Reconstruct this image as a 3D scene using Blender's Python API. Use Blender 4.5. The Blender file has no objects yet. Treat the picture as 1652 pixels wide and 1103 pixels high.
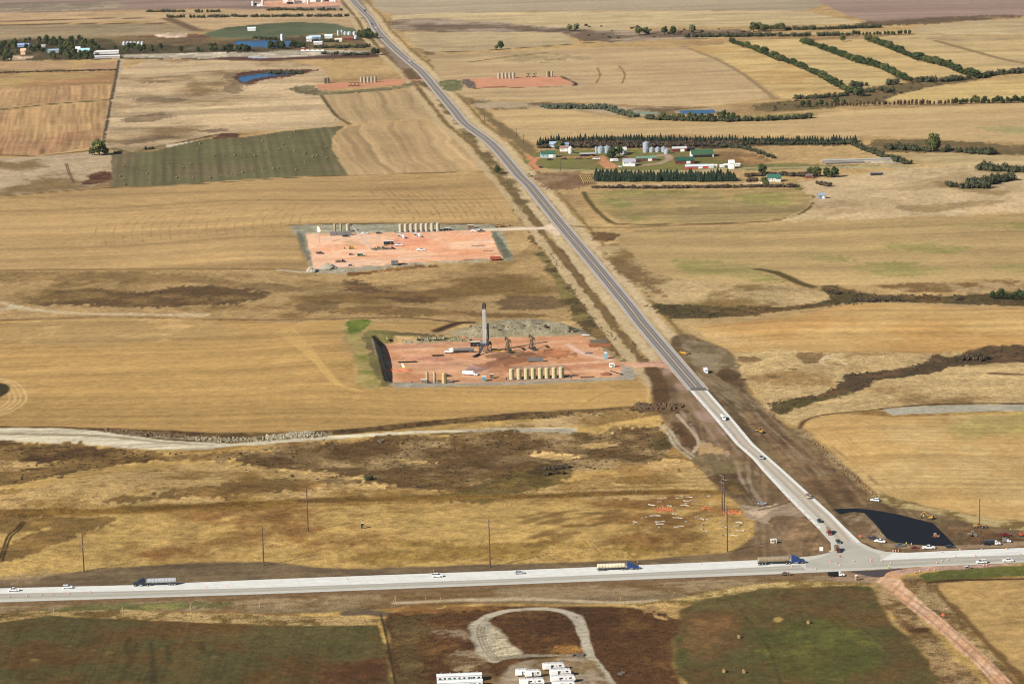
import bpy, bmesh, math, random
import numpy as np
from mathutils import Vector, Matrix
random.seed(7)
PI = math.pi
# ------------------------------------------------------------------ camera, light, exposure
CAM_H, PITCH, ROLL, FOC = 438.0, math.radians(11.5), 0.025, 4677.0     # metres, aim below the horizon, roll, focal length over 1652 px
scene = bpy.context.scene
r0 = Vector((1, 0, 0)); u0 = Vector((0, math.sin(PITCH), math.cos(PITCH))); fw = Vector((0, math.cos(PITCH), -math.sin(PITCH)))
rr = r0*math.cos(ROLL) - u0*math.sin(ROLL); uu = r0*math.sin(ROLL) + u0*math.cos(ROLL)
cd = bpy.data.cameras.new('camera'); cam = bpy.data.objects.new('camera', cd); scene.collection.objects.link(cam)
cam.matrix_world = Matrix(((rr.x, uu.x, -fw.x, 0), (rr.y, uu.y, -fw.y, 0), (rr.z, uu.z, -fw.z, CAM_H), (0, 0, 0, 1)))
cd.sensor_width = 36; cd.lens = 36*FOC/1652; cd.clip_start = 1; cd.clip_end = 90000
scene.camera = cam
SUN_EL, SUN_TO = math.radians(33), Vector((0.82, 0.57, 0)).normalized()   # height of the sun, and the way its light travels
world = bpy.data.worlds.new('World'); scene.world = world; world.use_nodes = True
wt = world.node_tree; wt.nodes.clear()
sky = wt.nodes.new('ShaderNodeTexSky'); sky.sky_type = 'NISHITA'; sky.sun_disc = False
sky.sun_elevation = SUN_EL; sky.sun_rotation = math.atan2(-SUN_TO.x, -SUN_TO.y) % (2*PI); sky.altitude = 600; sky.dust_density = 1.2
bgn = wt.nodes.new('ShaderNodeBackground'); bgn.inputs['Strength'].default_value = 0.05
wo = wt.nodes.new('ShaderNodeOutputWorld'); wt.links.new(sky.outputs[0], bgn.inputs[0]); wt.links.new(bgn.outputs[0], wo.inputs[0])
sl = bpy.data.lights.new('sun', 'SUN'); sl.energy = 5.0; sl.angle = math.radians(0.53); sl.color = (1.0, 0.93, 0.84)
so = bpy.data.objects.new('sun', sl); scene.collection.objects.link(so); so.location = (0, 0, 900)
so.rotation_euler = Vector((SUN_TO.x*math.cos(SUN_EL), SUN_TO.y*math.cos(SUN_EL), -math.sin(SUN_EL))).to_track_quat('-Z', 'Y').to_euler()
vs = scene.view_settings; vs.view_transform = 'Standard'; vs.look = 'None'; vs.exposure = 0.62; vs.gamma = 1.0; vs.use_curve_mapping = False
scene.cycles.max_bounces = 4; scene.cycles.diffuse_bounces = 2; scene.cycles.glossy_bounces = 2; scene.cycles.volume_bounces = 0
scene.cycles.transparent_max_bounces = 6; scene.cycles.pixel_filter_type = 'BLACKMAN_HARRIS'; scene.cycles.filter_width = 1.1
GAIN = 1.38        # how bright a flat white ground comes out in this light; picture colours are divided by it to get base colours

def lin(c): return tuple((v/255/12.92) if v/255 <= .04045 else ((v/255+.055)/1.055)**2.4 for v in c)
def alb(c, k=GAIN): return tuple(min(.85, v/k) for v in lin(c))
def earth_tone(c, field=False):
    r, g, b = c
    if b > r*.74: return c
    if r >= 192 and g < r*.83 and b > 95 and not field: return (r, g*1.005, b*.975)
    if r+g+b < 375 and r-g > 8: return (r*.90, g*.895, b*.82)
    if r+g+b < 345: return (r*1.03, g*.98, b*.94)
    if field: return (r*.96, g*.99, b+.30*max(0, 104-b)-.05*max(0, b-106))
    if r > 165: return (r, g*1.03, b*1.12)
    return (r*.96, g*.97, b)
def cat(P, n=4):                            # rounds a traced line
    P = [np.array(p, float) for p in P]
    if len(P) < 3: return [tuple(p) for p in P]
    Q = [2*P[0]-P[1]]+P+[2*P[-1]-P[-2]]; out = []
    for i in range(1, len(Q)-2):
        for k in range(n):
            t = k/n; a, b, c, d = Q[i-1], Q[i], Q[i+1], Q[i+2]
            m1 = (c-a)*.5*min(1, 2*np.linalg.norm(c-b)/(np.linalg.norm(c-a)+1e-6)); m2 = (d-b)*.5*min(1, 2*np.linalg.norm(c-b)/(np.linalg.norm(d-b)+1e-6))
            out.append(tuple((2*t**3-3*t*t+1)*b+(t**3-2*t*t+t)*m1+(-2*t**3+3*t*t)*c+(t**3-t*t)*m2))
    return out+[tuple(P[-1])]
def chaikin(P):
    out = []
    for i in range(len(P)):
        a, b = np.array(P[i], float), np.array(P[(i+1) % len(P)], float); out += [tuple(a*.78+b*.22), tuple(a*.22+b*.78)]
    return out

# ------------------------------------------------------------------ noise and geometry helpers on arrays
def _hash(ix, iy, seed):
    h = (ix.astype(np.int64)*374761393 + iy.astype(np.int64)*668265263 + seed*1442695041) & 0xffffffff
    h = ((h ^ (h >> 13))*1274126177) & 0xffffffff
    return ((h ^ (h >> 16)) & 0xffff)/65535.0
def vn(x, y, seed=0):
    x = np.asarray(x, float); y = np.asarray(y, float)
    ix = np.floor(x); iy = np.floor(y); fx = x-ix; fy = y-iy
    fx = fx*fx*fx*(fx*(fx*6-15)+10); fy = fy*fy*fy*(fy*(fy*6-15)+10)
    a = _hash(ix, iy, seed); b = _hash(ix+1, iy, seed); c = _hash(ix, iy+1, seed); d = _hash(ix+1, iy+1, seed)
    return ((a+(b-a)*fx)*(1-fy) + (c+(d-c)*fx)*fy)*2-1
def fbm(x, y, sc, oct=3, seed=0, gain=.55):
    s = 0; a = 1; n = 0
    for o in range(oct):
        s = s + a*vn(x/sc*2**o+o*17.3, y/sc*2**o-o*9.1, seed+o); n += a; a *= gain
    return s/n
def sst(a, b, v):
    t = np.clip((v-a)/(b-a), 0, 1); return t*t*(3-2*t)
def segdist(x, y, P, closed=False):
    d = np.full(np.shape(x), 1e9); n = len(P)
    for k in range(n if closed else n-1):
        ax, ay = P[k]; bx, by = P[(k+1) % n]
        ex, ey = bx-ax, by-ay; L = ex*ex+ey*ey+1e-9
        t = np.clip(((x-ax)*ex+(y-ay)*ey)/L, 0, 1)
        d = np.minimum(d, (x-ax-t*ex)**2+(y-ay-t*ey)**2)
    return np.sqrt(d)
def inside(x, y, P):
    c = np.zeros(np.shape(x), bool); n = len(P); j = n-1
    for i in range(n):
        xi, yi = P[i]; xj, yj = P[j]
        if yi != yj:
            c ^= ((yi > y) != (yj > y)) & (x < (xj-xi)*(y-yi)/(yj-yi)+xi)
        j = i
    return c
def sdist(x, y, P):                       # negative inside
    return np.where(inside(x, y, P), -1, 1)*segdist(x, y, P, True)
_r, _u, _f = np.array(rr), np.array(uu), np.array(fw)
def ray(px, py):
    px = np.asarray(px, float); py = np.asarray(py, float)
    d = (_r[None]*((px-826)/FOC)[:, None] + _u[None]*((551.5-py)/FOC)[:, None] + _f[None]); return d
def on_plane(pts, z=0.0):                  # where sight lines through picture points meet the level z
    p = np.array(pts, float).reshape(-1, 2); d = ray(p[:, 0], p[:, 1]); t = (z-CAM_H)/d[:, 2]
    return np.stack([d[:, 0]*t, d[:, 1]*t], 1)

# ------------------------------------------------------------------ where the big things lie (surveyed from the picture)
NS_C = on_plane([(555,-35),(569,0),(597,30),(609,50),(637,79),(661,100),(680,116),(707,148),(734,180),(750.5,200),(794,233),(840,286),(853,298),(903,360),(960,428),(1019,500),(1034,520),(1127,629),(1167,672),(1201,716),(1249,760),(1289,800),(1327,828),(1365,875)])
EW_C = on_plane([(-300,971),(0,960),(213,954),(420,946),(820,931),(1220,915),(1462,903),(1652,895),(1950,884)])
E1 = on_plane([(0,960),(1220,915)]); EAST = (E1[1]-E1[0]); EAST /= np.linalg.norm(EAST)
N1 = on_plane([(1127,629),(903,360)]); NORTH = (N1[1]-N1[0]); NORTH /= np.linalg.norm(NORTH)
PAD2 = on_plane([(615,556),(720,552),(760,545),(860,543),(948,540),(975,566),(1002,586),(1000,608),(930,612),(760,618),(634,622)])
PAD3 = on_plane([(494,379),(560,376),(790,371),(800,395),(810,416),(700,421),(600,428),(507,434)])
PAD4 = on_plane([(510,137),(520,135),(655,127),(650,137),(515,146)])
PAD5 = on_plane([(762,127),(800,124),(905,123),(928,137),(880,139),(770,143)])
PADS = [(PAD2, 0.0, 7), (PAD3, 0.0, 10), (PAD4, 0.0, 30), (PAD5, 0.0, 30)]
YARD = on_plane([(1330,815),(1480,818),(1700,862),(1700,895),(1340,890)])
DRAWS = [  # (picture polyline, width, depth)
 ([(870,380),(905,430),(925,480),(960,530),(1000,550)], 22, 2.6),
 ([(1060,495),(1150,500),(1250,503),(1340,483),(1450,480),(1560,483),(1660,478)], 45, 3.5),
 ([(1250,662),(1300,648),(1370,620),(1400,605),(1490,592),(1530,575),(1660,568)], 26, 2.4),
 ([(-100,730),(0,735),(160,735),(300,760),(420,765),(560,740),(800,720),(1000,700)], 40, 3.2),
 ([(550,450),(640,470),(740,480),(860,500)], 60, 3.0),
 ([(1330,290),(1430,325),(1560,340)], 60, 2.5)]
DRAWS = [(on_plane(p), w, d) for p, w, d in DRAWS]
BUMPS = [  # (picture point, radius east, radius north, height)
 ((552,585), 66, 120, 8.0), ((660,505), 130, 60, 3.5), ((420,400), 75, 130, 4.5), ((620,345), 170, 90, 4.5),
 ((250,790), 130, 60, 5.0), ((900,860), 150, 50, 3.0), ((600,480), 180, 70, 4.0), ((1440,520), 200, 90, 3.5),
 ((1480,330), 180, 120, 5.0), ((1500,740), 120, 120, 2.5), ((200,600), 200, 150, 3.5), ((1250,610), 90, 60, 2.5)]
BUMPS = [(on_plane([p])[0], a, b, h) for p, a, b, h in BUMPS]
SPOIL = on_plane([(715,543),(780,525),(860,518),(940,529),(952,539),(860,543),(765,546)])
def height(x, y):
    x = np.asarray(x, float); y = np.asarray(y, float)
    h = 3.4*fbm(x, y, 520, 2, 11) + 1.0*fbm(x, y, 130, 2, 31) + .18*fbm(x, y, 30, 2, 51)
    for (c, a, b, A) in BUMPS: h = h + A*np.exp(-((x-c[0])/a)**2-((y-c[1])/b)**2)
    for P, w, d in DRAWS: h = h - d*np.exp(-(segdist(x, y, P)/w)**2)
    h = h*sst(14, 95, segdist(x, y, NS_C))*sst(16, 80, segdist(x, y, EW_C))
    h = h*sst(0, 40, sdist(x, y, YARD))
    for P, lv, bw in PADS:
        m = (np.abs(x-P[:, 0].mean()) < 400) & (np.abs(y-P[:, 1].mean()) < 700)
        if m.any():
            s = sdist(x[m], y[m], P); t = sst(0.5, bw, s); hm = h[m]; h[m] = lv*(1-t)+hm*t
    m = (np.abs(x-SPOIL[:, 0].mean()) < 120) & (np.abs(y-SPOIL[:, 1].mean()) < 200)
    if m.any():
        s = sdist(x[m], y[m], SPOIL); h[m] = h[m] + 6.5*sst(0, 22, -s)*(1+.12*vn(x[m]/5, y[m]/5, 5))
    return h
def G(pts, lift=0.0):                       # picture points -> ground points (x, y, z)
    p = np.array(pts, float).reshape(-1, 2); d = ray(p[:, 0], p[:, 1]); z = np.zeros(len(p))
    for k in range(10):
        t = (z-CAM_H)/d[:, 2]; x, y = d[:, 0]*t, d[:, 1]*t; z = z*.3 + height(x, y)*.7
    t = (z-CAM_H)/d[:, 2]
    return np.stack([d[:, 0]*t, d[:, 1]*t, z+lift], 1)
def Z(x, y): return float(height(np.array([x]), np.array([y]))[0])
def G1(px, py): return G([(px, py)])[0]

# ------------------------------------------------------------------ scene-graph helpers
COL = scene.collection
def tag(o, label=None, cat=None, group=None, kind=None):
    if label: o['label'] = label
    if cat: o['category'] = cat
    if group: o['group'] = group
    if kind: o['kind'] = kind
    return o
MATS = {}
def mat(name, c, rough=.75, metal=0.0, noise=.0, nsc=.5, emit=None, spec=.3, coat=0.0):
    if name in MATS: return MATS[name]
    m = bpy.data.materials.new(name); m.use_nodes = True; nt = m.node_tree; b = nt.nodes['Principled BSDF']
    b.inputs['Roughness'].default_value = rough; b.inputs['Metallic'].default_value = metal; b.inputs['Specular IOR Level'].default_value = spec
    b.inputs['Base Color'].default_value = (*c, 1); b.inputs['Coat Weight'].default_value = coat
    if noise:
        tc = nt.nodes.new('ShaderNodeTexCoord'); n = nt.nodes.new('ShaderNodeTexNoise'); n.inputs['Scale'].default_value = nsc; n.inputs['Detail'].default_value = 4
        r = nt.nodes.new('ShaderNodeMapRange'); r.inputs['From Min'].default_value = .3; r.inputs['From Max'].default_value = .7
        r.inputs['To Min'].default_value = 1-noise; r.inputs['To Max'].default_value = 1+noise
        mx = nt.nodes.new('ShaderNodeMix'); mx.data_type = 'RGBA'; mx.blend_type = 'MULTIPLY'; mx.inputs['Factor'].default_value = 1
        mx.inputs['A'].default_value = (*c, 1)
        nt.links.new(tc.outputs['Object'], n.inputs['Vector']); nt.links.new(n.outputs['Fac'], r.inputs['Value'])
        nt.links.new(r.outputs['Result'], mx.inputs['B']); nt.links.new(mx.outputs['Result'], b.inputs['Base Color'])
    if emit:
        b.inputs['Emission Color'].default_value = (*emit[0], 1); b.inputs['Emission Strength'].default_value = emit[1]
    MATS[name] = m; return m
# ------------------------------------------------------------------ the ground sheet: grid in distance and bearing
NU, NV = 1150, 780
u = np.linspace(-.205, .205, NU)
u = np.concatenate([[-4, -2, -1.2, -.8, -.55, -.4, -.31, -.255, -.225], u, [.225, .255, .31, .4, .55, .8, 1.2, 2, 4]])
Yv = 1/np.linspace(1/1275, 1/6150, NV)
Yv = np.concatenate([[60, 200, 400, 600, 800, 950, 1080, 1180, 1235], Yv, [6230, 6400, 6700, 7200, 8000, 9500, 12000, 16000, 24000, 45000]])
UU, YY = np.meshgrid(u, Yv); XX = UU*YY
nr, nc = XX.shape
ZZ = height(XX.ravel(), YY.ravel()).reshape(nr, nc)
ZZ *= 1-sst(6200, 9000, YY)
colr = np.zeros((nr, nc, 3)); tuft = np.full((nr, nc), .7)
reg = np.zeros((nr, nc), np.int16); REG = [('ground', 'structure', None)]
def sub(P, pad=0.0):                       # rows and columns that the outline P can touch
    y0, y1 = P[:, 1].min()-pad, P[:, 1].max()+pad
    a = max(0, np.searchsorted(Yv, y0)-1); b = min(nr, np.searchsorted(Yv, y1)+1)
    q = np.concatenate([(P[:, 0]-pad)/np.maximum(P[:, 1], 60), (P[:, 0]+pad)/np.maximum(P[:, 1], 60)])
    c = max(0, np.searchsorted(u, q.min()-.002)-1); d = min(nc, np.searchsorted(u, q.max()+.002)+1)
    return slice(a, b), slice(c, d)
EX, EY = EAST; NX, NY = -EAST[1], EAST[0]
def tone(x, y, st, seed):
    """relative brightness of a surface: row streaks, patches and mottling"""
    t = np.ones_like(x)
    w = st.get('warp', 4)*fbm(x, y, st.get('wsc', 160), 2, seed+5)
    ang = st.get('ang', 0.0); ca, sa = math.cos(ang), math.sin(ang)
    along = (x*EX+y*EY)*ca + (x*NX+y*NY)*sa; perp = -(x*EX+y*EY)*sa + (x*NX+y*NY)*ca + w
    for lam, amp in st.get('rows', []):
        amp = amp*2.1; n = vn(perp/lam, along/(lam*st.get('len', 60)), seed+int(lam*10)); t += amp*n
    for lam, amp, sharp in st.get('lines', []):
        ph = np.abs(((perp/lam) % 1.0)-.5)*2; t += 1.5*amp*np.clip((ph-sharp)/(1-sharp), 0, 1)*(.55+.45*vn(along/60, perp/lam/3, seed+77))
    for lam, amp in st.get('patch', []):
        t += amp*1.7*fbm(x, y, lam, 3, seed+int(lam), .7)
    return t
def fill(px, c, st=None, seed=1, feather=3.0, edge=2.0, name=None, kind='structure', alpha=1.0, tuf=None, c2=None, mixsc=60, mixlo=-.15, mixhi=.25, mixoct=4, label=None, world=None):
    P = np.array(world) if world is not None else G(chaikin(px) if feather >= 3 and not (name and name.endswith('field')) else px)[:, :2]
    wild = world is None and name is None and feather >= 5 and c is not None
    rs, cs = sub(P, feather+edge*5+2); x = XX[rs, cs]; y = YY[rs, cs]
    if x.size == 0: return
    s = sdist(x, y, P)
    if wild: s = s + 2.3*edge*fbm(x, y, 30+edge*3, 5, seed+90, .7) + 1.5*edge*vn(x/2.6, y/6.0, seed+3)*np.abs(vn(x/9, y/14, seed+4)); feather = feather*.5
    elif edge: s = s + edge*fbm(x, y, 14+edge*4, 3, seed+90)
    c = earth_tone(c, name is not None and name.endswith('stubble_field')); c2 = earth_tone(c2, name == 'stubble_field') if c2 else None
    if wild:
        if c2 is None: c2 = tuple(min(250, v*1.3) for v in c); mixsc, mixlo, mixhi = 24, -.02, .42
        else: mixlo -= .12; mixhi -= .06
    a = sst(feather*.5, -feather*.5, s)*1.0 if feather > 0 else (s < 0)*1.0
    a = a*alpha
    _paint(rs, cs, x, y, a, c, st, seed, c2, mixsc, mixlo, mixhi, mixoct)
    if tuf is not None: tuft[rs, cs] = tuft[rs, cs]*(1-a)+tuf*a
    if name:
        REG.append((name, kind, label)); r = reg[rs, cs]; r[s < 0] = len(REG)-1
def _paint(rs, cs, x, y, a, c, st, seed, c2=None, mixsc=60, mixlo=-.15, mixhi=.25, mixoct=4):
    base = np.array(alb(c))[None, None, :]*np.ones(x.shape+(1,))
    if c2 is not None:
        m = sst(mixlo, mixhi, fbm(x, y, mixsc, mixoct+2, seed+40, .66))[..., None]
        base = base*(1-m)+np.array(alb(c2))*m
    if st: base = base*np.clip(tone(x, y, st, seed), .25, 1.8)[..., None]
    colr[rs, cs] = colr[rs, cs]*(1-a[..., None])+base*a[..., None]
def stroke(px, c, w, feather=1.5, alpha=1.0, seed=1, edge=.8, st=None, name=None, kind='structure', tuf=None, off=0.0, c2=None, dash=None, label=None, mixsc=30):
    P = G(cat(px))[:, :2] if not isinstance(px, np.ndarray) else px; c = earth_tone(c); c2 = earth_tone(c2) if c2 else None
    rs, cs = sub(P, w+feather+edge*2+abs(off)+3); x = XX[rs, cs]; y = YY[rs, cs]
    if x.size == 0: return
    if off:                                # a line running beside the traced one
        T = np.gradient(P, axis=0); T /= np.linalg.norm(T, axis=1)[:, None]+1e-9; P = P+np.stack([T[:, 1], -T[:, 0]], 1)*off
    s = segdist(x, y, P)-w/2
    if edge: s = s+edge*fbm(x, y, 10+edge*3, 2, seed+60)
    a = sst(feather*.5, -feather*.5, s)*alpha
    if dash is not None: a = a*sst(dash-.25, dash+.25, fbm(x, y, 25, 2, seed+8))
    _paint(rs, cs, x, y, a, c, st, seed, c2, mixsc)
    if tuf is not None: tuft[rs, cs] = tuft[rs, cs]*(1-a)+tuf*a
    if name:
        REG.append((name, kind, label)); r = reg[rs, cs]; r[s < 0] = len(REG)-1
ALL = (slice(0, nr), slice(0, nc))
one = np.ones((nr, nc))
# prairie everywhere first: pale dry grass with brown drifts
_paint(*ALL, XX, YY, one, (186,156,106), {'patch': [(90, .10), (24, .12), (7, .12)]}, 3, (150,122,84), 190, -.1, .5, 5)
# golden near ground and browner shrub patches between the fields and the highway
near = sst(2150, 1950, YY); _paint(*ALL, XX, YY, near, (186,154,92), {'patch': [(60, .13), (16, .16), (5, .16)]}, 21, (140,104,58), 85, .02, .4, 5)
# unseen country beyond the frame on the same pattern of strips
far = sst(6100, 7000, YY)*(vn(XX/900, YY/1500, 4) > 0); _paint(*ALL, XX, YY, far, (170,145,115), None, 3)

S_E = {'rows': [(3.2, .055), (9, .07), (30, .05)], 'patch': [(140, .06), (30, .045), (6, .05)], 'warp': 8, 'ang': -.13, 'lines': [(15, -.07, .6)]}      # stubble cut east-west
S_N = {'rows': [(4, .05), (12, .06)], 'patch': [(140, .06), (30, .045), (6, .05)], 'ang': PI/2+.07, 'warp': 10}
S_P = {'patch': [(70, .12), (20, .14), (6, .14)]}
S_D = {'patch': [(40, .12), (9, .12), (3, .10)]}
def stubble(px, c, seed, st=S_E, **k): fill(px, c, st, seed, feather=k.pop('feather', 2.5), edge=k.pop('edge', 2.5), name='stubble_field', tuf=.25, **k)
# --- far end, left
fill([(-400,-90),(548,-90),(565,0),(575,17),(420,16),(240,16),(100,20),(-400,24)], (150,128,114), {'rows': [(40, .10), (14, .08)], 'patch': [(200, .10)], 'warp': 30}, 101, name='fallow_field', feather=12, edge=8)
fill([(-400,8),(0,6),(200,4),(212,12),(90,19),(-400,24)], (140,130,104), {'rows': [(30, .14)]}, 102, feather=20, alpha=.6)
stubble([(-400,24),(100,20),(240,17.5),(420,18),(575,19),(600,35),(565,44),(340,48),(310,45),(280,38),(240,34),(-400,40)], (197,163,122), 103, edge=5, feather=10)
stubble([(-400,46),(0,42),(90,40),(260,39),(300,44),(325,50),(300,55),(180,61),(0,65),(-400,70)], (164,140,106), 104, edge=5, feather=10)
stroke([(-300,38),(0,34.5),(100,32),(150,30),(240,30)], (112,82,64), 14, 8, seed=6)
stroke([(-300,44),(0,41),(88,39),(100,38.5),(260,38)], (100,72,58), 13, 8, seed=7)
stroke([(270,30),(300,42),(320,50)], (128,104,84), 22, 12, seed=8)
fill([(180,60),(240,58),(330,55),(360,60),(350,66),(300,68),(180,66)], (120,86,74), S_D, 105, feather=12, edge=8)
fill([(250,55),(300,53),(308,56),(300,61),(258,60)], (186,165,140), S_D, 106, feather=10, edge=6)
fill([(330,55),(365,44.5),(430,38),(480,36),(545,38),(555,44),(600,48),(590,56),(520,55),(430,63),(345,62)], (96,104,76), {'patch': [(120, .18), (30, .1)]}, 107, name='green_field', feather=10, edge=6, tuf=.3)
fill([(-400,70),(0,64),(180,60),(345,62),(430,63),(520,56),(600,52),(620,80),(610,96),(380,97),(195,95),(0,99),(-400,104)], (150,128,94), {'patch': [(90, .16), (30, .16)]}, 108, feather=12, edge=8, c2=(98,84,64), mixsc=120)
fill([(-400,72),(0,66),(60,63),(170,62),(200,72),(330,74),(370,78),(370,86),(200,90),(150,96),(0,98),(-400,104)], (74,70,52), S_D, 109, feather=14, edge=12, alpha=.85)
fill([(195,88),(380,85),(600,80),(612,86),(520,92),(380,95),(196,94)], (176,160,128), {'rows': [(18, .12)]}, 110, feather=10, edge=6)
stroke([(380,94),(440,96),(520,92),(600,90),(622,84)], (104,74,70), 55, 18, seed=9, edge=14)
fill([(20,90),(60,91),(60,95),(14,98),(10,95)], (206,172,132), S_D, 111, feather=8, edge=6)
fill([(300,60),(330,62),(345,70),(300,72),(190,74),(185,66)], (112,90,72), S_D, 112, feather=10, edge=8, alpha=.6)
# --- left block of small fields
stubble([(-400,106),(0,100),(60,98.5),(122,102),(112,110),(60,112.5),(-400,117)], (190,152,112), 120, edge=4, feather=8)
stubble([(132,109),(140,103),(188,99),(186,113),(125,113.5)], (186,146,108), 121, edge=4, feather=8)
stroke([(-300,120),(0,117.5),(60,115.5),(120,113.5),(186,112.5)], (70,58,44), 16, 8, seed=12, edge=5, c2=(120,92,66))
stubble([(-400,124),(0,121),(100,117),(187,115.5),(184,138),(100,139),(-400,144)], (188,154,98), 122, edge=3, feather=6, c2=(172,128,80), mixsc=90)
stubble([(-400,144),(0,141),(100,139),(184,137),(178,158),(120,163),(60,168),(0,174),(-400,182)], (176,136,92), 123, st={'rows': [(7, .10), (2.6, .10)], 'patch': [(60, .06)], 'ang': PI/2+.09, 'warp': 2, 'len': 30, 'lines': [(8, .16, .3)]}, edge=3, feather=6, c2=(186,146,100), mixsc=60)
stroke([(-300,192),(0,177),(60,170.5),(120,165),(180,159.5),(186,140)], (84,74,54), 7, 5, seed=13)
stubble([(-400,196),(0,180),(60,173),(120,167.5),(173,163),(166,235),(110,243),(60,250),(-400,258)], (186,146,98), 124, st={'rows': [(7, .10), (2.6, .12)], 'patch': [(70, .06)], 'ang': PI/2+.09, 'warp': 2, 'len': 30, 'lines': [(8, .18, .3)]}, edge=3, feather=5, c2=(172,128,86), mixsc=80)
stroke([(-300,258),(0,250),(60,252),(120,246),(170,240)], (122,90,66), 8, 6, seed=14)
stroke([(195,95),(189,130),(182,165),(174,205),(168,240),(167,275)], (176,160,124), 9, 3, seed=15)
stroke([(192,97),(186,130),(179,165),(166,235)], (104,84,62), 4.5, 2, seed=16)
# prairie right of the lane
fill([(197,95),(380,98),(500,102),(530,115),(520,150),(535,175),(560,202),(450,211),(385,212),(330,224),(250,242),(182,248),(170,236),(178,190)], (196,166,118), {'rows': [(12, .08), (34, .13)], 'patch': [(110, .08), (20, .08)], 'warp': 16, 'len': 12}, 130, feather=5, edge=3, c2=(150,124,92), mixsc=150, mixlo=.05, mixhi=.5)
for q in [[(210,162),(235,157),(290,158),(315,161),(290,165),(230,166)], [(205,190),(250,182),(285,185),(250,196),(205,198)], [(190,228),(250,218),(295,220),(240,230),(195,235)], [(320,212),(350,207),(372,210),(345,216)], [(225,131),(280,129),(275,133),(230,135)], [(370,118),(352,124),(375,135),(366,138),(360,150),(388,152),(388,144),(408,136),(420,122),(400,118)]]:
    fill(q, (118,98,80), S_D, 131, feather=9, edge=6, alpha=.75)
fill([(375,120),(398,116),(430,113),(495,112),(522,112),(500,117),(480,123),(420,130),(405,137),(384,134)], (98,66,56), S_D, 132, feather=5, edge=5)
stroke([(182,240),(215,246),(240,240),(262,235),(300,228),(330,222),(360,216),(395,217)], (100,76,56), 8, 5, seed=17, edge=2, c2=(120,112,60))
fill([(340,224),(352,217),(366,214),(392,219),(375,225),(352,227)], (98,66,52), S_D, 133, feather=5, edge=4)
fill([(275,232),(340,227),(395,221),(410,224),(290,236),(270,240)], (208,184,146), S_D, 134, feather=6, edge=4)
fill([(-400,262),(0,256),(100,250),(165,243),(180,248),(180,300),(0,318),(-400,322)], (184,158,116), {'patch': [(60, .10), (18, .10)]}, 135, feather=4, edge=3, c2=(146,122,88), mixsc=80)
fill([(126,298),(148,282),(166,275),(188,279),(190,285),(178,293),(150,298)], (96,66,50), S_D, 136, feather=6, edge=4)
stroke([(105,263),(110,278),(118,295)], (110,88,64), 1.4, 1, seed=18, edge=0); stroke([(108,263),(113,278),(121,295)], (110,88,64), 1.4, 1, seed=18, edge=0)
fill([(180,250),(215,247),(250,243),(330,225),(400,221),(450,213),(520,206),(556,203),(545,212),(536,222),(535,240),(548,262),(562,282),(460,286),(300,297),(178,302),(181,275)], (97,97,68), {'rows': [(9, .07), (4, .05)], 'patch': [(90, .08), (12, .06)], 'ang': PI/2+.065, 'warp': 1, 'len': 80, 'lines': [(10, .30, .1)]}, 140, name='green_field', feather=3, edge=2, tuf=.3, c2=(104,98,74), mixsc=120)
stroke([(205,268),(300,262),(380,256),(440,222),(520,228)], (128,118,94), 1.6, 2, seed=19, alpha=.6)
# --- centre left strips
stubble([(518,154),(600,149),(682,143),(690,155),(705,178),(712,194),(640,192),(585,199),(563,199),(545,188),(530,171)], (178,147,106), 145, st={'rows': [(7, .10), (3, .05)], 'patch': [(80, .07)], 'ang': PI/2+.07, 'warp': 9, 'wsc': 120, 'lines': [(13, .16, .45)]}, edge=2)
stroke([(517,152),(530,171),(545,189),(565,201)], (108,92,62), 5, 3, seed=20)
stubble([(563,204),(600,199),(695,192),(714,200),(740,225),(770,258),(783,274),(700,278),(600,282),(563,283),(550,262),(537,241),(537,225)], (186,152,108), 146, st={'rows': [(8, .10), (3.5, .05)], 'patch': [(80, .08)], 'ang': PI/2+.07, 'warp': 12, 'wsc': 110, 'lines': [(13, .16, .45)]}, edge=2)
stubble([(-400,322),(0,316),(180,304),(300,299),(460,288),(560,284),(700,280),(788,281),(806,300),(832,345),(838,360),(700,361.5),(466,362),(480,385),(500,433),(300,434),(-400,442)], (187,150,98), 150, st={'rows': [(4, .05), (14, .09), (40, .07)], 'patch': [(150, .07), (30, .04), (6, .04)], 'warp': 30, 'wsc': 240, 'lines': [(16, -.07, .6)]}, edge=2.5)
for k in range(17):          # combine tracks running away from the road across the strip
    x0 = 640+k*11; stroke([(x0-52-k*1.5,298+(k % 3)*2),(x0-36,315),(x0-12,340),(x0-4,352+(k % 4))], (150,112,66), 1.3, 1.2, seed=200+k, edge=.5, alpha=.55, dash=-.2)
for k in range(24):
    x0 = 150+k*15; stroke([(x0+26,352-k*.9),(x0+10,362-k*.8),(x0+3,378-k*.9),(x0+6,396-k*1.2)], (156,118,70), 1.2, 1.4, seed=230+k, edge=.6, alpha=.45, dash=-.15)
stroke([(-300,330),(0,316.5),(100,309),(180,303),(300,298),(460,287.5),(560,283),(700,279),(790,277)], (128,104,66), 4.5, 3, seed=22)
stroke([(-300,443),(0,436),(300,434),(500,435),(560,436)], (132,108,72), 5, 4, seed=23)
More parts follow.
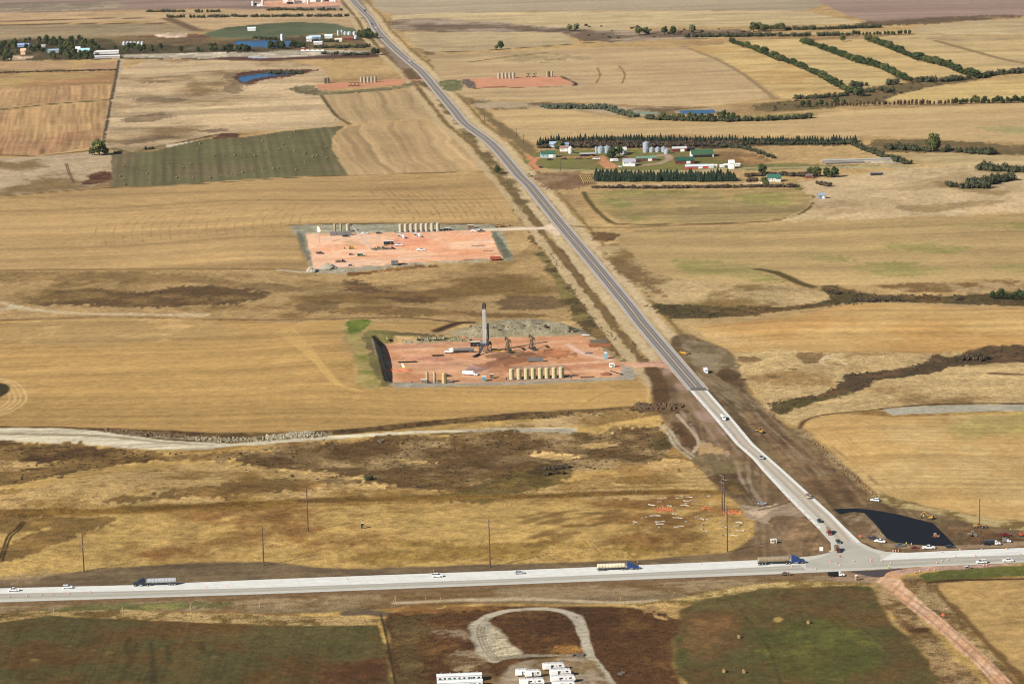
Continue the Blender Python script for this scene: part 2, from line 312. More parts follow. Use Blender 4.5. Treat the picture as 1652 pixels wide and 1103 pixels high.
# rangeland between the two well pads
fill([(-400,442),(0,437),(300,436),(500,436),(560,432),(700,424),(815,418),(850,400),(870,372),(900,420),(925,470),(960,520),(860,516),(735,520),(560,514),(400,514),(190,509),(0,513),(-400,510)], (176,142,88), {'patch': [(60, .10), (16, .12), (5, .10)]}, 160, feather=4, edge=3, c2=(140,112,72), mixsc=120, mixlo=0, mixhi=.4, tuf=.9)
fill([(40,492),(60,478),(110,470),(160,468),(200,472),(260,463),(330,458),(390,462),(430,470),(440,478),(380,486),(320,492),(200,494),(100,496)], (112,88,62), S_D, 161, feather=12, edge=10, c2=(150,122,82), mixsc=50, mixlo=.1, mixhi=.5)
fill([(0,440),(80,438),(200,440),(300,445),(400,455),(470,462),(470,470),(400,466),(300,456),(150,450),(0,455)], (138,112,76), S_D, 162, feather=14, edge=9, alpha=.7)
fill([(548,452),(575,448),(600,462),(660,470),(720,475),(700,490),(640,486),(600,482),(560,470)], (116,90,66), S_D, 163, feather=10, edge=9, c2=(148,116,76), mixsc=40)
fill([(530,496),(600,492),(700,498),(830,505),(900,508),(880,514),(760,512),(640,510),(540,505)], (126,98,64), S_D, 164, feather=10, edge=7, alpha=.8)
fill([(792,490),(830,476),(900,480),(915,488),(890,498),(820,500)], (104,84,60), S_D, 165, feather=10, edge=6, alpha=.8)
fill([(460,492),(520,484),(560,490),(540,500),(480,502)], (120,96,68), S_D, 166, feather=10, edge=6, alpha=.7)
stroke([(-200,486),(0,488),(40,498),(120,505),(220,507),(330,508)], (206,182,136), 8, 5, seed=24, edge=2, alpha=.8)
stroke([(-200,505),(0,500),(30,494)], (206,182,136), 7, 5, seed=25, edge=2, alpha=.8)
stroke([(450,436),(520,440),(560,441)], (206,184,142), 5, 3, seed=26, edge=1)
stroke([(-200,515),(0,517),(190,512),(400,516),(560,514),(650,512),(740,520)], (120,92,60), 5, 3, seed=27, edge=1)
fill([(165,525),(195,523),(235,529),(262,536),(220,536),(190,531)], (126,96,66), S_D, 167, feather=8, edge=5)
# --- big left stubble field
stubble([(-400,516),(0,517),(190,512),(400,517),(470,521),(553,516),(556,560),(575,610),(580,618),(612,627),(632,627),(760,622),(930,616),(1005,612),(1045,612),(1054,630),(1050,655),(960,659),(820,666),(640,684),(560,692),(440,697),(360,698),(240,692),(0,686),(-400,684)], (191,150,86), 170, edge=2.5, st={'rows': [(3.2, .05), (10, .075), (34, .05)], 'patch': [(140, .06), (30, .04), (6, .045)], 'ang': -.13, 'warp': 10, 'wsc': 200, 'lines': [(11.5, -.13, .62)]})
fill([(0,517),(190,512),(330,517),(400,540),(300,548),(120,560),(0,555)], (172,140,88), {'rows': [(10, .08)]}, 171, feather=40, edge=10, alpha=.5)
for k in range(5):
    stroke([(470-k*7,528+k*2),(492-k*6,550),(520-k*3,585),(548-k*2,618),(585,632)], (210,174,110), 1.5, 1.5, seed=300+k, edge=.5, alpha=.5)
for k in range(4):
    stroke([(-10-k*9,606),(30-k*9,620),(42-k*9,645),(16-k*9,664),(-40,682)], (216,182,120), 1.6, 1.6, seed=310+k, edge=.5, alpha=.6)
stroke([(-200,610),(-30,616),(2,622),(4,632),(-20,646)], (60,56,34), 9, 3, seed=311)
stroke([(1010,625),(975,634),(948,648)], (160,122,66), 1.6, 1.6, seed=312, alpha=.5); stroke([(1030,612),(1046,628),(1044,648)], (212,178,118), 1.6, 1.6, seed=313, alpha=.6)
fill([(557,516),(601,515),(588,528),(584,545),(596,575),(606,604),(622,622),(600,627),(574,616),(583,598),(576,572),(561,548)], (124,128,66), {'patch': [(20, .15), (5, .1)]}, 172, feather=6, edge=3, c2=(170,146,84), mixsc=22, mixlo=-.3, mixhi=.3, tuf=.4)
fill([(557,516),(601,515),(588,526),(585,534),(566,540),(558,530)], (96,112,48), S_D, 173, feather=5, edge=2)
fill([(600,530),(640,536),(720,541),(712,550),(640,548),(614,554),(606,575),(630,622),(616,624),(596,575),(588,545)], (128,112,84), S_D, 174, feather=5, edge=3, c2=(120,118,72))
stubble([(588,530),(604,521),(650,517),(700,519),(728,523),(704,533),(650,533),(604,533)], (194,154,92), 175)
stroke([(704,534),(722,527),(740,521),(760,520)], (78,58,40), 9, 5, seed=28)
# spoil heap, cut banks
fill(None, (160,150,124), {'patch': [(14, .05), (5, .07)]}, 176, feather=5, edge=3, world=SPOIL, name='spoil_heap', tuf=.9, c2=(144,136,108), mixsc=12)
fill([(598,546),(614,545),(720,543),(765,545),(760,552),(720,554),(618,558),(634,624),(628,624)], (146,138,108), S_D, 177, feather=2.5, edge=1.5, tuf=.8, c2=(160,152,126), mixsc=12)
fill([(944,540),(956,544),(990,575),(1010,588),(998,590),(975,568)], (150,146,122), S_D, 178, feather=3, edge=2)
fill([(1000,588),(1020,592),(1030,602),(1020,612),(995,612),(930,617),(760,622),(634,626),(634,622),(760,617),(930,611),(1000,606)], (164,156,138), S_D, 179, feather=2, edge=1.5)
fill(None, (212,162,128), {'rows': [(14, .06)], 'patch': [(40, .09), (12, .09), (4, .06)]}, 180, feather=2, edge=1.5, world=PAD2, name='well_pad', tuf=.25, c2=(196,140,102), mixsc=34, label='reddish gravel well pad with the drilling mast and pump jacks')
for q, c in [([(735,598),(760,588),(790,592),(780,600),(745,601)], (120,100,98)), ([(760,592),(800,580),(860,566),(900,568),(880,580),(820,590)], (138,94,72)), ([(640,578),(700,574),(740,580),(700,584)], (176,122,94)), ([(845,565),(900,562),(930,572),(890,580)], (166,112,82)), ([(778,572),(850,562),(880,570),(800,580)], (122,86,66))]:
    fill(q, c, S_D, 181, feather=7, edge=5, alpha=.75)
for pts, c, w in [([(640,566),(700,562),(780,566)], (226,184,150), 8), ([(620,560),(680,558),(760,556)], (190,136,104), 9), ([(650,590),(720,588),(800,586)], (176,128,98), 10), ([(640,604),(680,600),(740,600)], (228,176,140), 8), ([(800,558),(880,553),(940,550)], (226,174,140), 10), ([(870,590),(930,588),(985,588)], (190,130,98), 9), ([(900,600),(960,598),(995,600)], (230,186,156), 10), ([(790,592),(830,594),(850,600)], (150,108,84), 9)]:
    stroke(pts, c, w, 6, seed=int(w*9+pts[0][0]), edge=5, alpha=.65, dash=-.15)
stroke([(985,582),(960,584),(900,588),(850,592)], (226,184,152), 6, 4, seed=30, alpha=.8); stroke([(985,580),(940,570),(915,555)], (228,190,160), 5, 4, seed=31, alpha=.7)
# --- pad 3
fill([(467,364),(486,362.5),(620,361.5),(806,363),(826,412),(830,419),(815,421),(800,376),(785,372),(620,377),(494,379),(509,436),(502,435),(484,392)], (150,146,122), S_D, 185, feather=2.5, edge=1.5, tuf=.8, c2=(170,164,140), mixsc=12)
fill([(786,373),(800,374),(828,413),(812,419)], (118,122,98), S_D, 186, feather=2, edge=2)
stroke([(467,363),(620,360.5),(806,362)], (112,86,52), 5, 3, seed=32, edge=.6)
fill([(500,436),(512,430),(600,427),(700,421),(812,417),(810,420),(700,424),(620,430),(560,441),(520,441)], (168,160,138), S_D, 187, feather=3, edge=3)
fill([(560,437),(620,430),(700,427),(720,430),(640,436),(580,446),(560,446)], (118,84,52), S_D, 188, feather=6, edge=3)
fill(None, (243,196,165), {'rows': [(16, .05)], 'patch': [(40, .07), (12, .07), (4, .05)]}, 189, feather=2, edge=1.5, world=PAD3, name='well_pad', tuf=.25, c2=(230,170,134), mixsc=40, label='pale pink gravel well pad further up the highway')
for pts, c, w in [([(500,400),(580,396),(700,392),(790,390)], (246,222,190), 9), ([(520,420),(620,412),(740,404),(800,402)], (222,160,120), 10), ([(510,385),(640,381),(770,377)], (226,196,160), 8), ([(700,414),(760,408),(800,408)], (214,140,100), 14), ([(560,390),(600,400),(640,402)], (196,156,122), 12), ([(530,428),(640,420),(780,412)], (246,206,168), 8)]:
    stroke(pts, c, w, 6, seed=int(w*9+pts[0][0]), edge=5, alpha=.6, dash=-.1)
fill([(640,382),(680,380),(690,392),(660,400),(630,396)], (222,140,112), S_D, 190, feather=10, edge=6, alpha=.6)
stroke([(775,371),(830,369.5),(880,368),(896,368)], (232,214,188), 15, 3, seed=33, edge=1, name='gravel_road', tuf=.2)
fill([(880,363),(893,362),(905,374),(898,379),(886,372)], (222,196,168), S_D, 191, feather=3, edge=1)
# --- draw west of the highway
fill([(800,285),(825,288),(855,330),(885,365),(878,392),(900,412),(930,440),(960,480),(990,520),(1040,575),(1050,585),(990,582),(955,542),(930,520),(905,460),(878,410),(850,365),(832,340)], (142,116,78), {'patch': [(22, .14), (6, .14)]}, 195, feather=5, edge=5, c2=(112,90,62), mixsc=40, tuf=1.0)
stroke([(874,408),(893,435),(910,465),(925,490),(940,510),(965,528)], (96,82,52), 11, 6, seed=35, edge=5, c2=(128,120,74))
stroke([(900,400),(918,425),(935,450),(950,480),(975,500),(998,520)], (116,90,62), 13, 6, seed=36, edge=5)
stroke([(955,545),(985,555),(1010,545),(1022,555),(1018,570),(1000,580)], (190,166,108), 7, 4, seed=37, edge=3)
stroke([(1000,535),(1022,552),(1020,570),(1008,580)], (84,66,48), 3, 2, seed=38, edge=1)
# --- the highway verges
for off, c, w in [(13, (200,172,122), 9), (-13.5, (202,174,124), 9), (22, (136,112,78), 5), (-23, (150,126,84), 4), (30, (190,162,112), 8)]:
    stroke(NS_C[:18], c, w, 2.5, seed=int(40+off), edge=2, off=off, st={'patch': [(20, .08)]})
stroke([(690,128),(704,150),(722,176),(745,205),(772,238),(800,270),(830,312),(850,345)], (122,104,74), 13, 6, seed=43, edge=6, c2=(150,130,90), dash=-.2, mixsc=20)
stroke([(620,78),(650,100),(668,125),(690,140)], (122,98,74), 20, 8, seed=44, edge=7)
stroke([(575,0),(590,25),(612,55),(640,90),(660,110)], (150,128,104), 18, 8, seed=45, edge=5)
stroke([(700,58),(690,80),(700,100),(725,130),(760,160),(790,190),(830,222),(860,250)], (140,118,88), 14, 8, seed=46, edge=7)
# --- right of the highway, far
fill([(612,-60),(1290,-60),(1330,6),(1300,18),(1000,18),(840,20),(640,26),(600,12)], (178,156,128), {'rows': [(40, .07), (15, .05)], 'patch': [(300, .09)], 'warp': 30}, 400, name='stubble_field', feather=12, edge=8, tuf=.25)
fill([(1250,-60),(1320,2),(1362,22),(1400,36),(1480,40),(1540,34),(1652,26),(2100,15),(2100,-90),(1250,-90)], (160,136,120), {'rows': [(50, .06), (16, .05)], 'patch': [(300, .08)]}, 401, name='fallow_field', feather=12, edge=8, tuf=.2)
fill([(1370,36),(1440,32),(1520,27),(1652,24),(1652,28),(1560,34),(1480,40),(1400,41)], (118,98,80), S_D, 402, feather=12, edge=10)
stubble([(628,26),(700,21),(840,20.5),(1000,18.5),(1300,18),(1345,28),(1398,38),(1250,42),(1100,44),(960,50),(700,47),(640,44)], (200,172,130), 403, edge=6, feather=10)
fill([(625,32),(700,30),(790,36),(860,42),(1000,50),(1210,48),(1215,56),(1100,64),(940,70),(925,60),(900,52),(660,52),(630,48)], (168,144,112), {'rows': [(22, .12)], 'patch': [(80, .12)]}, 404, feather=14, edge=10, c2=(124,104,90), mixsc=110, mixlo=-.1, mixhi=.3)
stubble([(652,54),(760,52),(905,52),(918,62),(928,70),(860,76),(770,82),(690,84),(665,72)], (188,162,122), 405, edge=4, feather=8)
stroke([(690,85),(770,82),(860,76.5),(930,71),(1000,66)], (92,74,52), 7, 6, seed=50)
stubble([(690,90),(770,86),(880,80),(1000,76),(1115,77),(1160,98),(1200,122),(1246,158),(1150,171),(1060,172),(900,163),(800,160),(750,158),(720,140),(700,112)], (192,160,118), 406, edge=4, feather=6, st={'rows': [(8, .05), (26, .07)], 'patch': [(120, .08), (34, .06)], 'warp': 20})
fill([(800,92),(880,84),(960,92),(900,102),(830,100)], (158,138,98), S_D, 407, feather=14, edge=10, alpha=.7)
stroke([(760,100),(820,92),(880,86)], (136,112,78), 8, 8, seed=51)
stroke([(964,110),(968,122),(962,134)], (150,122,84), 2.5, 2, seed=52, edge=1); stroke([(998,106),(1008,120),(1004,134)], (150,122,84), 2.5, 2, seed=53, edge=1)
stubble([(1108,78),(1170,70),(1186,66),(1250,90),(1310,118),(1380,152),(1320,157),(1262,161),(1215,126),(1165,96)], (206,172,116), 408, edge=3, feather=6, c2=(196,156,98))
stroke([(1110,78),(1160,98),(1205,124),(1250,160)], (156,130,92), 7, 5, seed=54)
stubble([(1196,66),(1300,62),(1340,80),(1400,102),(1450,128),(1460,136),(1400,140),(1370,138),(1310,110),(1250,84)], (204,172,118), 409, edge=3, feather=6)
stubble([(1312,66),(1405,62),(1470,88),(1530,110),(1560,122),(1480,128),(1450,120),(1380,92)], (204,170,116), 410, edge=3, feather=6)
stubble([(1410,60),(1480,56),(1652,60),(2100,60),(2100,118),(1652,112),(1590,120),(1575,114),(1500,90)], (202,170,120), 411, edge=3, feather=6, c2=(188,158,120), mixsc=160)
stubble([(1120,62),(1250,58),(1400,55),(1480,54),(1652,58),(2100,50),(2100,30),(1652,30),(1540,36),(1480,42),(1466,52),(1300,53),(1200,56),(1110,57)], (196,168,126), 412, edge=5, feather=10)
stroke([(1100,76),(1200,69),(1290,66),(1390,62),(1480,62),(1560,66),(1652,62)], (160,136,100), 7, 5, seed=55)
stroke([(1510,66),(1560,80),(1620,96),(1700,110)], (150,124,94), 10, 8, seed=56)
fill([(1260,162),(1330,158),(1400,142),(1470,132),(1560,124),(1620,122),(1500,142),(1430,160),(1420,164),(1320,178),(1240,182),(1200,176)], (132,112,84), S_D, 413, feather=10, edge=9, c2=(106,98,66))
stubble([(1425,163),(1445,155),(1500,141),(1590,130),(1700,124),(2100,118),(2100,160),(1652,162),(1550,166)], (204,172,114), 414, edge=3, feather=5)
fill([(760,160),(800,162),(900,166),(1060,174),(1150,174),(1200,178),(1120,184),(1020,190),(900,176),(800,178),(770,172)], (172,148,108), {'patch': [(40, .14)]}, 415, feather=8, edge=6, c2=(128,106,80), mixsc=60, mixlo=0, mixhi=.3)
fill([(1180,188),(1310,182),(1320,188),(1260,193),(1190,192)], (124,118,74), S_D, 416, feather=8, edge=6)
stubble([(790,182),(860,175),(890,175),(960,184),(1015,193),(1060,196),(1170,198),(1300,194),(1330,182),(1420,176),(1652,166),(2100,155),(2100,252),(1652,230),(1560,226),(1470,222),(1390,219),(1100,217),(920,222),(868,232),(842,222),(820,204)], (201,167,118), 417, edge=3, feather=5, st={'rows': [(7, .05), (24, .06)], 'patch': [(150, .06), (30, .04)], 'warp': 24})
fill([(1560,205),(1652,204),(2000,200),(2000,222),(1640,218)], (142,142,88), {'rows': [(16, .12)]}, 418, feather=22, edge=10, alpha=.6)
fill([(1400,228),(1470,224),(1560,228),(1652,236),(2000,240),(2000,252),(1652,252),(1560,248),(1450,246),(1390,240)], (134,112,82), S_D, 419, feather=10, edge=9, c2=(104,96,66))
fill([(1330,255),(1440,258),(1470,262),(1464,266),(1330,263)], (166,154,132), {'rows': [(8, .16)]}, 420, feather=6, edge=4)
stubble([(1455,250),(1520,246),(1600,250),(1652,252),(2000,258),(2000,275),(1652,272),(1500,266)], (198,168,122), 421, edge=3, feather=6)
# farmstead yard
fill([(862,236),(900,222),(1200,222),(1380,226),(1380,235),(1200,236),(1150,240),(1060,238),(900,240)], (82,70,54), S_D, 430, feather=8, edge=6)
fill([(850,250),(880,240),(1140,240),(1180,262),(1320,266),(1470,268),(1470,270),(1200,274),(1000,276),(900,276),(850,266)], (140,130,86), {'patch': [(30, .12), (9, .1)]}, 431, feather=6, edge=5, c2=(118,120,70), mixsc=50, tuf=.6)
fill([(1150,246),(1210,244),(1260,262),(1200,266),(1160,262)], (150,118,86), S_D, 432, feather=8, edge=6)
stroke([(852,252),(862,258),(858,264),(868,272),(858,274)], (208,138,104), 7, 3, seed=60, edge=1, name='dirt_drive')
stroke([(852,257),(880,254),(940,254),(970,253),(975,260),(990,268),(984,272),(970,262)], (196,140,104), 8, 4, seed=61, edge=1.5, name='dirt_drive')
stroke([(1056,252),(1074,250),(1080,256),(1062,264),(1030,266),(1018,262)], (176,146,112), 8, 4, seed=62, edge=1.5, name='dirt_drive')
stroke([(846,276),(900,274),(1000,276),(1100,276),(1180,272),(1330,270),(1470,269)], (176,160,112), 9, 4, seed=63, edge=2)
fill([(858,280),(930,276),(960,282),(960,300),(900,306),(875,300)], (162,132,96), S_D, 433, feather=8, edge=6, c2=(140,108,84))
fill([(960,298),(1190,297),(1240,292),(1250,296),(1100,300),(960,301)], (196,164,118), S_D, 434, feather=6, edge=4)
stubble([(944,312),(962,308),(1100,307),(1240,306),(1285,306),(1308,314),(1310,324),(1300,336),(1272,349),(1225,356),(1130,359),(1020,362),(992,352),(966,334)], (180,150,94), 435, edge=2.5, feather=4, c2=(160,136,86))
for q in [[(975,318),(1000,322),(1012,334),(985,330)], [(1170,312),(1280,310),(1284,330),(1255,334),(1215,330),(1180,326)], [(1000,345),(1040,350),(1030,358),(1005,356)], [(980,308),(1150,308),(1140,314),(985,314)]]:
    fill(q, (124,130,72), {'rows': [(7, .1)]}, 436, feather=16, edge=8, alpha=.65)
stroke([(942,310),(948,322),(965,342),(985,358),(1000,362),(1130,361),(1225,358),(1275,351),(1304,337),(1316,322),(1308,312),(1285,304)], (108,94,58), 5, 3, seed=64)
stroke([(1190,300),(1240,298),(1285,303),(1312,314)], (112,116,72), 8, 4, seed=65)
fill([(1285,296),(1310,292),(1470,268),(2000,262),(2000,345),(1652,342),(1480,350),(1364,355),(1240,358),(1290,348),(1318,325)], (198,168,118), {'patch': [(80, .10), (24, .09), (7, .08)], 'rows': [(26, .05)]}, 437, feather=6, edge=4, c2=(170,142,96), mixsc=110, mixlo=.0, mixhi=.4)
for q in [[(1430,325),(1480,332),(1540,325),(1600,320),(1640,325),(1560,336),(1500,342),(1440,338)], [(1500,290),(1560,300),(1640,312),(1600,318),(1530,305)]]:
    fill(q, (140,116,76), S_D, 438, feather=18, edge=8, alpha=.6)
# --- middle right
stubble([(1002,376),(1060,368),(1200,363),(1364,356.5),(1480,351),(1652,345.5),(2000,338),(2000,452),(1652,448),(1474,455),(1400,460),(1326,460),(1290,456),(1262,443),(1222,433),(1215,440),(1262,455),(1180,456),(1100,452),(1064,442),(1030,422),(1006,398),(998,385)], (187,155,104), 440, edge=2.5, st={'rows': [(5, .05), (16, .075), (44, .06)], 'patch': [(150, .07), (30, .04)], 'ang': -.13, 'warp': 24, 'wsc': 300, 'lines': [(15, -.08, .6)]})
for q in [[(1084,424),(1130,414),(1200,428),(1262,446),(1250,454),(1180,444),(1110,446)], [(1530,362),(1600,362),(1600,370),(1540,370)], [(1610,358),(1700,358),(1700,372),(1630,370)], [(1430,388),(1500,394),(1570,402),(1540,412),(1440,404)], [(1400,420),(1480,418),(1520,440),(1440,446),(1390,436)], [(1310,408),(1380,416),(1360,424),(1310,418)], [(1600,425),(1700,420),(1700,440),(1620,440)]]:
    fill(q, (122,134,68), {'rows': [(7, .14)]}, 441, feather=22, edge=10, alpha=.6, c2=(160,146,88), mixsc=30)
stroke([(1222,434),(1245,438),(1270,447),(1292,457),(1310,463)], (98,84,52), 9, 4, seed=66, edge=1.5)
stroke([(900,362),(940,366),(1000,367),(1100,363),(1200,361)], (152,124,88), 6, 4, seed=67, edge=2)
fill([(955,372),(1000,378),(985,390),(960,388)], (122,96,66), S_D, 442, feather=6, edge=4)
fill([(960,400),(1000,392),(1040,430),(1080,448),(1180,458),(1290,462),(1340,470),(1365,480),(1300,494),(1180,496),(1100,500),(1050,480),(1005,450)], (188,158,104), {'patch': [(50, .10), (14, .12), (5, .10)]}, 443, feather=6, edge=4, c2=(150,122,80), mixsc=60, mixlo=.0, mixhi=.4, tuf=.9)
fill([(975,405),(1010,415),(1050,450),(1075,480),(1040,470),(1000,435)], (128,102,72), S_D, 444, feather=10, edge=7, alpha=.8)
fill([(1046,488),(1100,490),(1150,492),(1280,495),(1350,480),(1320,462),(1345,461),(1375,466),(1440,475),(1560,476),(1640,472),(2000,462),(2000,500),(1640,493),(1560,491),(1450,487),(1380,487),(1330,496),(1250,506),(1150,512),(1090,515),(1060,502)], (124,98,66), {'patch': [(16, .16), (5, .14)]}, 445, feather=6, edge=5, c2=(96,86,58), mixsc=26, tuf=1.1)
fill([(1400,458),(1652,452),(2000,448),(2000,468),(1640,470),(1560,472),(1440,470)], (178,148,98), {'patch': [(20, .14)]}, 446, feather=6, edge=5, c2=(140,112,74), mixsc=40, tuf=1.0)
stroke([(1210,519),(1309,506),(1378,492)], (206,184,140), 3, 2, seed=68)
stubble([(1126,530),(1150,524),(1200,519),(1309,504),(1378,490),(1446,489),(1569,497),(1652,494.5),(2000,490),(2000,540),(1652,555),(1580,562),(1501,570),(1400,568),(1200,568),(1170,565),(1145,550)], (203,163,104), 450, edge=2.5, feather=3, st={'rows': [(4, .05), (11, .08), (32, .06)], 'patch': [(140, .06), (30, .04)], 'warp': 30, 'wsc': 220, 'lines': [(13, -.10, .6)]}, c2=(196,150,86), mixsc=110)
for k in range(4): stroke([(1140+k*10,531+k*3),(1132+k*12,538+k*2),(1160+k*12,552-k),(1200+k*20,560-k*2)], (220,184,128), 1.6, 1.5, seed=320+k, alpha=.5)
fill([(1180,566),(1300,568),(1400,569),(1500,571),(1600,564),(1652,557),(2000,545),(2000,664),(1652,664),(1440,662),(1340,668),(1290,690),(1268,684),(1240,662),(1215,640),(1195,605)], (194,162,104), {'patch': [(50, .10), (13, .13), (4, .12)], 'rows': [(8, .06)]}, 451, feather=5, edge=4, c2=(164,132,82), mixsc=50, mixlo=.05, mixhi=.45, tuf=1.0)
fill([(1362,602),(1400,601),(1450,597),(1480,590),(1500,576),(1512,570),(1532,577),(1548,571),(1580,561),(1652,556),(2000,548),(2000,586),(1640,583),(1600,585),(1530,592),(1490,603),(1440,611),(1398,614),(1398,622),(1372,632),(1330,643),(1285,652),(1262,670),(1234,652),(1280,645),(1330,636),(1352,616)], (124,94,72), {'patch': [(16, .14), (5, .12)]}, 452, feather=5, edge=4, c2=(96,80,60), mixsc=24, tuf=1.1)
fill([(1240,650),(1300,642),(1360,630),(1372,636),(1320,650),(1270,662),(1262,676),(1246,668)], (92,86,52), S_D, 453, feather=8, edge=6)
for q in [[(1222,600),(1260,603),(1270,608),(1240,610)], [(1265,592),(1296,594),(1290,598),(1268,597)], [(1285,568),(1330,570),(1325,582),(1300,588),(1290,580)], [(1200,575),(1225,577),(1222,583),(1200,582)]]:
    fill(q, (124,98,68), S_D, 454, feather=6, edge=4, alpha=.85)
stroke([(1600,602),(1652,604),(1720,603)], (120,86,66), 6, 4, seed=70)
stroke([(1330,577),(1350,580),(1365,589),(1340,590),(1325,584),(1335,574),(1360,570)], (212,184,130), 2.5, 2, seed=71, edge=1.5)
stubble([(1290,690),(1300,680),(1320,672),(1345,668),(1420,670),(1440,673),(1560,669),(1652,668),(2000,664),(2000,880),(1700,848),(1652,838),(1560,829),(1480,812),(1420,800),(1385,770),(1340,728),(1305,702)], (196,156,96), 455, edge=2, feather=2.5, st={'rows': [(3.2, .045), (9, .06), (30, .05)], 'patch': [(120, .06), (26, .045), (6, .05)], 'ang': -.10, 'warp': 5, 'lines': [(10, -.11, .6)]}, c2=(204,168,112), mixsc=90)
fill([(1520,680),(1600,672),(1652,674),(1720,680),(1640,700),(1540,710)], (160,150,84), {'rows': [(6, .1)]}, 456, feather=30, edge=9, alpha=.5)
for k in range(5): stroke([(1420-k*4,672),(1330+k*9,684+k),(1322+k*10,698),(1380+k*9,748),(1440+k*9,798)], (176,136,78), 1.2, 1.3, seed=330+k, alpha=.5, dash=-.3)
stroke([(1289,692),(1298,679),(1318,671),(1345,667),(1425,660)], (110,84,52), 4, 3, seed=72)
fill([(1425,659),(1445,658),(1480,655),(1560,652.5),(1652,653),(2000,650),(2000,662),(1652,663),(1560,664),(1500,667),(1440,669.5),(1430,665)], (172,166,146), {'patch': [(12, .08), (4, .06)]}, 457, feather=2, edge=1.5, name='gravel_pad', tuf=.3)
stroke([(1422,659),(1480,653.5),(1560,650.5),(1652,651),(1900,648)], (84,62,42), 4, 2.5, seed=73, edge=1)
# --- between the big field and the highway
fill([(-400,684),(0,686),(240,692),(360,698),(440,697),(560,692),(640,684),(820,666),(960,659),(1060,654),(1060,668),(900,675),(760,680),(660,690),(560,700),(440,710),(330,716),(240,706),(0,696),(-400,692)], (104,80,54), {'patch': [(12, .18), (4, .16)]}, 500, feather=3, edge=3, c2=(132,106,70), mixsc=18, tuf=1.3)
fill([(940,664),(1060,658),(1072,668),(1000,680),(900,688),(760,692),(860,680)], (190,158,102), S_P, 501, feather=6, edge=4, tuf=.9, c2=(160,128,82), mixsc=30)
fill([(-400,688),(0,690),(100,691),(160,695),(280,711),(370,715),(480,707),(600,699),(660,695),(760,692),(860,689.5),(930,690),(931,701),(860,698),(750,697),(660,699),(560,706),(480,712),(390,719),(320,725),(240,725),(160,718),(0,711),(-400,708)], (204,194,166), {'rows': [(3, .10), (7, .08)], 'patch': [(20, .05)], 'warp': 2}, 502, feather=2, edge=1.5, name='gravel_road', tuf=.3)
stroke([(-200,699),(0,699.5),(160,703),(260,713),(350,719)], (160,144,112), 4, 3, seed=80, edge=2)
fill([(740,693.5),(860,690.5),(930,691),(930,700),(880,698),(780,696.5)], (176,162,128), S_D, 503, feather=2, edge=1)
stroke([(700,700),(760,698.5),(860,700),(930,703)], (92,66,44), 4, 2, seed=81, edge=1.5)
stroke([(190,695),(260,703),(330,709),(400,711),(450,705),(520,700)], (150,140,112), 10, 3, seed=82, edge=4, c2=(90,74,54), mixsc=7, tuf=1.6)
B = {'patch': [(34, .15), (10, .19), (3.5, .17)]}
fill([(-400,712),(0,713),(160,721),(300,729),(370,727),(400,733),(330,742),(250,746),(190,752),(100,768),(0,790),(-400,815)], (98,74,48), B, 510, feather=10, edge=9, c2=(146,116,74), mixsc=34, tuf=1.2)
fill([(-200,738),(0,742),(60,744),(80,750),(30,760),(-60,762)], (178,144,86), B, 511, feather=10, edge=8, alpha=.8)
fill([(330,738),(420,722),(500,714),(620,704),(760,703),(930,706),(1020,690),(1070,690),(1090,712),(1085,742),(1000,752),(930,762),(860,776),(800,792),(700,792),(600,786),(520,783),(470,772),(420,768),(360,752)], (118,92,60), B, 512, feather=12, edge=12, c2=(166,136,86), mixsc=32, mixlo=.0, mixhi=.5, tuf=1.2)
fill([(400,730),(480,722),(640,716),(760,722),(860,716),(940,730),(880,748),(760,760),(640,752),(520,748),(430,744)], (100,76,50), B, 513, feather=20, edge=14, alpha=.5)
for q in [[(400,762),(450,754),(500,760),(560,766),(520,772),(460,770)], [(500,790),(570,778),(640,778),(620,788),(560,792)], [(630,738),(690,742),(700,748),(650,748)], [(850,735),(900,730),(930,738),(880,742)], [(1030,748),(1095,742),(1130,752),(1060,760)], [(545,770),(600,764),(600,772),(560,775)], [(930,718),(990,712),(1010,720),(950,724)]]:
    fill(q, (190,154,92), B, 514, feather=8, edge=7, alpha=.85)
fill([(-400,830),(0,800),(150,772),(260,750),(340,746),(440,752),(500,768),(440,785),(560,795),(700,797),(860,788),(950,772),(1040,762),(1130,758),(1160,795),(900,803),(600,808),(350,815),(0,826),(-400,836)], (190,154,92), {'patch': [(40, .10), (12, .12), (4, .11)]}, 515, feather=12, edge=10, c2=(156,124,74), mixsc=40, mixlo=-.05, mixhi=.45, tuf=1.1)
fill([(170,806),(250,795),(330,785),(440,768),(520,776),(480,788),(380,795),(280,805),(200,812)], (120,92,54), B, 516, feather=10, edge=9, alpha=.85)
fill([(700,800),(760,790),(840,770),(870,760),(930,756),(915,772),(860,790),(830,800),(780,812),(720,815)], (104,88,50), B, 517, feather=12, edge=10, alpha=.85)
fill([(848,760),(890,745),(930,750),(920,760),(880,768)], (66,58,34), B, 518, feather=8, edge=6, alpha=.7)
fill([(1050,705),(1085,708),(1080,722),(1055,725)], (84,74,40), B, 519, feather=8, edge=5, alpha=.8)
stroke([(-200,826),(0,827),(150,824),(350,815),(480,808),(600,805),(760,802),(900,799),(1040,794),(1160,793)], (124,94,50), 12, 6, seed=83, edge=3, c2=(152,118,62), tuf=1.2)
stroke([(-200,834),(0,833),(200,827),(400,819),(600,812)], (150,116,60), 5, 4, seed=84, edge=2, alpha=.7)
stroke([(800,782),(860,790),(1000,786),(1160,783)], (146,114,62), 4, 3, seed=85, edge=2, alpha=.7)
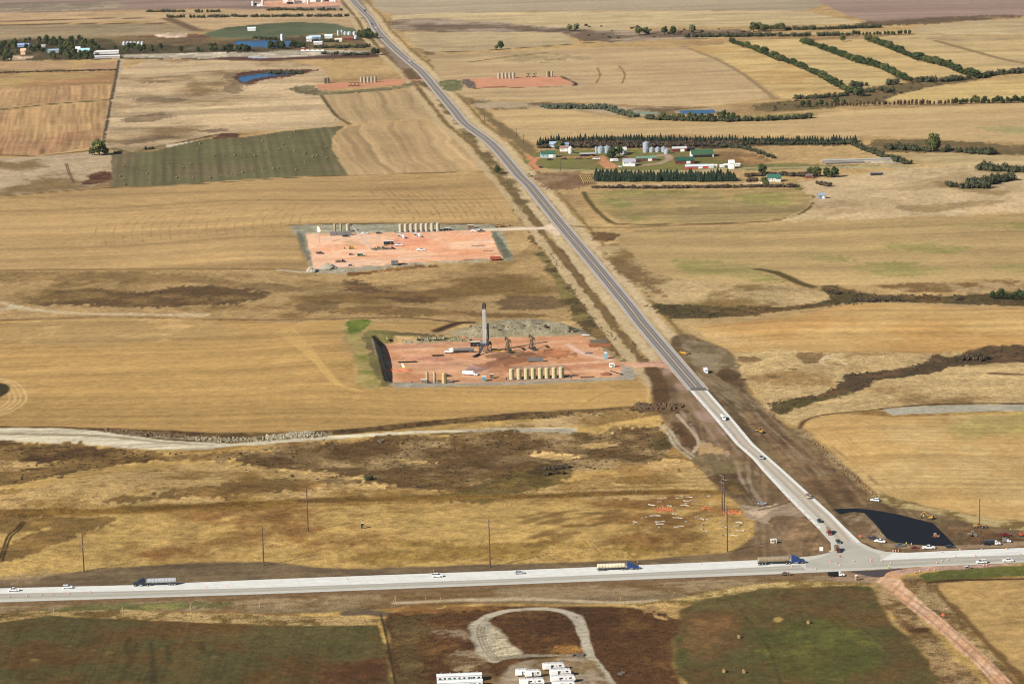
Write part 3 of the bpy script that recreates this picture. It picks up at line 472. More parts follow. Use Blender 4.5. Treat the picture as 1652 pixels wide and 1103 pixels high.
fill([(-300,838),(0,836),(200,830),(180,842),(150,855),(120,862),(60,888),(0,908),(-300,920),(-300,900),(0,888),(40,872),(100,850),(0,855),(-200,858)], (118,92,56), B, 520, feather=8, edge=7, alpha=.85)
stroke([(40,842),(30,855),(18,865),(10,885),(4,905)], (84,64,36), 1.6, 1, seed=86, edge=.3); stroke([(36,841),(26,853),(13,864),(6,882),(0,900)], (84,64,36), 1.6, 1, seed=86, edge=.3)
# golden sward down to the highway, darker tussocks between the posts and the net heaps
fill([(560,880),(640,870),(800,885),(930,880),(1000,870),(1100,885),(1200,880),(1200,895),(1080,900),(900,905),(700,912),(560,910)], (150,120,62), B, 521, feather=16, edge=10, c2=(176,140,76), mixsc=24, alpha=.8)
for k in range(46):
    a, b = random.uniform(840,1120), random.uniform(825,885); stroke([(a,b),(a+random.uniform(10,26),b-random.uniform(1,5))], (124,94,56), random.uniform(3,8), 5, seed=600+k, edge=3, alpha=.6)
for k in range(60):
    a, b = random.uniform(-20,820), random.uniform(815,905); stroke([(a,b),(a+random.uniform(8,30),b-random.uniform(-1,3))], (146,112,62), random.uniform(2,6), 5, seed=700+k, edge=3, alpha=.5)
for k in range(50):
    a, b = random.uniform(-20,800), random.uniform(760,825); stroke([(a,b),(a+random.uniform(8,34),b-random.uniform(0,4))], (132,104,62), random.uniform(2,5), 5, seed=760+k, edge=3, alpha=.5)
# --- graded soil along the highway
DR = {'rows': [(2.2, .09), (6, .10)], 'patch': [(24, .08), (6, .08)], 'warp': 5}
fill([(-400,944),(0,934),(100,925),(200,913),(330,905),(430,906),(520,915),(640,916),(720,913),(830,908),(950,905),(1040,903),(1120,895),(1180,889),(1240,872),(1290,855),(1330,880),(1345,893),(1220,908),(820,925),(400,940),(0,954),(-400,964)], (116,98,80), DR, 530, feather=4, edge=4, c2=(136,116,92), mixsc=40, tuf=.5)
fill([(-300,935),(0,930),(90,922),(60,938),(0,944)], (150,128,98), DR, 531, feather=6, edge=4, alpha=.6)
fill([(1052,600),(1075,588),(1092,598),(1126,634),(1160,678),(1196,716),(1238,760),(1276,800),(1305,828),(1328,852),(1345,880),(1340,893),(1290,899),(1200,904),(1170,905),(1180,890),(1207,872),(1216,850),(1214,832),(1190,815),(1170,800),(1152,780),(1120,752),(1096,722),(1082,700),(1075,676),(1060,652),(1056,630)], (146,121,96), dict(DR, ang=PI/2-.1), 532, feather=4, edge=5, c2=(128,104,80), mixsc=30, tuf=.5)
fill([(1036,592),(1062,590),(1075,610),(1085,640),(1070,660),(1052,650),(1048,615)], (104,80,58), S_D, 533, feather=4, edge=3)
fill([(1018,650),(1060,652),(1100,650),(1110,662),(1085,670),(1050,668),(1020,664)], (88,68,50), S_D, 534, feather=5, edge=6, c2=(130,106,78), mixsc=8, tuf=1.6)
fill([(1100,670),(1120,690),(1130,712),(1124,728),(1095,720),(1080,690)], (92,70,50), S_D, 535, feather=5, edge=4)
fill([(1122,712),(1160,716),(1178,730),(1150,740),(1124,730)], (182,146,92), S_D, 536, feather=5, edge=4)
stroke([(1064,686),(1078,700),(1088,718),(1104,732),(1130,748),(1158,765)], (176,160,126), 2.2, 1.2, seed=90, edge=.6); stroke([(1070,684),(1084,698),(1094,715),(1110,729),(1136,745),(1164,762)], (176,160,126), 2.0, 1.2, seed=90, edge=.6)
stroke([(1092,668),(1108,686),(1122,702),(1127,716),(1118,730)], (184,160,120), 2.4, 1.5, seed=91, edge=.6)
fill([(1120,735),(1150,732),(1190,745),(1230,775),(1240,800),(1200,812),(1165,795),(1135,765)], (148,128,98), dict(DR, ang=PI/2), 537, feather=6, edge=5, c2=(108,86,62), mixsc=22)
for k in range(7): stroke([(1160+k*9,735+k*3),(1175+k*7,760+k*4),(1192+k*7,790+k*4),(1212+k*5,812+k*4)], (172,150,120) if k % 2 else (104,84,60), 1.6, 1.8, seed=340+k, edge=1.6, alpha=.55, dash=-.1)
fill([(1166,765),(1190,772),(1205,790),(1190,800),(1168,790)], (104,84,56), S_D, 538, feather=5, edge=4, c2=(150,122,76), mixsc=14)
fill([(1190,812),(1222,818),(1278,812),(1300,835),(1262,848),(1222,842),(1196,830)], (164,142,114), DR, 539, feather=5, edge=4)
fill([(1240,835),(1290,832),(1322,868),(1320,890),(1270,880),(1250,855)], (128,104,82), dict(DR, ang=PI/2-.3), 540, feather=6, edge=4)
stroke([(1225,822),(1245,818),(1268,811),(1278,808)], (90,72,54), 2, 1.5, seed=92)
for k in range(6): stroke([(1205+k*12,838+k*2),(1212+k*12,858),(1225+k*14,880+k)], (154,132,108), 1.5, 2.2, seed=350+k, edge=1.4, alpha=.45, dash=-.1)
# east side
DE = {'rows': [(2.4, .12), (6, .12)], 'patch': [(24, .07), (5, .08)], 'ang': PI/2+.03, 'warp': 3, 'len': 40}
fill([(1088,542),(1112,538),(1140,550),(1180,568),(1194,600),(1216,640),(1240,664),(1268,686),(1290,694),(1305,706),(1340,732),(1390,778),(1420,802),(1480,814),(1560,832),(1652,842),(2000,880),(2000,896),(1652,886),(1460,893),(1395,886),(1333,838),(1290,794),(1256,760),(1195,700),(1136,632),(1098,585),(1078,556)], (122,100,78), DE, 550, feather=4, edge=4, c2=(146,124,96), mixsc=30, mixlo=-.2, mixhi=.35, tuf=.5)
fill([(1090,545),(1130,548),(1180,570),(1190,598),(1150,600),(1120,585)], (128,112,86), S_D, 551, feather=6, edge=4, c2=(150,132,100), mixsc=20)
fill([(1165,585),(1194,605),(1225,660),(1190,630),(1160,605)], (98,78,58), S_D, 552, feather=6, edge=4)
fill([(1180,660),(1240,664),(1290,710),(1370,780),(1420,806),(1380,818),(1340,812),(1290,775),(1230,715)], (114,90,70), DE, 553, feather=6, edge=4, c2=(138,112,86), mixsc=20)
for pts in ([(1130,600),(1160,622),(1200,645),(1230,660),(1250,680),(1300,725),(1340,765)], [(1134,606),(1170,632),(1210,665),(1260,705),(1330,770)], [(1140,598),(1180,625),(1220,646),(1235,656)]):
    for o in (0, 3, 7): stroke(pts, (160,140,106), 1.4, 1.5, seed=int(95+o), edge=1.2, off=o, alpha=.6, dash=-.1)
for k in range(9): stroke([(1215+k*7,672+k),(1262+k*9,715),(1320+k*10,768),(1362+k*11,800+k)], (138,114,88) if k % 2 else (84,62,46), 1.8, 2.2, seed=360+k, edge=1.6, alpha=.5, dash=.0)
stroke([(1290,694),(1320,718),(1360,755),(1395,787),(1420,803)], (168,144,102), 5, 3, seed=97, edge=3.5, c2=(132,108,76), mixsc=8, alpha=.7)
stroke([(1416,801),(1450,812),(1500,822),(1560,834),(1620,846),(1700,856)], (182,156,100), 13, 5, seed=98, edge=4, c2=(134,112,70), mixsc=14)
fill([(1352,829),(1376,825.5),(1394,827),(1411,844),(1430,866),(1440,875),(1418,876),(1392,864),(1370,846)], (150,128,100), dict(DE, ang=PI/2-.5), 560, feather=3, edge=2, c2=(124,102,78), mixsc=16)
fill([(1508,846),(1560,846),(1652,866),(1652,880),(1545,880)], (136,106,78), dict(DE, ang=-.3), 561, feather=5, edge=4, c2=(112,86,62), mixsc=18)
fill([(1538,848),(1562,856),(1556,870),(1540,868)], (112,94,72), S_D, 562, feather=6, edge=3)
stroke([(1440,879),(1500,884),(1560,882),(1652,876)], (160,134,102), 8, 4, seed=99, edge=2)
stroke([(1652,884),(1560,888),(1462,893),(1420,889),(1395,877)], (112,82,66), 4, 2, seed=100, edge=1)
# --- south side of the highway
fill([(-400,982),(0,972),(420,958),(820,943),(1220,927),(1373,921),(1440,930),(1400,946),(1340,943),(1250,946),(1150,964),(1100,978),(1040,976),(800,972),(620,980),(500,990),(250,985),(100,986),(0,996),(-400,1006)], (158,134,96), {'rows': [(2.6, .09), (7, .11)], 'patch': [(30, .08), (6, .08)], 'warp': 6}, 570, feather=3, edge=3, c2=(136,108,76), mixsc=30, tuf=.8)
stroke([(-300,979),(0,974),(420,960),(820,945),(1220,929),(1370,923)], (142,114,88), 9, 4, seed=101, edge=1.5)
fill([(0,985),(100,979),(200,973),(330,970),(380,974),(300,980),(180,984),(60,990)], (98,104,60), S_D, 571, feather=6, edge=4, alpha=.8)
fill([(-300,998),(0,990),(90,983),(250,985),(400,992),(615,996),(615,1006),(500,1008),(250,1002),(80,992),(0,1003),(-300,1010)], (180,148,90), {'patch': [(9, .16)]}, 572, feather=4, edge=4, c2=(130,106,66), mixsc=12, tuf=1.2)
stroke([(640,972),(740,968),(860,966),(1000,972),(1060,968)], (186,162,118), 5, 3, seed=102, edge=1.5)
stroke([(1020,976),(1080,974),(1120,968),(1170,955),(1250,944),(1300,942),(1380,942)], (196,164,98), 9, 4, seed=103, edge=4, c2=(150,124,76), mixsc=10, tuf=1.2)
stroke([(560,990),(590,988),(615,991)], (116,100,84), 9, 4, seed=104, edge=3)
fill([(-400,1012),(0,1003),(80,992),(250,1001),(420,1008),(500,1009),(610,1007),(622,1040),(632,1103),(640,1300),(-800,1300)], (86,82,50), {'patch': [(60, .14), (14, .10), (4, .10)], 'rows': [(1.6, .06)], 'ang': PI/2-.05}, 580, name='green_field', feather=2, edge=2, c2=(106,82,50), mixsc=40, mixlo=.0, mixhi=.4, tuf=.6)
for c, r in [((50,1052),5), ((55,1064),8), ((112,1041),4), ((150,1048),7), ((175,1052),6), ((345,1059),4)]:
    fill([(c[0]-r*1.3,c[1]),(c[0],c[1]-r*.35),(c[0]+r*1.3,c[1]),(c[0],c[1]+r*.35)], (140,122,80), S_D, int(590+c[0]), feather=2.5, edge=1.5, alpha=.8)
for pts in ([(210,1028),(203,1045),(208,1055)], [(244,1038),(246,1062),(248,1100)], [(270,1040),(272,1065)], [(325,1035),(330,1052)]):
    stroke(pts, (56,54,34), 2.4, 2.5, seed=int(pts[0][0]), alpha=.6, edge=1)
fill([(560,1070),(640,1060),(640,1200),(480,1200),(520,1090)], (94,60,42), S_D, 581, feather=18, edge=8, alpha=.7)
fill([(617,1004),(632,985),(800,978),(1040,978),(1090,990),(1100,1010),(1085,1040),(1100,1103),(1110,1300),(640,1300),(632,1103),(622,1040)], (98,68,44), {'patch': [(34, .16), (10, .16), (3, .14)]}, 585, feather=4, edge=4, c2=(134,98,60), mixsc=20, mixlo=-.05, mixhi=.6, tuf=1.1)
fill([(640,980),(760,976),(820,980),(780,985),(700,990),(650,990)], (150,110,66), B, 586, feather=6, edge=6, alpha=.7)
fill([(1040,978),(1080,976),(1120,985),(1100,1000),(1060,1000)], (172,136,80), B, 587, feather=10, edge=8, alpha=.8)
fill([(640,1000),(690,995),(690,1040),(695,1090),(660,1120),(636,1103),(625,1040)], (88,80,50), B, 588, feather=12, edge=8, alpha=.6)
fill([(880,1050),(905,1042),(935,1046),(948,1056),(910,1060)], (160,116,66), B, 589, feather=6, edge=4, alpha=.8)
fill([(1100,985),(1140,966),(1250,947),(1340,944),(1400,946),(1432,985),(1470,1030),(1500,1070),(1520,1103),(1600,1300),(1120,1300),(1100,1103),(1085,1040)], (86,84,50), {'patch': [(50, .13), (12, .10), (3.5, .10)]}, 600, name='green_field', feather=4, edge=4, c2=(112,88,56), mixsc=34, mixlo=-.35, mixhi=.35, tuf=.6)
fill([(1140,968),(1250,950),(1400,950),(1425,980),(1340,976),(1250,975),(1150,985)], (108,84,58), B, 601, feather=16, edge=9, alpha=.75, c2=(92,88,54), mixsc=20)
fill([(1100,1000),(1170,990),(1180,1030),(1150,1080),(1120,1103),(1095,1060)], (112,82,56), B, 602, feather=16, edge=9, alpha=.6)
fill([(1250,1010),(1360,1000),(1420,1060),(1400,1103),(1280,1103),(1220,1060)], (78,86,42), B, 603, feather=24, edge=9, alpha=.6)
for pts, c in [([(1196,985),(1215,1010),(1240,1045),(1260,1103)], (70,66,40)), ([(1330,985),(1360,1010),(1400,1050)], (120,108,72)), ([(1350,983),(1385,1012),(1425,1050)], (120,108,72)), ([(1370,985),(1400,1012),(1430,1040)], (116,100,68)), ([(1290,985),(1300,1010)], (70,66,40))]:
    stroke(pts, c, 1.4, 1.2, seed=int(pts[0][0]), edge=.5, alpha=.6)
fill([(1248,996),(1256,994),(1264,998),(1256,1004),(1248,1002)], (176,142,76), S_D, 604, feather=2, edge=1)
fill([(1400,932),(1430,930),(1440,950),(1480,990),(1530,1045),(1590,1110),(1680,1300),(1590,1300),(1520,1103),(1472,1030),(1432,985)], (166,134,86), B, 610, feather=4, edge=4, c2=(128,100,66), mixsc=16, tuf=1.0)
fill([(1440,932),(1478,926),(1520,940),(1560,1008),(1640,1090),(1760,1300),(1660,1300),(1600,1103),(1550,1040),(1490,975)], (168,138,90), B, 611, feather=4, edge=4, c2=(134,106,70), mixsc=16, tuf=1.0)
fill([(1462,1012),(1502,1010),(1505,1018),(1470,1021)], (92,66,44), S_D, 612, feather=4, edge=3)
stubble([(1512,942),(1540,936),(1652,935),(2000,926),(2000,1300),(1760,1300),(1652,1098),(1600,1045),(1545,985),(1512,952)], (186,148,88), 613, st={'rows': [(3, .06)], 'patch': [(14, .13), (5, .10)], 'warp': 30, 'wsc': 30}, edge=2)
stroke([(1508,944),(1520,962),(1545,985),(1600,1045),(1652,1098),(1720,1180)], (126,98,62), 4, 3, seed=105, edge=2)
fill([(1480,925),(1540,918),(1652,911),(2000,900),(2000,920),(1652,929),(1540,935),(1500,938)], (94,100,52), S_D, 614, name='grass_verge', feather=3, edge=2.5, tuf=.6)
stroke([(1498,939),(1540,936),(1652,933),(1900,925)], (84,58,40), 3.5, 2, seed=106, edge=1.5)
# dirt road to the south
fill([(1400,921),(1425,925),(1443,917.5),(1480,915.5),(1500,914),(1480,920),(1462,924),(1450,931),(1460,945),(1500,981),(1555,1026),(1602,1070),(1634,1103),(1720,1210),(1690,1230),(1602,1103),(1572,1070),(1523,1026),(1469,982),(1424,945),(1408,934)], (214,177,148), {'rows': [(2.0, .10)], 'ang': PI/2-.42, 'patch': [(12, .06), (3, .05)], 'warp': 1}, 620, feather=1.6, edge=1.0, name='dirt_road', tuf=.3, c2=(204,160,124), mixsc=14)
fill([(1440,917),(1640,908),(1652,910),(1540,917),(1480,923),(1450,925)], (178,142,116), S_D, 621, feather=3, edge=2)
fill([(1340,922),(1400,922),(1420,934),(1400,940),(1345,936)], (158,130,100), DR, 622, feather=4, edge=2)
for o in (-2.6, 2.4): stroke([(1436,948),(1485,982),(1540,1026),(1588,1070),(1618,1103),(1700,1210)], (164,118,98), 1.2, 1, seed=107, edge=.5, off=o, alpha=.7)
# gravel loop round the trailer yard
GL = {'rows': [(1.4, .10)], 'patch': [(10, .08), (3, .08)], 'warp': 2, 'ang': .4}
fill([(690,1018),(720,1014),(755,1016),(762,1028),(745,1036),(712,1032)], (164,140,108), S_D, 630, feather=4, edge=5, c2=(112,80,56), mixsc=6, alpha=.9)
fill([(722,1060),(750,1050),(790,1045),(810,1062),(800,1078),(760,1082),(725,1078)], (156,134,98), S_D, 631, feather=6, edge=5, c2=(120,92,64), mixsc=9)
fill([(786,1006),(796,1010),(812,1022),(826,1040),(842,1052),(840,1058),(815,1062),(800,1060),(788,1040),(782,1020)], (190,176,144), GL, 632, feather=3, edge=3)
for pts, w in [([(798,1066),(786,1052),(776,1036),(770,1020),(773,1008),(783,996),(800,989),(820,984.5),(845,982.5),(870,981.6),(895,983),(914,987),(928,995),(936,1006),(944,1030),(952,1052),(958,1069),(975,1090),(996,1120),(1020,1180)], 5.2)]:
    stroke(pts, (184,168,134), w, 1.5, seed=110, edge=1.2, name='gravel_drive', st=GL, tuf=.3)
fill([(914,985),(940,992),(944,1004),(932,1004),(922,994)], (178,162,130), GL, 633, feather=2, edge=1.5)
fill([(758,1004),(778,998),(790,1008),(790,1030),(806,1062),(790,1068),(766,1045),(760,1020)], (178,162,128), GL, 634, feather=3, edge=3)
fill([(800,1100),(812,1082),(830,1068),(850,1062),(900,1060),(950,1062),(966,1068),(985,1100),(1005,1130),(1010,1300),(790,1300),(795,1130)], (168,146,112), S_D, 635, feather=4, edge=3, name='gravel_yard', tuf=.3, c2=(146,122,90), mixsc=12)
stroke([(800,1064),(820,1060),(860,1057),(910,1057),(950,1060)], (160,148,124), 4.5, 2, seed=111, edge=1.5, st=GL)
for o in (-1.5, .2, 1.8): stroke([(800,1064),(784,1046),(776,1025),(776,1010),(790,996)], (128,112,84), .7, .8, seed=112, edge=.3, off=o, alpha=.7)
fill([(690,1092),(790,1080),(800,1100),(800,1200),(690,1200)], (120,98,70), S_D, 636, feather=6, edge=4, alpha=.7)
stroke([(614,990),(622,1020),(630,1060),(640,1110)], (70,58,38), 1.2, 1, seed=113, edge=.3)

# ------------------------------------------------------------------ far pads, water and dark ground get their own sheets cut out of the same grid
fill([(468,140),(510,136),(515,149),(640,141),(668,132),(668,138),(640,145),(520,154),(475,152)], (122,112,88), S_D, 640, feather=6, edge=4)
fill(None, (200,142,112), {'patch': [(30, .08)]}, 641, feather=4, edge=2, world=PAD4, name='well_pad', tuf=.2, label='far red well pad left of the highway')
fill(None, (204,146,116), {'patch': [(30, .08)]}, 642, feather=4, edge=2, world=PAD5, name='well_pad', tuf=.2, label='far red well pad right of the highway')
fill([(743,129),(758,127),(768,136),(772,143),(755,143),(745,136)], (102,88,80), S_D, 643, feather=5, edge=3)
fill([(705,131),(742,129),(752,145),(720,148)], (106,110,76), S_D, 644, feather=6, edge=4)
stroke([(655,130),(680,129.5),(720,129),(765,127)], (200,146,122), 7, 4, seed=115, edge=1)
stroke([(905,123),(929,137.5),(870,140.5)], (70,60,48), 5, 3, seed=116, edge=1)
stroke([(768,143),(800,141),(850,142)], (130,76,60), 8, 5, seed=117, edge=3)
fill([(407,11),(420,2),(545,-3),(552,6),(545,10),(470,12)], (216,164,138), S_D, 645, feather=8, edge=4, name='gravel_yard')
WATER = [([(376,68),(400,66),(440,66.5),(470,68),(490,71),(485,75),(440,77),(400,76.5),(382,73)], 'blue stock pond beside the far farmstead'),
 ([(385,129),(384,125),(398,122),(430,118),(460,116),(486,116.5),(484,118.5),(452,121.5),(428,124.5),(408,128),(398,132.5),(390,132)], 'bright blue pond in a hollow left of the highway'),
 ([(1096,180),(1120,179),(1150,178.5),(1154,182),(1135,185),(1100,184.5)], 'small blue pond behind the tree belt')]
for k, (q, lb) in enumerate(WATER):
    fill(q, (60,100,140), None, 650+k, feather=1, edge=0, name='water', label=lb)
fill([(400,93),(404,91.5),(430,92),(432,94),(412,94.5)], (160,164,166), None, 655, feather=5, edge=2)
fill([(1024,180),(1060,181),(1080,184),(1030,186)], (126,142,122), S_D, 656, feather=8, edge=3)

stroke([(775,371),(830,369.5),(880,368),(900,367)], (230,208,180), 15, 3, seed=33, edge=1.5, name='gravel_road', tuf=.2)
fill([(876,364),(893,360),(908,376),(899,381),(884,372)], (222,196,168), S_D, 191, feather=3, edge=1)
fill([(995,583),(1030,585.5),(1058,583),(1070,576),(1083,582),(1095,600),(1104,618),(1090,604),(1076,594),(1050,591),(1015,593)], (212,164,136), S_D, 192, feather=3, edge=2.5, c2=(190,146,116), mixsc=9)
stroke([(1082,596),(1096,620),(1112,645),(1134,668),(1160,698)], (176,142,116), 10, 6, seed=193, edge=4, alpha=.7, c2=(150,124,98))
for pts in ([(1120,640),(1150,680),(1185,722),(1222,765)], [(1110,645),(1140,690),(1180,745),(1200,780)], [(1090,650),(1125,700),(1160,740)]): stroke(pts, (176,150,122), 1.8, 2, seed=194, edge=1.2, alpha=.55, dash=-.1)

# ------------------------------------------------------------------ cut the painted grid into sheets
def ground_material(name):
    m = bpy.data.materials.new(name); m.use_nodes = True; nt = m.node_tree; L = nt.links; b = nt.nodes['Principled BSDF']
    b.inputs['Roughness'].default_value = 1; b.inputs['Specular IOR Level'].default_value = .08
    at = nt.nodes.new('ShaderNodeAttribute'); at.attribute_name = 'earth'; tf = nt.nodes.new('ShaderNodeAttribute'); tf.attribute_name = 'tuft'
    tc = nt.nodes.new('ShaderNodeTexCoord')
    def noise(sc, det, ro=.6):
        n = nt.nodes.new('ShaderNodeTexNoise'); n.inputs['Scale'].default_value = sc; n.inputs['Detail'].default_value = det; n.inputs['Roughness'].default_value = ro
        L.new(tc.outputs['Object'], n.inputs['Vector']); return n
    def rng(src, a, b_, c, d):
        r = nt.nodes.new('ShaderNodeMapRange'); r.inputs['From Min'].default_value = a; r.inputs['From Max'].default_value = b_; r.inputs['To Min'].default_value = c; r.inputs['To Max'].default_value = d
        L.new(src, r.inputs['Value']); return r
    n1 = noise(.9, 3); n2 = noise(.22, 4)
    def M(op, a, b_):
        q = nt.nodes.new('ShaderNodeMath'); q.operation = op
        for i, v in enumerate((a, b_)):
            if isinstance(v, (int, float)): q.inputs[i].default_value = v
            else: L.new(v, q.inputs[i])
        return q.outputs[0]
    k = M('MULTIPLY', M('ADD', M('MULTIPLY', M('SUBTRACT', n1.outputs['Fac'], .5), 1.6), M('MULTIPLY', M('SUBTRACT', n2.outputs['Fac'], .5), 1.1)), M('ADD', M('MULTIPLY', tf.outputs['Fac'], .75), .36))
    n3 = noise(.055, 6, .75); n4 = noise(.30, 3, .7)
    dk = rng(n4.outputs['Fac'], .54, .72, 0, .38)
    f = M('MULTIPLY', M('ADD', M('ADD', k, M('MULTIPLY', M('SUBTRACT', n3.outputs['Fac'], .5), .55)), 1.03), M('SUBTRACT', 1.0, M('MULTIPLY', dk.outputs['Result'], M('MULTIPLY', tf.outputs['Fac'], .8))))
    mx = nt.nodes.new('ShaderNodeMix'); mx.data_type = 'RGBA'; mx.blend_type = 'MULTIPLY'; mx.inputs['Factor'].default_value = 1
    L.new(at.outputs['Color'], mx.inputs['A']); L.new(f, mx.inputs['B']); L.new(mx.outputs['Result'], b.inputs['Base Color'])
    bp = nt.nodes.new('ShaderNodeBump'); bp.inputs['Distance'].default_value = 1.0
    L.new(M('MULTIPLY', tf.outputs['Fac'], .55), bp.inputs['Strength']); L.new(M('ADD', n1.outputs['Fac'], n2.outputs['Fac']), bp.inputs['Height']); L.new(bp.outputs['Normal'], b.inputs['Normal'])
    return m
GM = ground_material('earth_and_grass')
gy, gx = np.gradient(ZZ)
Xu = np.gradient(XX, axis=1); Yu = np.gradient(YY, axis=1); Xv = np.gradient(XX, axis=0); Yw = np.gradient(YY, axis=0)
NN = np.cross(np.stack([Xu, Yu, gx], -1).reshape(-1, 3), np.stack([Xv, Yw, gy], -1).reshape(-1, 3)); NN /= np.linalg.norm(NN, axis=1)[:, None]
idx = np.arange(nr*nc).reshape(nr, nc)
Q = np.stack([idx[:-1, :-1], idx[:-1, 1:], idx[1:, 1:], idx[1:, :-1]], -1).reshape(-1, 4)
qr = reg[:-1, :-1].ravel()
VV = np.stack([XX, YY, ZZ], -1).reshape(-1, 3); CC = np.clip(colr, .004, .85).reshape(-1, 3); TT = tuft.ravel()
GROUND_OBJS = []
def sheet(name, faces, label=None, water=False, material=None):
    vid, inv = np.unique(faces, return_inverse=True); inv = inv.reshape(-1)
    me = bpy.data.meshes.new(name); nv, nf = len(vid), len(faces)
    me.vertices.add(nv); v = VV[vid].copy()
    if water: v[:, 2] = v[:, 2].min()-.05
    me.vertices.foreach_set('co', v.ravel()); me.loops.add(nf*4); me.loops.foreach_set('vertex_index', inv.astype(np.int32))
    me.polygons.add(nf); me.polygons.foreach_set('loop_start', np.arange(0, nf*4, 4, dtype=np.int32)); me.polygons.foreach_set('loop_total', np.full(nf, 4, np.int32))
    me.update(calc_edges=True)
    if not water:
        c = me.color_attributes.new('earth', 'FLOAT_COLOR', 'POINT'); c.data.foreach_set('color', np.concatenate([CC[vid], np.ones((nv, 1))], 1).ravel().astype(np.float32))
        t = me.attributes.new('tuft', 'FLOAT', 'POINT'); t.data.foreach_set('value', TT[vid].astype(np.float32))
        me.polygons.foreach_set('use_smooth', np.ones(nf, bool)); me.normals_split_custom_set_from_vertices(NN[vid].astype(np.float32))
    o = bpy.data.objects.new(name, me); COL.objects.link(o); o['kind'] = 'structure'; me.materials.append(material or GM)
    if label: o['label'] = label
    GROUND_OBJS.append(o); return o
wm = bpy.data.materials.new('pond_water'); wm.use_nodes = True; _b = wm.node_tree.nodes['Principled BSDF']
_b.inputs['Base Color'].default_value = (.015, .085, .20, 1); _b.inputs['Roughness'].default_value = .35; _b.inputs['Specular IOR Level'].default_value = .3
_n = wm.node_tree.nodes.new('ShaderNodeTexNoise'); _n.inputs['Scale'].default_value = .35; _n.inputs['Detail'].default_value = 3
_t = wm.node_tree.nodes.new('ShaderNodeTexCoord'); _p = wm.node_tree.nodes.new('ShaderNodeBump'); _p.inputs['Strength'].default_value = .25
wm.node_tree.links.new(_t.outputs['Object'], _n.inputs['Vector']); wm.node_tree.links.new(_n.outputs['Fac'], _p.inputs['Height']); wm.node_tree.links.new(_p.outputs['Normal'], _b.inputs['Normal'])
for rid in np.unique(qr):
    nm, kd, lb = REG[rid]
    sheet(nm, Q[qr == rid], lb, water=(nm == 'water'), material=wm if nm == 'water' else None)
# ------------------------------------------------------------------ roads: flat sheets a little above the graded ground
def sheet_mat(name, c, dark=None, sc=.4, joints=None, rough=.9, amt=.12):
    m = bpy.data.materials.new(name); m.use_nodes = True; nt = m.node_tree; L = nt.links; b = nt.nodes['Principled BSDF']; b.inputs['Roughness'].default_value = rough; b.inputs['Specular IOR Level'].default_value = .2
    tc = nt.nodes.new('ShaderNodeTexCoord'); n = nt.nodes.new('ShaderNodeTexNoise'); n.inputs['Scale'].default_value = sc; n.inputs['Detail'].default_value = 5; L.new(tc.outputs['Object'], n.inputs['Vector'])
    at = nt.nodes.new('ShaderNodeAttribute'); at.attribute_name = 'lane'; sp = nt.nodes.new('ShaderNodeSeparateXYZ'); L.new(at.outputs['Vector'], sp.inputs[0])
    r = nt.nodes.new('ShaderNodeMapRange'); r.inputs['From Min'].default_value = .3; r.inputs['From Max'].default_value = .7; r.inputs['To Min'].default_value = 1-amt; r.inputs['To Max'].default_value = 1+amt; L.new(n.outputs['Fac'], r.inputs['Value'])
    mx = nt.nodes.new('ShaderNodeMix'); mx.data_type = 'RGBA'; mx.blend_type = 'MULTIPLY'; mx.inputs['Factor'].default_value = 1; L.new(r.outputs['Result'], mx.inputs['B'])
    if dark:                               # tyre-worn bands across the carriageway: list of (place, colour)
        cr = nt.nodes.new('ShaderNodeValToRGB'); L.new(sp.outputs['X'], cr.inputs['Fac']); e = cr.color_ramp.elements
        while len(e) > 1: e.remove(e[-1])
        for i, (p, cc) in enumerate(dark):
            el = e[0] if i == 0 else e.new(p); el.position = p; el.color = (*cc, 1)
        L.new(cr.outputs['Color'], mx.inputs['A'])
    else: mx.inputs['A'].default_value = (*c, 1)
    out = mx.outputs['Result']
    mp = nt.nodes.new('ShaderNodeMapping'); mp.inputs['Scale'].default_value = (14, .035, 1); L.new(at.outputs['Vector'], mp.inputs['Vector']); ns = nt.nodes.new('ShaderNodeTexNoise'); ns.inputs['Scale'].default_value = 1; ns.inputs['Detail'].default_value = 5; L.new(mp.outputs[0], ns.inputs['Vector'])
    r3 = nt.nodes.new('ShaderNodeMapRange'); r3.inputs['From Min'].default_value = .3; r3.inputs['From Max'].default_value = .7; r3.inputs['To Min'].default_value = .86; r3.inputs['To Max'].default_value = 1.08; L.new(ns.outputs['Fac'], r3.inputs['Value'])
    m3 = nt.nodes.new('ShaderNodeMix'); m3.data_type = 'RGBA'; m3.blend_type = 'MULTIPLY'; m3.inputs['Factor'].default_value = 1; L.new(out, m3.inputs['A']); L.new(r3.outputs['Result'], m3.inputs['B']); out = m3.outputs['Result']
    if joints:
        mt = nt.nodes.new('ShaderNodeMath'); mt.operation = 'FRACT'; dv = nt.nodes.new('ShaderNodeMath'); dv.operation = 'DIVIDE'; dv.inputs[1].default_value = joints
        L.new(sp.outputs['Y'], dv.inputs[0]); L.new(dv.outputs[0], mt.inputs[0]); gt = nt.nodes.new('ShaderNodeMath'); gt.operation = 'LESS_THAN'; gt.inputs[1].default_value = .07; L.new(mt.outputs[0], gt.inputs[0])
        m2 = nt.nodes.new('ShaderNodeMix'); m2.data_type = 'RGBA'; m2.blend_type = 'MULTIPLY'; L.new(gt.outputs[0], m2.inputs['Factor']); L.new(out, m2.inputs['A']); m2.inputs['B'].default_value = (.93, .93, .92, 1); out = m2.outputs['Result']
    L.new(out, b.inputs['Base Color']); return m
def resample(P, n):
    P = np.array(P, float); s = np.concatenate([[0], np.cumsum(np.linalg.norm(np.diff(P, axis=0), axis=1))]); t = np.linspace(0, s[-1], n)
    return np.stack([np.interp(t, s, P[:, 0]), np.interp(t, s, P[:, 1])], 1), t
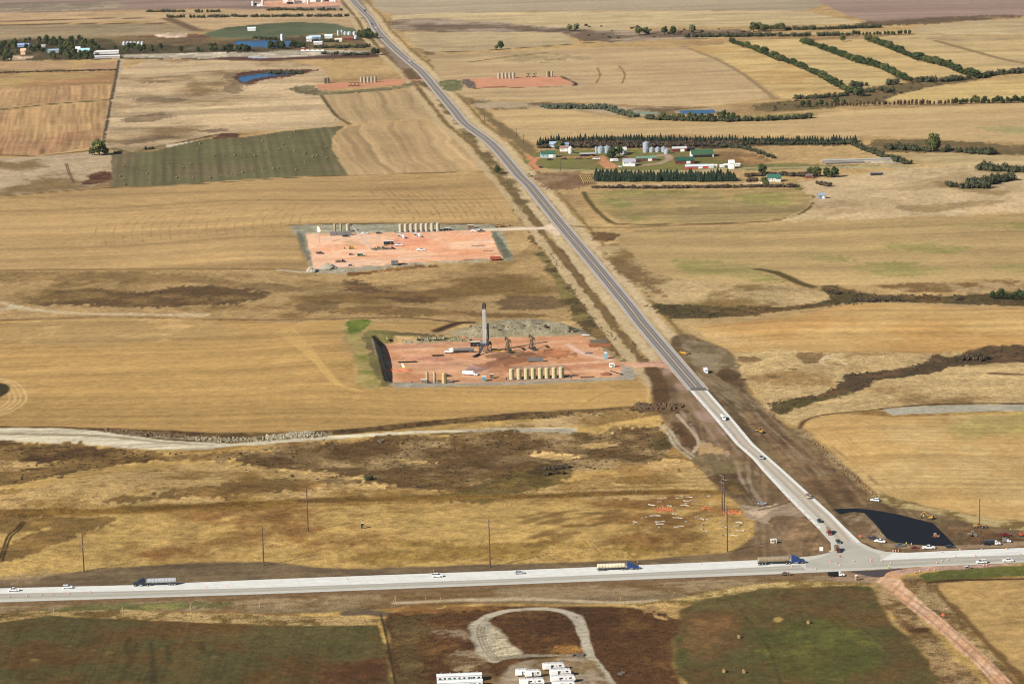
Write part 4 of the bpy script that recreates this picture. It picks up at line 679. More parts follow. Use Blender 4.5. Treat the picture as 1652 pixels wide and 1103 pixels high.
def ribbon(name, A, Bq, z, m, n=120, cols=2, label=None):
    a, t = resample(A, n); b, _ = resample(Bq, n); V = []; F = []; at = []
    for i in range(n):
        for k in range(cols+1):
            q = k/cols; p = a[i]*(1-q)+b[i]*q; V.append((p[0], p[1], z)); at.append((q, t[i], 0))
    for i in range(n-1):
        for k in range(cols):
            j = i*(cols+1)+k; F.append((j, j+1, j+cols+2, j+cols+1))
    me = bpy.data.meshes.new(name); me.from_pydata(V, [], F); me.update()
    if me.polygons[0].normal.z < 0: me.flip_normals()
    l = me.attributes.new('lane', 'FLOAT_VECTOR', 'POINT'); l.data.foreach_set('vector', np.array(at, np.float32).ravel())
    me.materials.append(m); o = bpy.data.objects.new(name, me); COL.objects.link(o); o['kind'] = 'structure'
    if label: o['label'] = label
    return o
def plate(name, px, z, m, smooth=False, label=None):
    P = on_plane(chaikin(px) if smooth else px, z); bm = bmesh.new(); f = bm.faces.new([bm.verts.new((x, y, z)) for x, y in P])
    if f.normal.z < 0 or True: bm.normal_update()
    if bm.faces[:][0].normal.z < 0: bmesh.ops.reverse_faces(bm, faces=bm.faces[:])
    bmesh.ops.triangulate(bm, faces=bm.faces[:]); me = bpy.data.meshes.new(name); bm.to_mesh(me); bm.free(); me.materials.append(m)
    o = bpy.data.objects.new(name, me); COL.objects.link(o); o['kind'] = 'structure'
    if label: o['label'] = label
    return o
def offs(P, d):
    P = np.array(P); T = np.gradient(P, axis=0); T /= np.linalg.norm(T, axis=1)[:, None]; return P+np.stack([T[:, 1], -T[:, 0]], 1)*d
g = lambda *c: alb(c)
NSS = np.array(cat([tuple(p) for p in NS_C], 6))
kj = np.argmin(np.linalg.norm(NSS-on_plane([(1127,629)])[0], axis=1))
old = NSS[:kj+1]
shoulder_m = sheet_mat('chip_shoulder', g(190,178,160), amt=.12)
ribbon('road_shoulder', offs(old, -7.6), offs(old, 7.6), .10, shoulder_m, n=200)
Lt, Dk, Md = g(176,169,161), g(128,121,117), g(155,148,142)
asph = sheet_mat('worn_asphalt', (.1,.1,.1), dark=[(0, Lt), (.06, Lt), (.10, Dk), (.20, Dk), (.26, Md), (.34, Dk), (.43, Dk), (.48, Lt), (.52, Lt), (.57, Dk), (.66, Dk), (.74, Md), (.81, Dk), (.90, Dk), (.94, Lt), (1, Lt)], amt=.10)
ribbon('highway', offs(old, -5.6), offs(old, 5.6), .13, asph, n=240, cols=2, label='worn grey asphalt two lane highway running away from the crossing')
white_line = sheet_mat('white_marking', (.5,.5,.48)); yellow_line = sheet_mat('yellow_marking', (.62,.45,.08))
for o_, m_, w_ in ((-4.9, white_line, .3), (4.9, white_line, .3), (0, yellow_line, .28)):
    ribbon('road_marking', offs(old, o_-w_/2), offs(old, o_+w_/2), .16, m_, n=240, cols=1)
plate('asphalt_patch', [(1116,625),(1138,625),(1141,629.5),(1113,629.5)], .19, sheet_mat('dark_asphalt', g(112,107,104)))
# the new concrete: one slab outline, then lanes
conc = sheet_mat('concrete', g(206,202,188), amt=.08, sc=.15)
WEST_U = [(-300,957),(0,948.4),(213,943.2),(420,934.5),(620,927),(820,919.8),(1020,911.5),(1220,903),(1270,899.5),(1306,896.8),(1320,895)]
LOW = [(1950,892),(1652,906.5),(1560,911),(1480,914),(1373,920.5),(1220,927),(820,942.5),(420,958),(0,971),(-300,981)]
LEFT = [(1333,891.5),(1341,886.5),(1340,875),(1319.5,852),(1296,828),(1268,800),(1231,760),(1214,740),(1187,716),(1150,672),(1112,629)]
RIGHT = [(1141,629),(1179,672),(1216,716),(1241,738),(1266,760),(1310,800),(1341,828),(1365,852),(1389,875),(1409,884.5),(1430,889.5),(1462,891.2),(1528,888),(1652,883),(1950,868)]
plate('highway', WEST_U+LEFT+RIGHT+LOW, .12, conc, label='pale concrete highway and its junction')
new = sheet_mat('new_concrete', g(232,232,224), amt=.06, sc=.2, joints=9.0)
lane = sheet_mat('used_concrete', g(184,180,166), dark=[(0, g(196,192,178)), (.2, g(176,171,158)), (.45, g(192,188,174)), (.7, g(174,170,156)), (1, g(190,186,172))], amt=.06)
M1 = [(-300,966),(0,957),(213,952.5),(420,947.5),(620,940.5),(820,933),(1020,924),(1220,914.5),(1290,910.5)]
M2 = [(-300,976),(0,966),(213,961),(420,953.8),(620,946.5),(820,938.5),(1020,930),(1220,922.3),(1300,919)]
op = on_plane
ribbon('road_slab', op(WEST_U[:9], .15), op(M1, .15), .15, new)
ribbon('road_slab', op(M1, .15), op(M2, .15), .15, lane)
EU = [(1440,891.6),(1462,891.2),(1528,888),(1652,883),(1950,868)]; EM = [(1420,903.5),(1446,902),(1528,898.6),(1652,894),(1950,880)]; EL = [(1380,916),(1440,913.6),(1528,909.5),(1652,904),(1950,889)]
ribbon('road_slab', op(EU, .15), op(EM, .15), .15, new); ribbon('road_slab', op(EM, .15), op(EL, .15), .15, lane)
ctr = [(1127,629),(1165,672),(1201,716),(1228,738),(1251,760),(1292,800),(1322,828),(1345,852),(1362,872),(1368,890)]
CP = op(ctr, .15); ribbon('road_slab', offs(CP, -4.6), offs(CP, 4.0), .15, sheet_mat('trafficked_concrete', g(192,182,164), dark=[(0, g(206,198,182)), (.2, g(182,170,150)), (.5, g(200,190,172)), (.8, g(178,166,148)), (1, g(206,198,182))], amt=.07))
eL = op(LEFT[3:], .15); eR = op(RIGHT[:9], .15)
ribbon('road_slab', eL, offs(eL, 2.3), .18, new, n=80); ribbon('road_slab', offs(eR, 2.3), eR, .18, new, n=80)
low2 = LOW[::-1]; ribbon('road_marking', op([(x, y-1.2) for x, y in low2[:6]], .16), op([(x, y-.6) for x, y in low2[:6]], .16), .19, white_line, cols=1)
plate('intersection', [(1300,905),(1330,897),(1345,888),(1352,872),(1376,873),(1392,884),(1420,893),(1420,904),(1400,915),(1300,918)], .17, sheet_mat('junction_concrete', g(188,184,170), amt=.09, sc=.1), smooth=True)
tar = sheet_mat('fresh_asphalt', g(21,24,32), amt=.2, sc=.3, rough=.7)
plate('asphalt_bypass', [(1345,820.5),(1385,819.3),(1420,824),(1450,829.5),(1505,843.5),(1524,862),(1541,880),(1520,880),(1474,877.5),(1446,875),(1430,867),(1411,843.5),(1394,826.8),(1376,825),(1354,829)], .16, tar, label='fresh black asphalt bypass beside the junction')
plate('asphalt_apron', [(1369,921.3),(1400,919.8),(1436,917.8),(1470,915.8),(1450,918),(1434,921),(1428,925),(1425,929.5),(1414,930.5),(1400,928),(1384,924.5)], .16, sheet_mat('apron_asphalt', g(78,72,74), amt=.15), smooth=True)
# ------------------------------------------------------------------ mesh builder
class MB:
    def __init__(s): s.v = []; s.f = []
    def add(s, V, F):
        k = len(s.v); s.v += [tuple(p) for p in V]; s.f += [tuple(i+k for i in f) for f in F]; return s
    def box(s, c, d, rz=0.0, ry=0.0, taper=1.0):
        x, y, z = (q/2 for q in d); V = []
        for sz in (-1, 1):
            t = taper if sz > 0 else 1
            for sx, sy in ((-1,-1),(1,-1),(1,1),(-1,1)): V.append((sx*x*t, sy*y*t, sz*z))
        if ry: V = [(a*math.cos(ry)+c_*math.sin(ry), b, -a*math.sin(ry)+c_*math.cos(ry)) for a, b, c_ in V]
        if rz: V = [(a*math.cos(rz)-b*math.sin(rz), a*math.sin(rz)+b*math.cos(rz), c_) for a, b, c_ in V]
        return s.add([(a+c[0], b+c[1], e+c[2]) for a, b, e in V], [(3,2,1,0),(4,5,6,7),(0,1,5,4),(1,2,6,5),(2,3,7,6),(3,0,4,7)])
    def tube(s, p, q, r, r2=None, n=8, caps=True):
        p, q = Vector(p), Vector(q); r2 = r if r2 is None else r2; d = (q-p).normalized(); a = d.orthogonal().normalized(); b = d.cross(a); V = []
        for c, rad in ((p, r), (q, r2)):
            for i in range(n):
                t = 2*PI*i/n; V.append(tuple(c+a*math.cos(t)*rad+b*math.sin(t)*rad))
        F = [(i, (i+1) % n, n+(i+1) % n, n+i) for i in range(n)]
        if caps: F += [tuple(range(n-1, -1, -1)), tuple(range(n, 2*n))]
        return s.add(V, F)
    def prism(s, prof, y0, y1, inset=0.0):      # side profile (x, z) carried across from y0 to y1
        n = len(prof); V = [(x, y0, z) for x, z in prof]+[(x, y1, z) for x, z in prof]
        return s.add(V, [tuple(range(n)), tuple(range(2*n-1, n-1, -1))]+[((i+1) % n, i, n+i, n+(i+1) % n) for i in range(n)])
    def lathe(s, prof, c=(0, 0, 0), n=16):      # profile (r, z)
        V = []; F = []
        for r, z in prof:
            for i in range(n): V.append((c[0]+r*math.cos(2*PI*i/n), c[1]+r*math.sin(2*PI*i/n), c[2]+z))
        for k in range(len(prof)-1):
            for i in range(n): F.append((k*n+i, k*n+(i+1) % n, (k+1)*n+(i+1) % n, (k+1)*n+i))
        F.append(tuple(range(n-1, -1, -1))); F.append(tuple((len(prof)-1)*n+i for i in range(n))); return s.add(V, F)
    def build(s, name, m, parent=None, smooth=False):
        me = bpy.data.meshes.new(name); me.from_pydata(s.v, [], s.f); me.materials.append(m)
        if smooth: me.polygons.foreach_set('use_smooth', [True]*len(me.polygons)); me.set_sharp_from_angle(angle=.7)
        o = bpy.data.objects.new(name, me); COL.objects.link(o)
        if parent: o.parent = parent
        return o
def root(name): o = bpy.data.objects.new(name, None); COL.objects.link(o); return o
KIDS = {}
def copy_tree(o, parent=None):
    c = o.copy(); COL.objects.link(c)
    for k in ('label', 'group'):
        if parent is None and k in c: del c[k]
    if parent: c.parent = parent
    for ch in list(o.children): copy_tree(ch, c)
    return c
PROTO = {}
def place(key, fn, xyz, rz=0.0, label=None, cat=None, group=None, sc=None):
    if key in PROTO: o = copy_tree(PROTO[key])
    else: o = fn(); PROTO[key] = o
    o.location = xyz; o.rotation_euler = (0, 0, rz)
    if sc: o.scale = sc if isinstance(sc, tuple) else (sc, sc, sc)
    return tag(o, label, cat, group)
RE = math.atan2(EAST[1], EAST[0]); RN = math.atan2(NORTH[1], NORTH[0])
def paint(name, c, **k): return mat(name, lin(c), **({'rough': .35, 'coat': .4, 'spec': .5} | k))
RUB = mat('tyre_rubber', (.02, .02, .022), .9); GLS = mat('window_glass', (.02, .03, .04), .08, spec=.8); STL = mat('grey_steel', (.22, .22, .22), .5, .3, noise=.15, nsc=2)
DKS = mat('dark_steel', (.04, .042, .045), .6, .2); CHR = mat('bright_metal', (.6, .6, .6), .25, .8); BLK = mat('black_plastic', (.02, .02, .02), .7)
LAMP = mat('lamp_lens', (.7, .7, .65), .2); TAIL = mat('tail_lens', (.4, .02, .02), .3)
COLS = {'white': (226,228,228), 'silver': (160,164,168), 'black': (22,23,26), 'dark': (38,42,50), 'navy': (16,24,42), 'blue': (20,54,108), 'red': (116,28,26), 'maroon': (92,28,26),
        'yellow': (178,136,36), 'orange': (170,84,40), 'tan': (142,126,98), 'cream': (206,196,166), 'brown': (112,88,66), 'green': (52,84,58), 'grey': (104,106,106), 'lightblue': (120,160,176)}
def body_mat(c): return paint('paint_'+c, COLS[c])
def wheel(p, x, y, r=.4, w=.28, name='wheel'):
    o = MB().tube((x, y-w/2, r), (x, y+w/2, r), r, n=14).build(name, RUB, p, True)
    MB().tube((x, y-w/2-.02, r), (x, y+w/2+.02, r), r*.52, n=10).build('rim', CHR, o); return o
def pickup(col='white'):
    p = root('pickup_truck'); m = body_mat(col)
    b = MB(); b.prism([(-2.9,.5),(2.85,.45),(2.92,.95),(2.6,1.08),(1.35,1.18),(-.75,1.2),(-.75,.78),(-2.82,.78),(-2.9,.9)], -.98, .98); b.box((-1.85,-.94,1.0), (2.1,.1,.45)); b.box((-1.85,.94,1.0), (2.1,.1,.45)); b.box((-2.87,0,1.0), (.1,1.96,.45)); b.build('body', m, p)
    MB().box((-1.82,0,.81), (1.98,1.7,.05)).build('truck_bed', BLK, p)
    MB().prism([(-.78,1.2),(1.38,1.18),(.62,1.82),(-.55,1.86)], -.8, .8).build('cab', GLS, p)
    MB().box((.05,0,1.885), (1.15,1.5,.06)).build('roof', m, p)
    for s in (-1, 1):
        MB().box((.3,s*.815,1.5), (.1,.04,.6)).build('door_pillar', m, p); MB().box((2.9,s*.72,.86), (.06,.36,.2)).build('headlight', LAMP, p); MB().box((-2.93,s*.86,1.0), (.05,.16,.32)).build('tail_light', TAIL, p)
        for x in (-1.85, 1.85): wheel(p, x, s*.86)
    MB().box((2.95,0,.55), (.12,1.9,.2)).build('bumper', CHR, p); return p
def suv(col='white'):
    p = root('sport_utility'); m = body_mat(col)
    MB().prism([(-2.45,.45),(2.4,.42),(2.45,.92),(2.1,1.05),(1.1,1.12),(-2.4,1.14),(-2.48,.8)], -.95, .95).build('body', m, p)
    MB().prism([(-2.4,1.14),(1.12,1.12),(.45,1.7),(-2.15,1.74)], -.8, .8).build('windows', GLS, p); MB().box((-.88,0,1.76), (2.5,1.52,.07)).build('roof', m, p)
    for s in (-1, 1):
        for x in (-1.5, -.35): MB().box((x,s*.815,1.42), (.1,.04,.58)).build('door_pillar', m, p)
        MB().box((2.42,s*.68,.82), (.06,.34,.18)).build('headlight', LAMP, p)
        for x in (-1.45, 1.5): wheel(p, x, s*.84, .37)
    return p
def sedan(col='silver'):
    p = root('car'); m = body_mat(col)
    MB().prism([(-2.3,.4),(2.25,.36),(2.32,.72),(1.9,.88),(.95,.95),(-1.7,.98),(-2.32,.92)], -.88, .88).build('body', m, p)
    MB().prism([(-1.75,.98),(1.0,.95),(.25,1.4),(-1.15,1.42)], -.72, .72).build('windows', GLS, p); MB().box((-.45,0,1.43), (1.3,1.34,.05)).build('roof', m, p)
    for s in (-1, 1):
        MB().box((2.28,s*.62,.68), (.06,.32,.14)).build('headlight', LAMP, p)
        for x in (-1.35, 1.4): wheel(p, x, s*.78, .33)
    return p
def tractor(p, x0, col, sleeper=True):      # x0: front bumper
    m = body_mat(col); X = lambda v: x0-v
    MB().prism([(X(0),.7),(X(0),1.45),(X(.4),1.75),(X(2.1),2.0),(X(2.1),.7)], -.85, .85).build('hood', m, p)
    MB().prism([(X(2.1),.8),(X(2.1),2.05),(X(2.5),2.85),(X(4.0),2.95),(X(4.0),.8)], -1.15, 1.15).build('cab', m, p)
    MB().prism([(X(2.07),2.08),(X(2.44),2.8),(X(2.52),2.8),(X(2.15),2.08)], -1.0, 1.0).build('windshield', GLS, p)
    for s in (-1, 1): MB().box((X(2.95),s*1.16,2.3), (.9,.04,.6)).build('side_window', GLS, p)
    if sleeper: MB().prism([(X(4.0),.8),(X(4.0),3.2),(X(4.4),3.75),(X(6.0),3.75),(X(6.0),.8)], -1.2, 1.2).build('sleeper', m, p)
    e = 6.05 if sleeper else 4.1
    for s in (-1, 1):
        MB().tube((X(e),s*1.0,.9), (X(e),s*1.0,3.9), .1).build('exhaust_stack', CHR, p); MB().tube((X(3.0),s*1.05,.65), (X(4.6),s*1.05,.65), .33, n=12).build('fuel_tank', CHR, p); wheel(p, X(1.2), s*1.0, .52, .3)
        MB().box((X(.02),s*.8,1.1), (.08,.3,.25)).build('headlight', LAMP, p)
    MB().box((X(-.05),0,.6), (.2,2.2,.3)).build('bumper', CHR, p); MB().box((X(-.02),0,1.15), (.08,.9,.75)).build('grille', DKS, p)
    return X(e)
def semi(col='blue', tank='cream'):
    p = root('tanker_truck'); e = tractor(p, 10.6, col)
    MB().box((-.4,0,.85), (20.2,.9,.25)).build('frame', DKS, p)
    for x in (3.6, 2.3, -7.2, -8.5, -9.8):
        for s in (-1, 1): wheel(p, x, s*.98, .52, .55)
    tm = paint('tank_'+tank, COLS[tank], rough=.4, noise=.12)
    t = MB(); t.tube((-10.2,0,2.25), (3.6,0,2.25), 1.2, n=20); t.tube((3.6,0,2.25), (3.85,0,2.25), 1.2, .8, n=20); t.tube((-10.45,0,2.25), (-10.2,0,2.25), .8, 1.2, n=20); o = t.build('tank', tm, p, True)
    for k in range(9): MB().tube((-9.6+k*1.6,0,2.25), (-9.5+k*1.6,0,2.25), 1.26, n=20).build('tank_ring', STL, o)
    for k in range(3): MB().tube((-7.5+k*4,0,3.4), (-7.5+k*4,0,3.62), .3, n=10).build('hatch', CHR, o)
    MB().box((-3.3,0,3.48), (12.5,.4,.05)).build('walkway', CHR, o)
    for s in (-1, 1): MB().tube((1.0,s*.7,.1), (1.0,s*.7,1.0), .08).build('landing_leg', DKS, p); MB().box((-8.5,s*1.0,1.2), (4.4,.6,.06)).build('fender', STL, p)
    return p
def rigid(col='white', body='box', bcol='white', L=8.5):
    p = root('work_truck'); h = L/2; m = body_mat(col)
    MB().prism([(h,.6),(h,1.3),(h-.3,1.6),(h-1.5,1.75),(h-1.5,.6)], -.9, .9).build('hood', m, p)
    MB().prism([(h-1.5,.7),(h-1.5,1.75),(h-1.95,2.5),(h-3.2,2.55),(h-3.2,.7)], -1.1, 1.1).build('cab', m, p)
    MB().prism([(h-1.47,1.78),(h-1.9,2.45),(h-1.98,2.45),(h-1.55,1.78)], -.95, .95).build('windshield', GLS, p)
    for s in (-1, 1): MB().box((h-2.4,s*1.11,2.05), (.8,.04,.5)).build('side_window', GLS, p); MB().box((h+.03,s*.7,1.0), (.06,.3,.2)).build('headlight', LAMP, p)
    MB().box((-1.0,0,.8), (L-2.5,.9,.25)).build('frame', DKS, p); bl = L-3.5; bx = -h+bl/2; bm_ = body_mat(bcol)
    if body == 'box': MB().box((bx,0,2.2), (bl,2.4,2.5)).build('cargo_box', bm_, p)
    elif body == 'tank':
        MB().tube((-h+.1,0,2.0), (-h+bl,0,2.0), 1.15, n=18).build('tank', bm_, p, True); MB().box((bx,0,3.18), (bl-.6,.5,.06)).build('walkway', CHR, p)
    elif body == 'dump':
        b = MB(); b.box((bx,0,1.2), (bl,2.4,.15)); 
        for s in (-1, 1): b.box((bx,s*1.17,1.85), (bl,.1,1.2))
        b.box((-h+bl,0,1.95), (.12,2.4,1.5)); b.box((-h,0,1.7), (.1,2.4,.9)); b.build('dump_body', bm_, p); MB().box((bx,0,1.6), (bl-.3,2.2,.5)).build('load', mat('soil_load', (.12,.09,.06), .95), p)
    elif body == 'flat':
        MB().box((bx,0,1.15), (bl,2.45,.18)).build('deck', bm_, p); MB().box((-h+bl,0,1.9), (.1,2.2,1.4)).build('headboard', STL, p)
        for k in range(4): MB().box((-h+.8+k*bl/4.4,(-1)**k*.4,1.65), (.9,1.3,.8)).build('crate', body_mat(['yellow','brown','grey','orange'][k]), p)
    for x in (h-1.1, -h+1.0, -h+2.2):
        for s in (-1, 1): wheel(p, x, s*.98, .5, .4)
    return p
YEL = paint('machine_yellow', (176,128,34)); 
def tracks(p, L=4.4, y=1.2, w=.55, h=.95):
    for s in (-1, 1):
        o = MB().prism([(-L/2+.4,0),(L/2-.4,0),(L/2,.45),(L/2-.4,h),(-L/2+.4,h),(-L/2,.45)], s*y-w/2, s*y+w/2).build('track', DKS, p)
        for k in range(9): MB().box((-L/2+.45+k*(L-.9)/8,s*y,h+.02), (.16,w+.04,.08)).build('track_pad', STL, o)
def excavator(m=None):
    m = m or YEL; p = root('excavator'); tracks(p)
    MB().tube((0,0,.9), (0,0,1.2), .9, n=14).build('slew_ring', DKS, p); MB().box((-.7,0,1.85), (3.3,2.6,1.3), taper=.95).build('engine_house', m, p); c = MB().box((.5,.8,2.4), (1.4,1.0,1.7), taper=.9).build('cab', m, p)
    MB().box((.62,.8,2.55), (1.3,1.04,1.0)).build('window', GLS, c); MB().box((-2.3,0,1.8), (.7,2.4,1.2)).build('counterweight', DKS, p)
    b = MB(); b.tube((.8,-.3,1.8), (3.6,-.3,4.8), .3, .24, 6); b.tube((3.6,-.3,4.8), (5.9,-.3,3.9), .24, .2, 6); b.build('boom', m, p)
    MB().tube((5.9,-.3,4.1), (6.6,-.3,1.6), .2, .15, 6).build('stick', m, p); MB().prism([(6.2,1.6),(7.0,1.7),(6.9,.5),(6.0,.3),(5.7,.9)], -.8, .2).build('bucket', DKS, p); MB().tube((1.6,-.3,2.0), (3.2,-.3,4.0), .1).build('hydraulic_ram', CHR, p); return p
def dozer():
    p = root('bulldozer'); tracks(p, 4.2, 1.1, .6, 1.1); MB().prism([(-1.9,.7),(2.0,.7),(2.0,1.6),(.3,1.8),(-1.9,1.8)], -.75, .75).build('body', YEL, p)
    c = MB().box((-.6,0,2.4), (1.4,1.4,1.3), taper=.9).build('cab', YEL, p); MB().box((-.6,0,2.45), (1.44,1.44,.7)).build('window', GLS, c)
    MB().prism([(2.8,.05),(3.05,.2),(2.85,.8),(3.05,1.5),(2.85,1.5),(2.6,.8)], -1.9, 1.9).build('blade', STL, p)
    for s in (-1, 1): MB().tube((.4,s*1.45,.6), (2.8,s*1.45,.5), .12).build('push_arm', YEL, p)
    MB().box((-2.5,0,.8), (.9,.5,1.1)).build('ripper', DKS, p); MB().tube((.8,.4,1.7), (.8,.4,2.6), .07).build('exhaust_stack', DKS, p); return p
def scraper():
    p = root('earth_scraper'); MB().prism([(2.2,1.0),(5.6,1.0),(5.7,1.9),(3.6,2.3),(2.2,2.3)], -1.1, 1.1).build('engine_house', YEL, p)
    c = MB().box((2.6,0,2.9), (1.5,1.4,1.3), taper=.9).build('cab', YEL, p); MB().box((2.6,0,2.95), (1.54,1.44,.7)).build('window', GLS, c)
    MB().prism([(-4.4,.8),(1.4,.5),(1.8,2.3),(-4.0,2.6)], -1.5, 1.5).build('bowl', YEL, p); MB().prism([(-3.8,2.62),(1.4,2.36),(0,3.0),(-2.4,3.0)], -1.2, 1.2).build('load', mat('soil_load', (.12,.09,.06), .95), p)
    MB().prism([(-6.6,1.0),(-4.4,1.0),(-4.4,2.2),(-6.4,2.2)], -.9, .9).build('rear_engine', YEL, p); MB().tube((1.4,0,2.2), (3.0,0,2.4), .3).build('gooseneck', YEL, p)
    for x in (4.3, -5.0):
        for s in (-1, 1): wheel(p, x, s*1.35, .95, .7)
    return p
def grader():
    p = root('road_grader'); MB().prism([(-4.0,1.0),(-1.2,1.0),(-1.2,2.2),(-4.0,2.1)], -.8, .8).build('engine_house', YEL, p); c = MB().box((-.5,0,2.4), (1.4,1.4,1.7), taper=.92).build('cab', YEL, p); MB().box((-.5,0,2.6), (1.44,1.44,1.0)).build('window', GLS, c)
    MB().tube((.2,0,1.6), (4.2,0,1.4), .22, n=6).build('main_frame', YEL, p); MB().box((1.5,0,.65), (.25,3.7,.6), rz=.45).build('blade', STL, p); MB().tube((1.4,0,.9), (1.4,0,1.3), .7, n=14).build('circle', DKS, p)
    for x, r in ((-3.3,.68),(-1.7,.68),(4.0,.68)):
        for s in (-1, 1): wheel(p, x, s*1.05, r, .4)
    return p
def roller(col='orange'):
    p = root('road_roller'); m = body_mat(col); MB().tube((1.6,-1.05,.75), (1.6,1.05,.75), .75, n=18).build('drum', STL, p, True)
    f = MB(); f.box((1.6,-1.12,.9), (2.2,.12,.3)); f.box((1.6,1.12,.9), (2.2,.12,.3)); f.build('drum_frame', m, p); MB().prism([(-2.4,.8),(-.4,.8),(-.4,1.6),(-2.3,1.5)], -.85, .85).build('engine_house', m, p)
    c = MB(); [c.tube((x,y,1.5), (x,y,2.7), .05) for x in (-.6,.3) for y in (-.7,.7)]; c.box((-.15,0,2.75), (1.3,1.7,.08)); c.build('canopy', m, p); MB().box((-.2,0,1.4), (.6,.7,.7)).build('seat', BLK, p); MB().box((0,0,1.0), (1.2,1.2,.4)).build('deck', m, p)
    for s in (-1, 1): wheel(p, -1.6, s*.95, .72, .5)
    return p
def paver():
    p = root('asphalt_paver'); tracks(p, 3.2, .9, .5, .8); MB().box((-.2,0,1.4), (2.6,2.2,1.1)).build('body', body_mat('orange'), p); MB().prism([(1.1,.6),(2.6,.8),(2.8,1.6),(1.1,1.3)], -1.4, 1.4).build('hopper', body_mat('tan'), p)
    MB().box((-2.2,0,.4), (1.0,3.8,.5)).build('screed', DKS, p); c = MB(); [c.tube((x,y,1.9), (x,y,2.9), .05) for x in (-1.2,.3) for y in (-.9,.9)]; c.box((-.45,0,2.95), (1.9,2.2,.08)); c.build('canopy', body_mat('cream'), p); return p
def porta(col):
    p = root('portable_toilet'); m = body_mat(col); MB().box((0,0,1.15), (1.2,1.2,2.1), taper=.96).build('cabin', m, p); MB().prism([(-.66,2.2),(.66,2.2),(.4,2.42),(-.4,2.42)], -.62, .62).build('roof', body_mat('white'), p)
    d = MB().box((0,-.6,1.1), (.8,.06,1.8)).build('door', m, p); MB().box((.3,-.64,1.1), (.08,.04,.12)).build('handle', BLK, d); MB().tube((.45,.45,2.2), (.45,.45,2.7), .05).build('vent_pipe', STL, p); return p
ORG = mat('safety_orange', lin((206,104,70)), .6); WHT = mat('reflective_white', (.75,.75,.72), .5)
def drum():
    p = root('traffic_drum'); MB().lathe([(.34,0),(.34,.1),(.28,.1),(.24,1.0),(.18,1.05)], n=10).build('barrel', ORG, p); MB().lathe([(.285,.3),(.275,.45)], n=10).build('band', WHT, p); MB().lathe([(.268,.65),(.26,.8)], n=10).build('band', WHT, p); return p
def cone():
    p = root('traffic_cone'); b = MB(); b.box((0,0,.03), (.5,.5,.06)); b.lathe([(.2,.06),(.06,1.15)], n=10); b.build('cone', ORG, p); MB().lathe([(.165,.45),(.135,.65)], n=10).build('band', WHT, p); return p
WD = mat('weathered_wood', (.10,.065,.045), .9, noise=.25, nsc=.8); WDL = mat('pale_wood', (.36,.28,.17), .9, noise=.2, nsc=2)
def pole(h=24.5, arm='post'):
    p = root('utility_pole'); MB().tube((0,0,-.5), (0,0,h), .40, .27, 9).build('pole', WD, p)
    if arm == 'post':
        for k, s in enumerate((1, -1, 1)):
            z = h-1.0-k*2.2; o = MB().tube((0,0,z), (s*.15,s*1.3,z+.35), .09).build('insulator_arm', mat('insulator', (.3,.3,.3), .5), p); MB().lathe([(.13,0),(.13,.5)], (s*.15,s*1.3,z+.1), 8).build('insulator', mat('insulator_cap', (.35,.3,.28), .3), o)
        MB().box((0,-.3,h*.62), (.12,.08,.5)).build('number_plate', WHT, p)
    else:
        MB().box((0,0,h-.8), (.14,2.6,.16)).build('cross_arm', WD, p)
        for s in (-1, 0, 1): MB().lathe([(.07,0),(.07,.3)], (0,s*1.1,h-.7), 8).build('insulator', mat('insulator_cap', (.35,.3,.28), .3), p)
    return p
def storage_tank(col=(186,176,142), h=7.6, r=1.83, name='oil_tank'):
    m = mat(name+str(col), lin(col), .55, noise=.10, nsc=.8); p = root(name); MB().lathe([(r,0),(r,h)], n=24).build('shell', m, p, True); MB().lathe([(r+.05,h),(r*.5,h+.3),(.15,h+.45)], n=24).build('roof', m, p)
    for k in range(4): MB().lathe([(r+.03,h*k/4+.1),(r+.03,h*k/4+.2)], n=24).build('seam_ring', STL, p)
    MB().lathe([(.3,h+.3),(.3,h+.7)], (.7,0,0), 8).build('hatch', STL, p); MB().tube((0,-r-.12,.2), (0,-r-.12,h+.2), .07).build('pipe', STL, p); MB().box((.8,-r-.02,.9), (.7,.12,.7)).build('manway', STL, p); return p
def catwalk(L, h):
    p = root('tank_catwalk'); MB().box((0,0,h), (L,.9,.1)).build('deck', STL, p)
    r = MB()
    for s in (-1, 1):
        for z in (.5, 1.0): r.tube((-L/2,s*.45,h+z), (L/2,s*.45,h+z), .035, n=5)
    for k in range(int(L/2)+1): [r.tube((-L/2+k*2,s*.45,h), (-L/2+k*2,s*.45,h+1.0), .035, n=5) for s in (-1, 1)]
    r.build('railing', STL, p); st = MB(); [st.box((L/2+.4+k*.42,0,h-.25-k*.38), (.4,.8,.06)) for k in range(int(h/.4))]; st.tube((L/2,-.4,h), (L/2+h*1.08,-.4,.1), .07, n=5); st.tube((L/2,.4,h), (L/2+h*1.08,.4,.1), .07, n=5); st.build('stairs', STL, p)
    for k in range(5): MB().tube((-L/2+k*L/4,0,0), (-L/2+k*L/4,0,h), .07).build('post', STL, p)
    return p
def vessel():
    p = root('treater_vessel'); m = mat('vessel_drab', lin((150,142,108)), .55, noise=.1); MB().lathe([(.95,.2),(.95,7.6),(.6,8.1),(.1,8.3)], n=16).build('shell', m, p, True); MB().lathe([(1.0,0),(1.0,.4)], n=16).build('skirt', STL, p)
    MB().tube((1.15,0,.2), (1.15,0,8.6), .12).build('stack', STL, p); MB().tube((-1.1,.2,.2), (-1.1,.2,6.0), .08).build('pipe', STL, p); MB().box((1.6,0,.8), (1.0,.8,1.4)).build('burner_box', m, p); return p
PJ = mat('pumpjack_tan', lin((70,68,50)), .6, noise=.1)
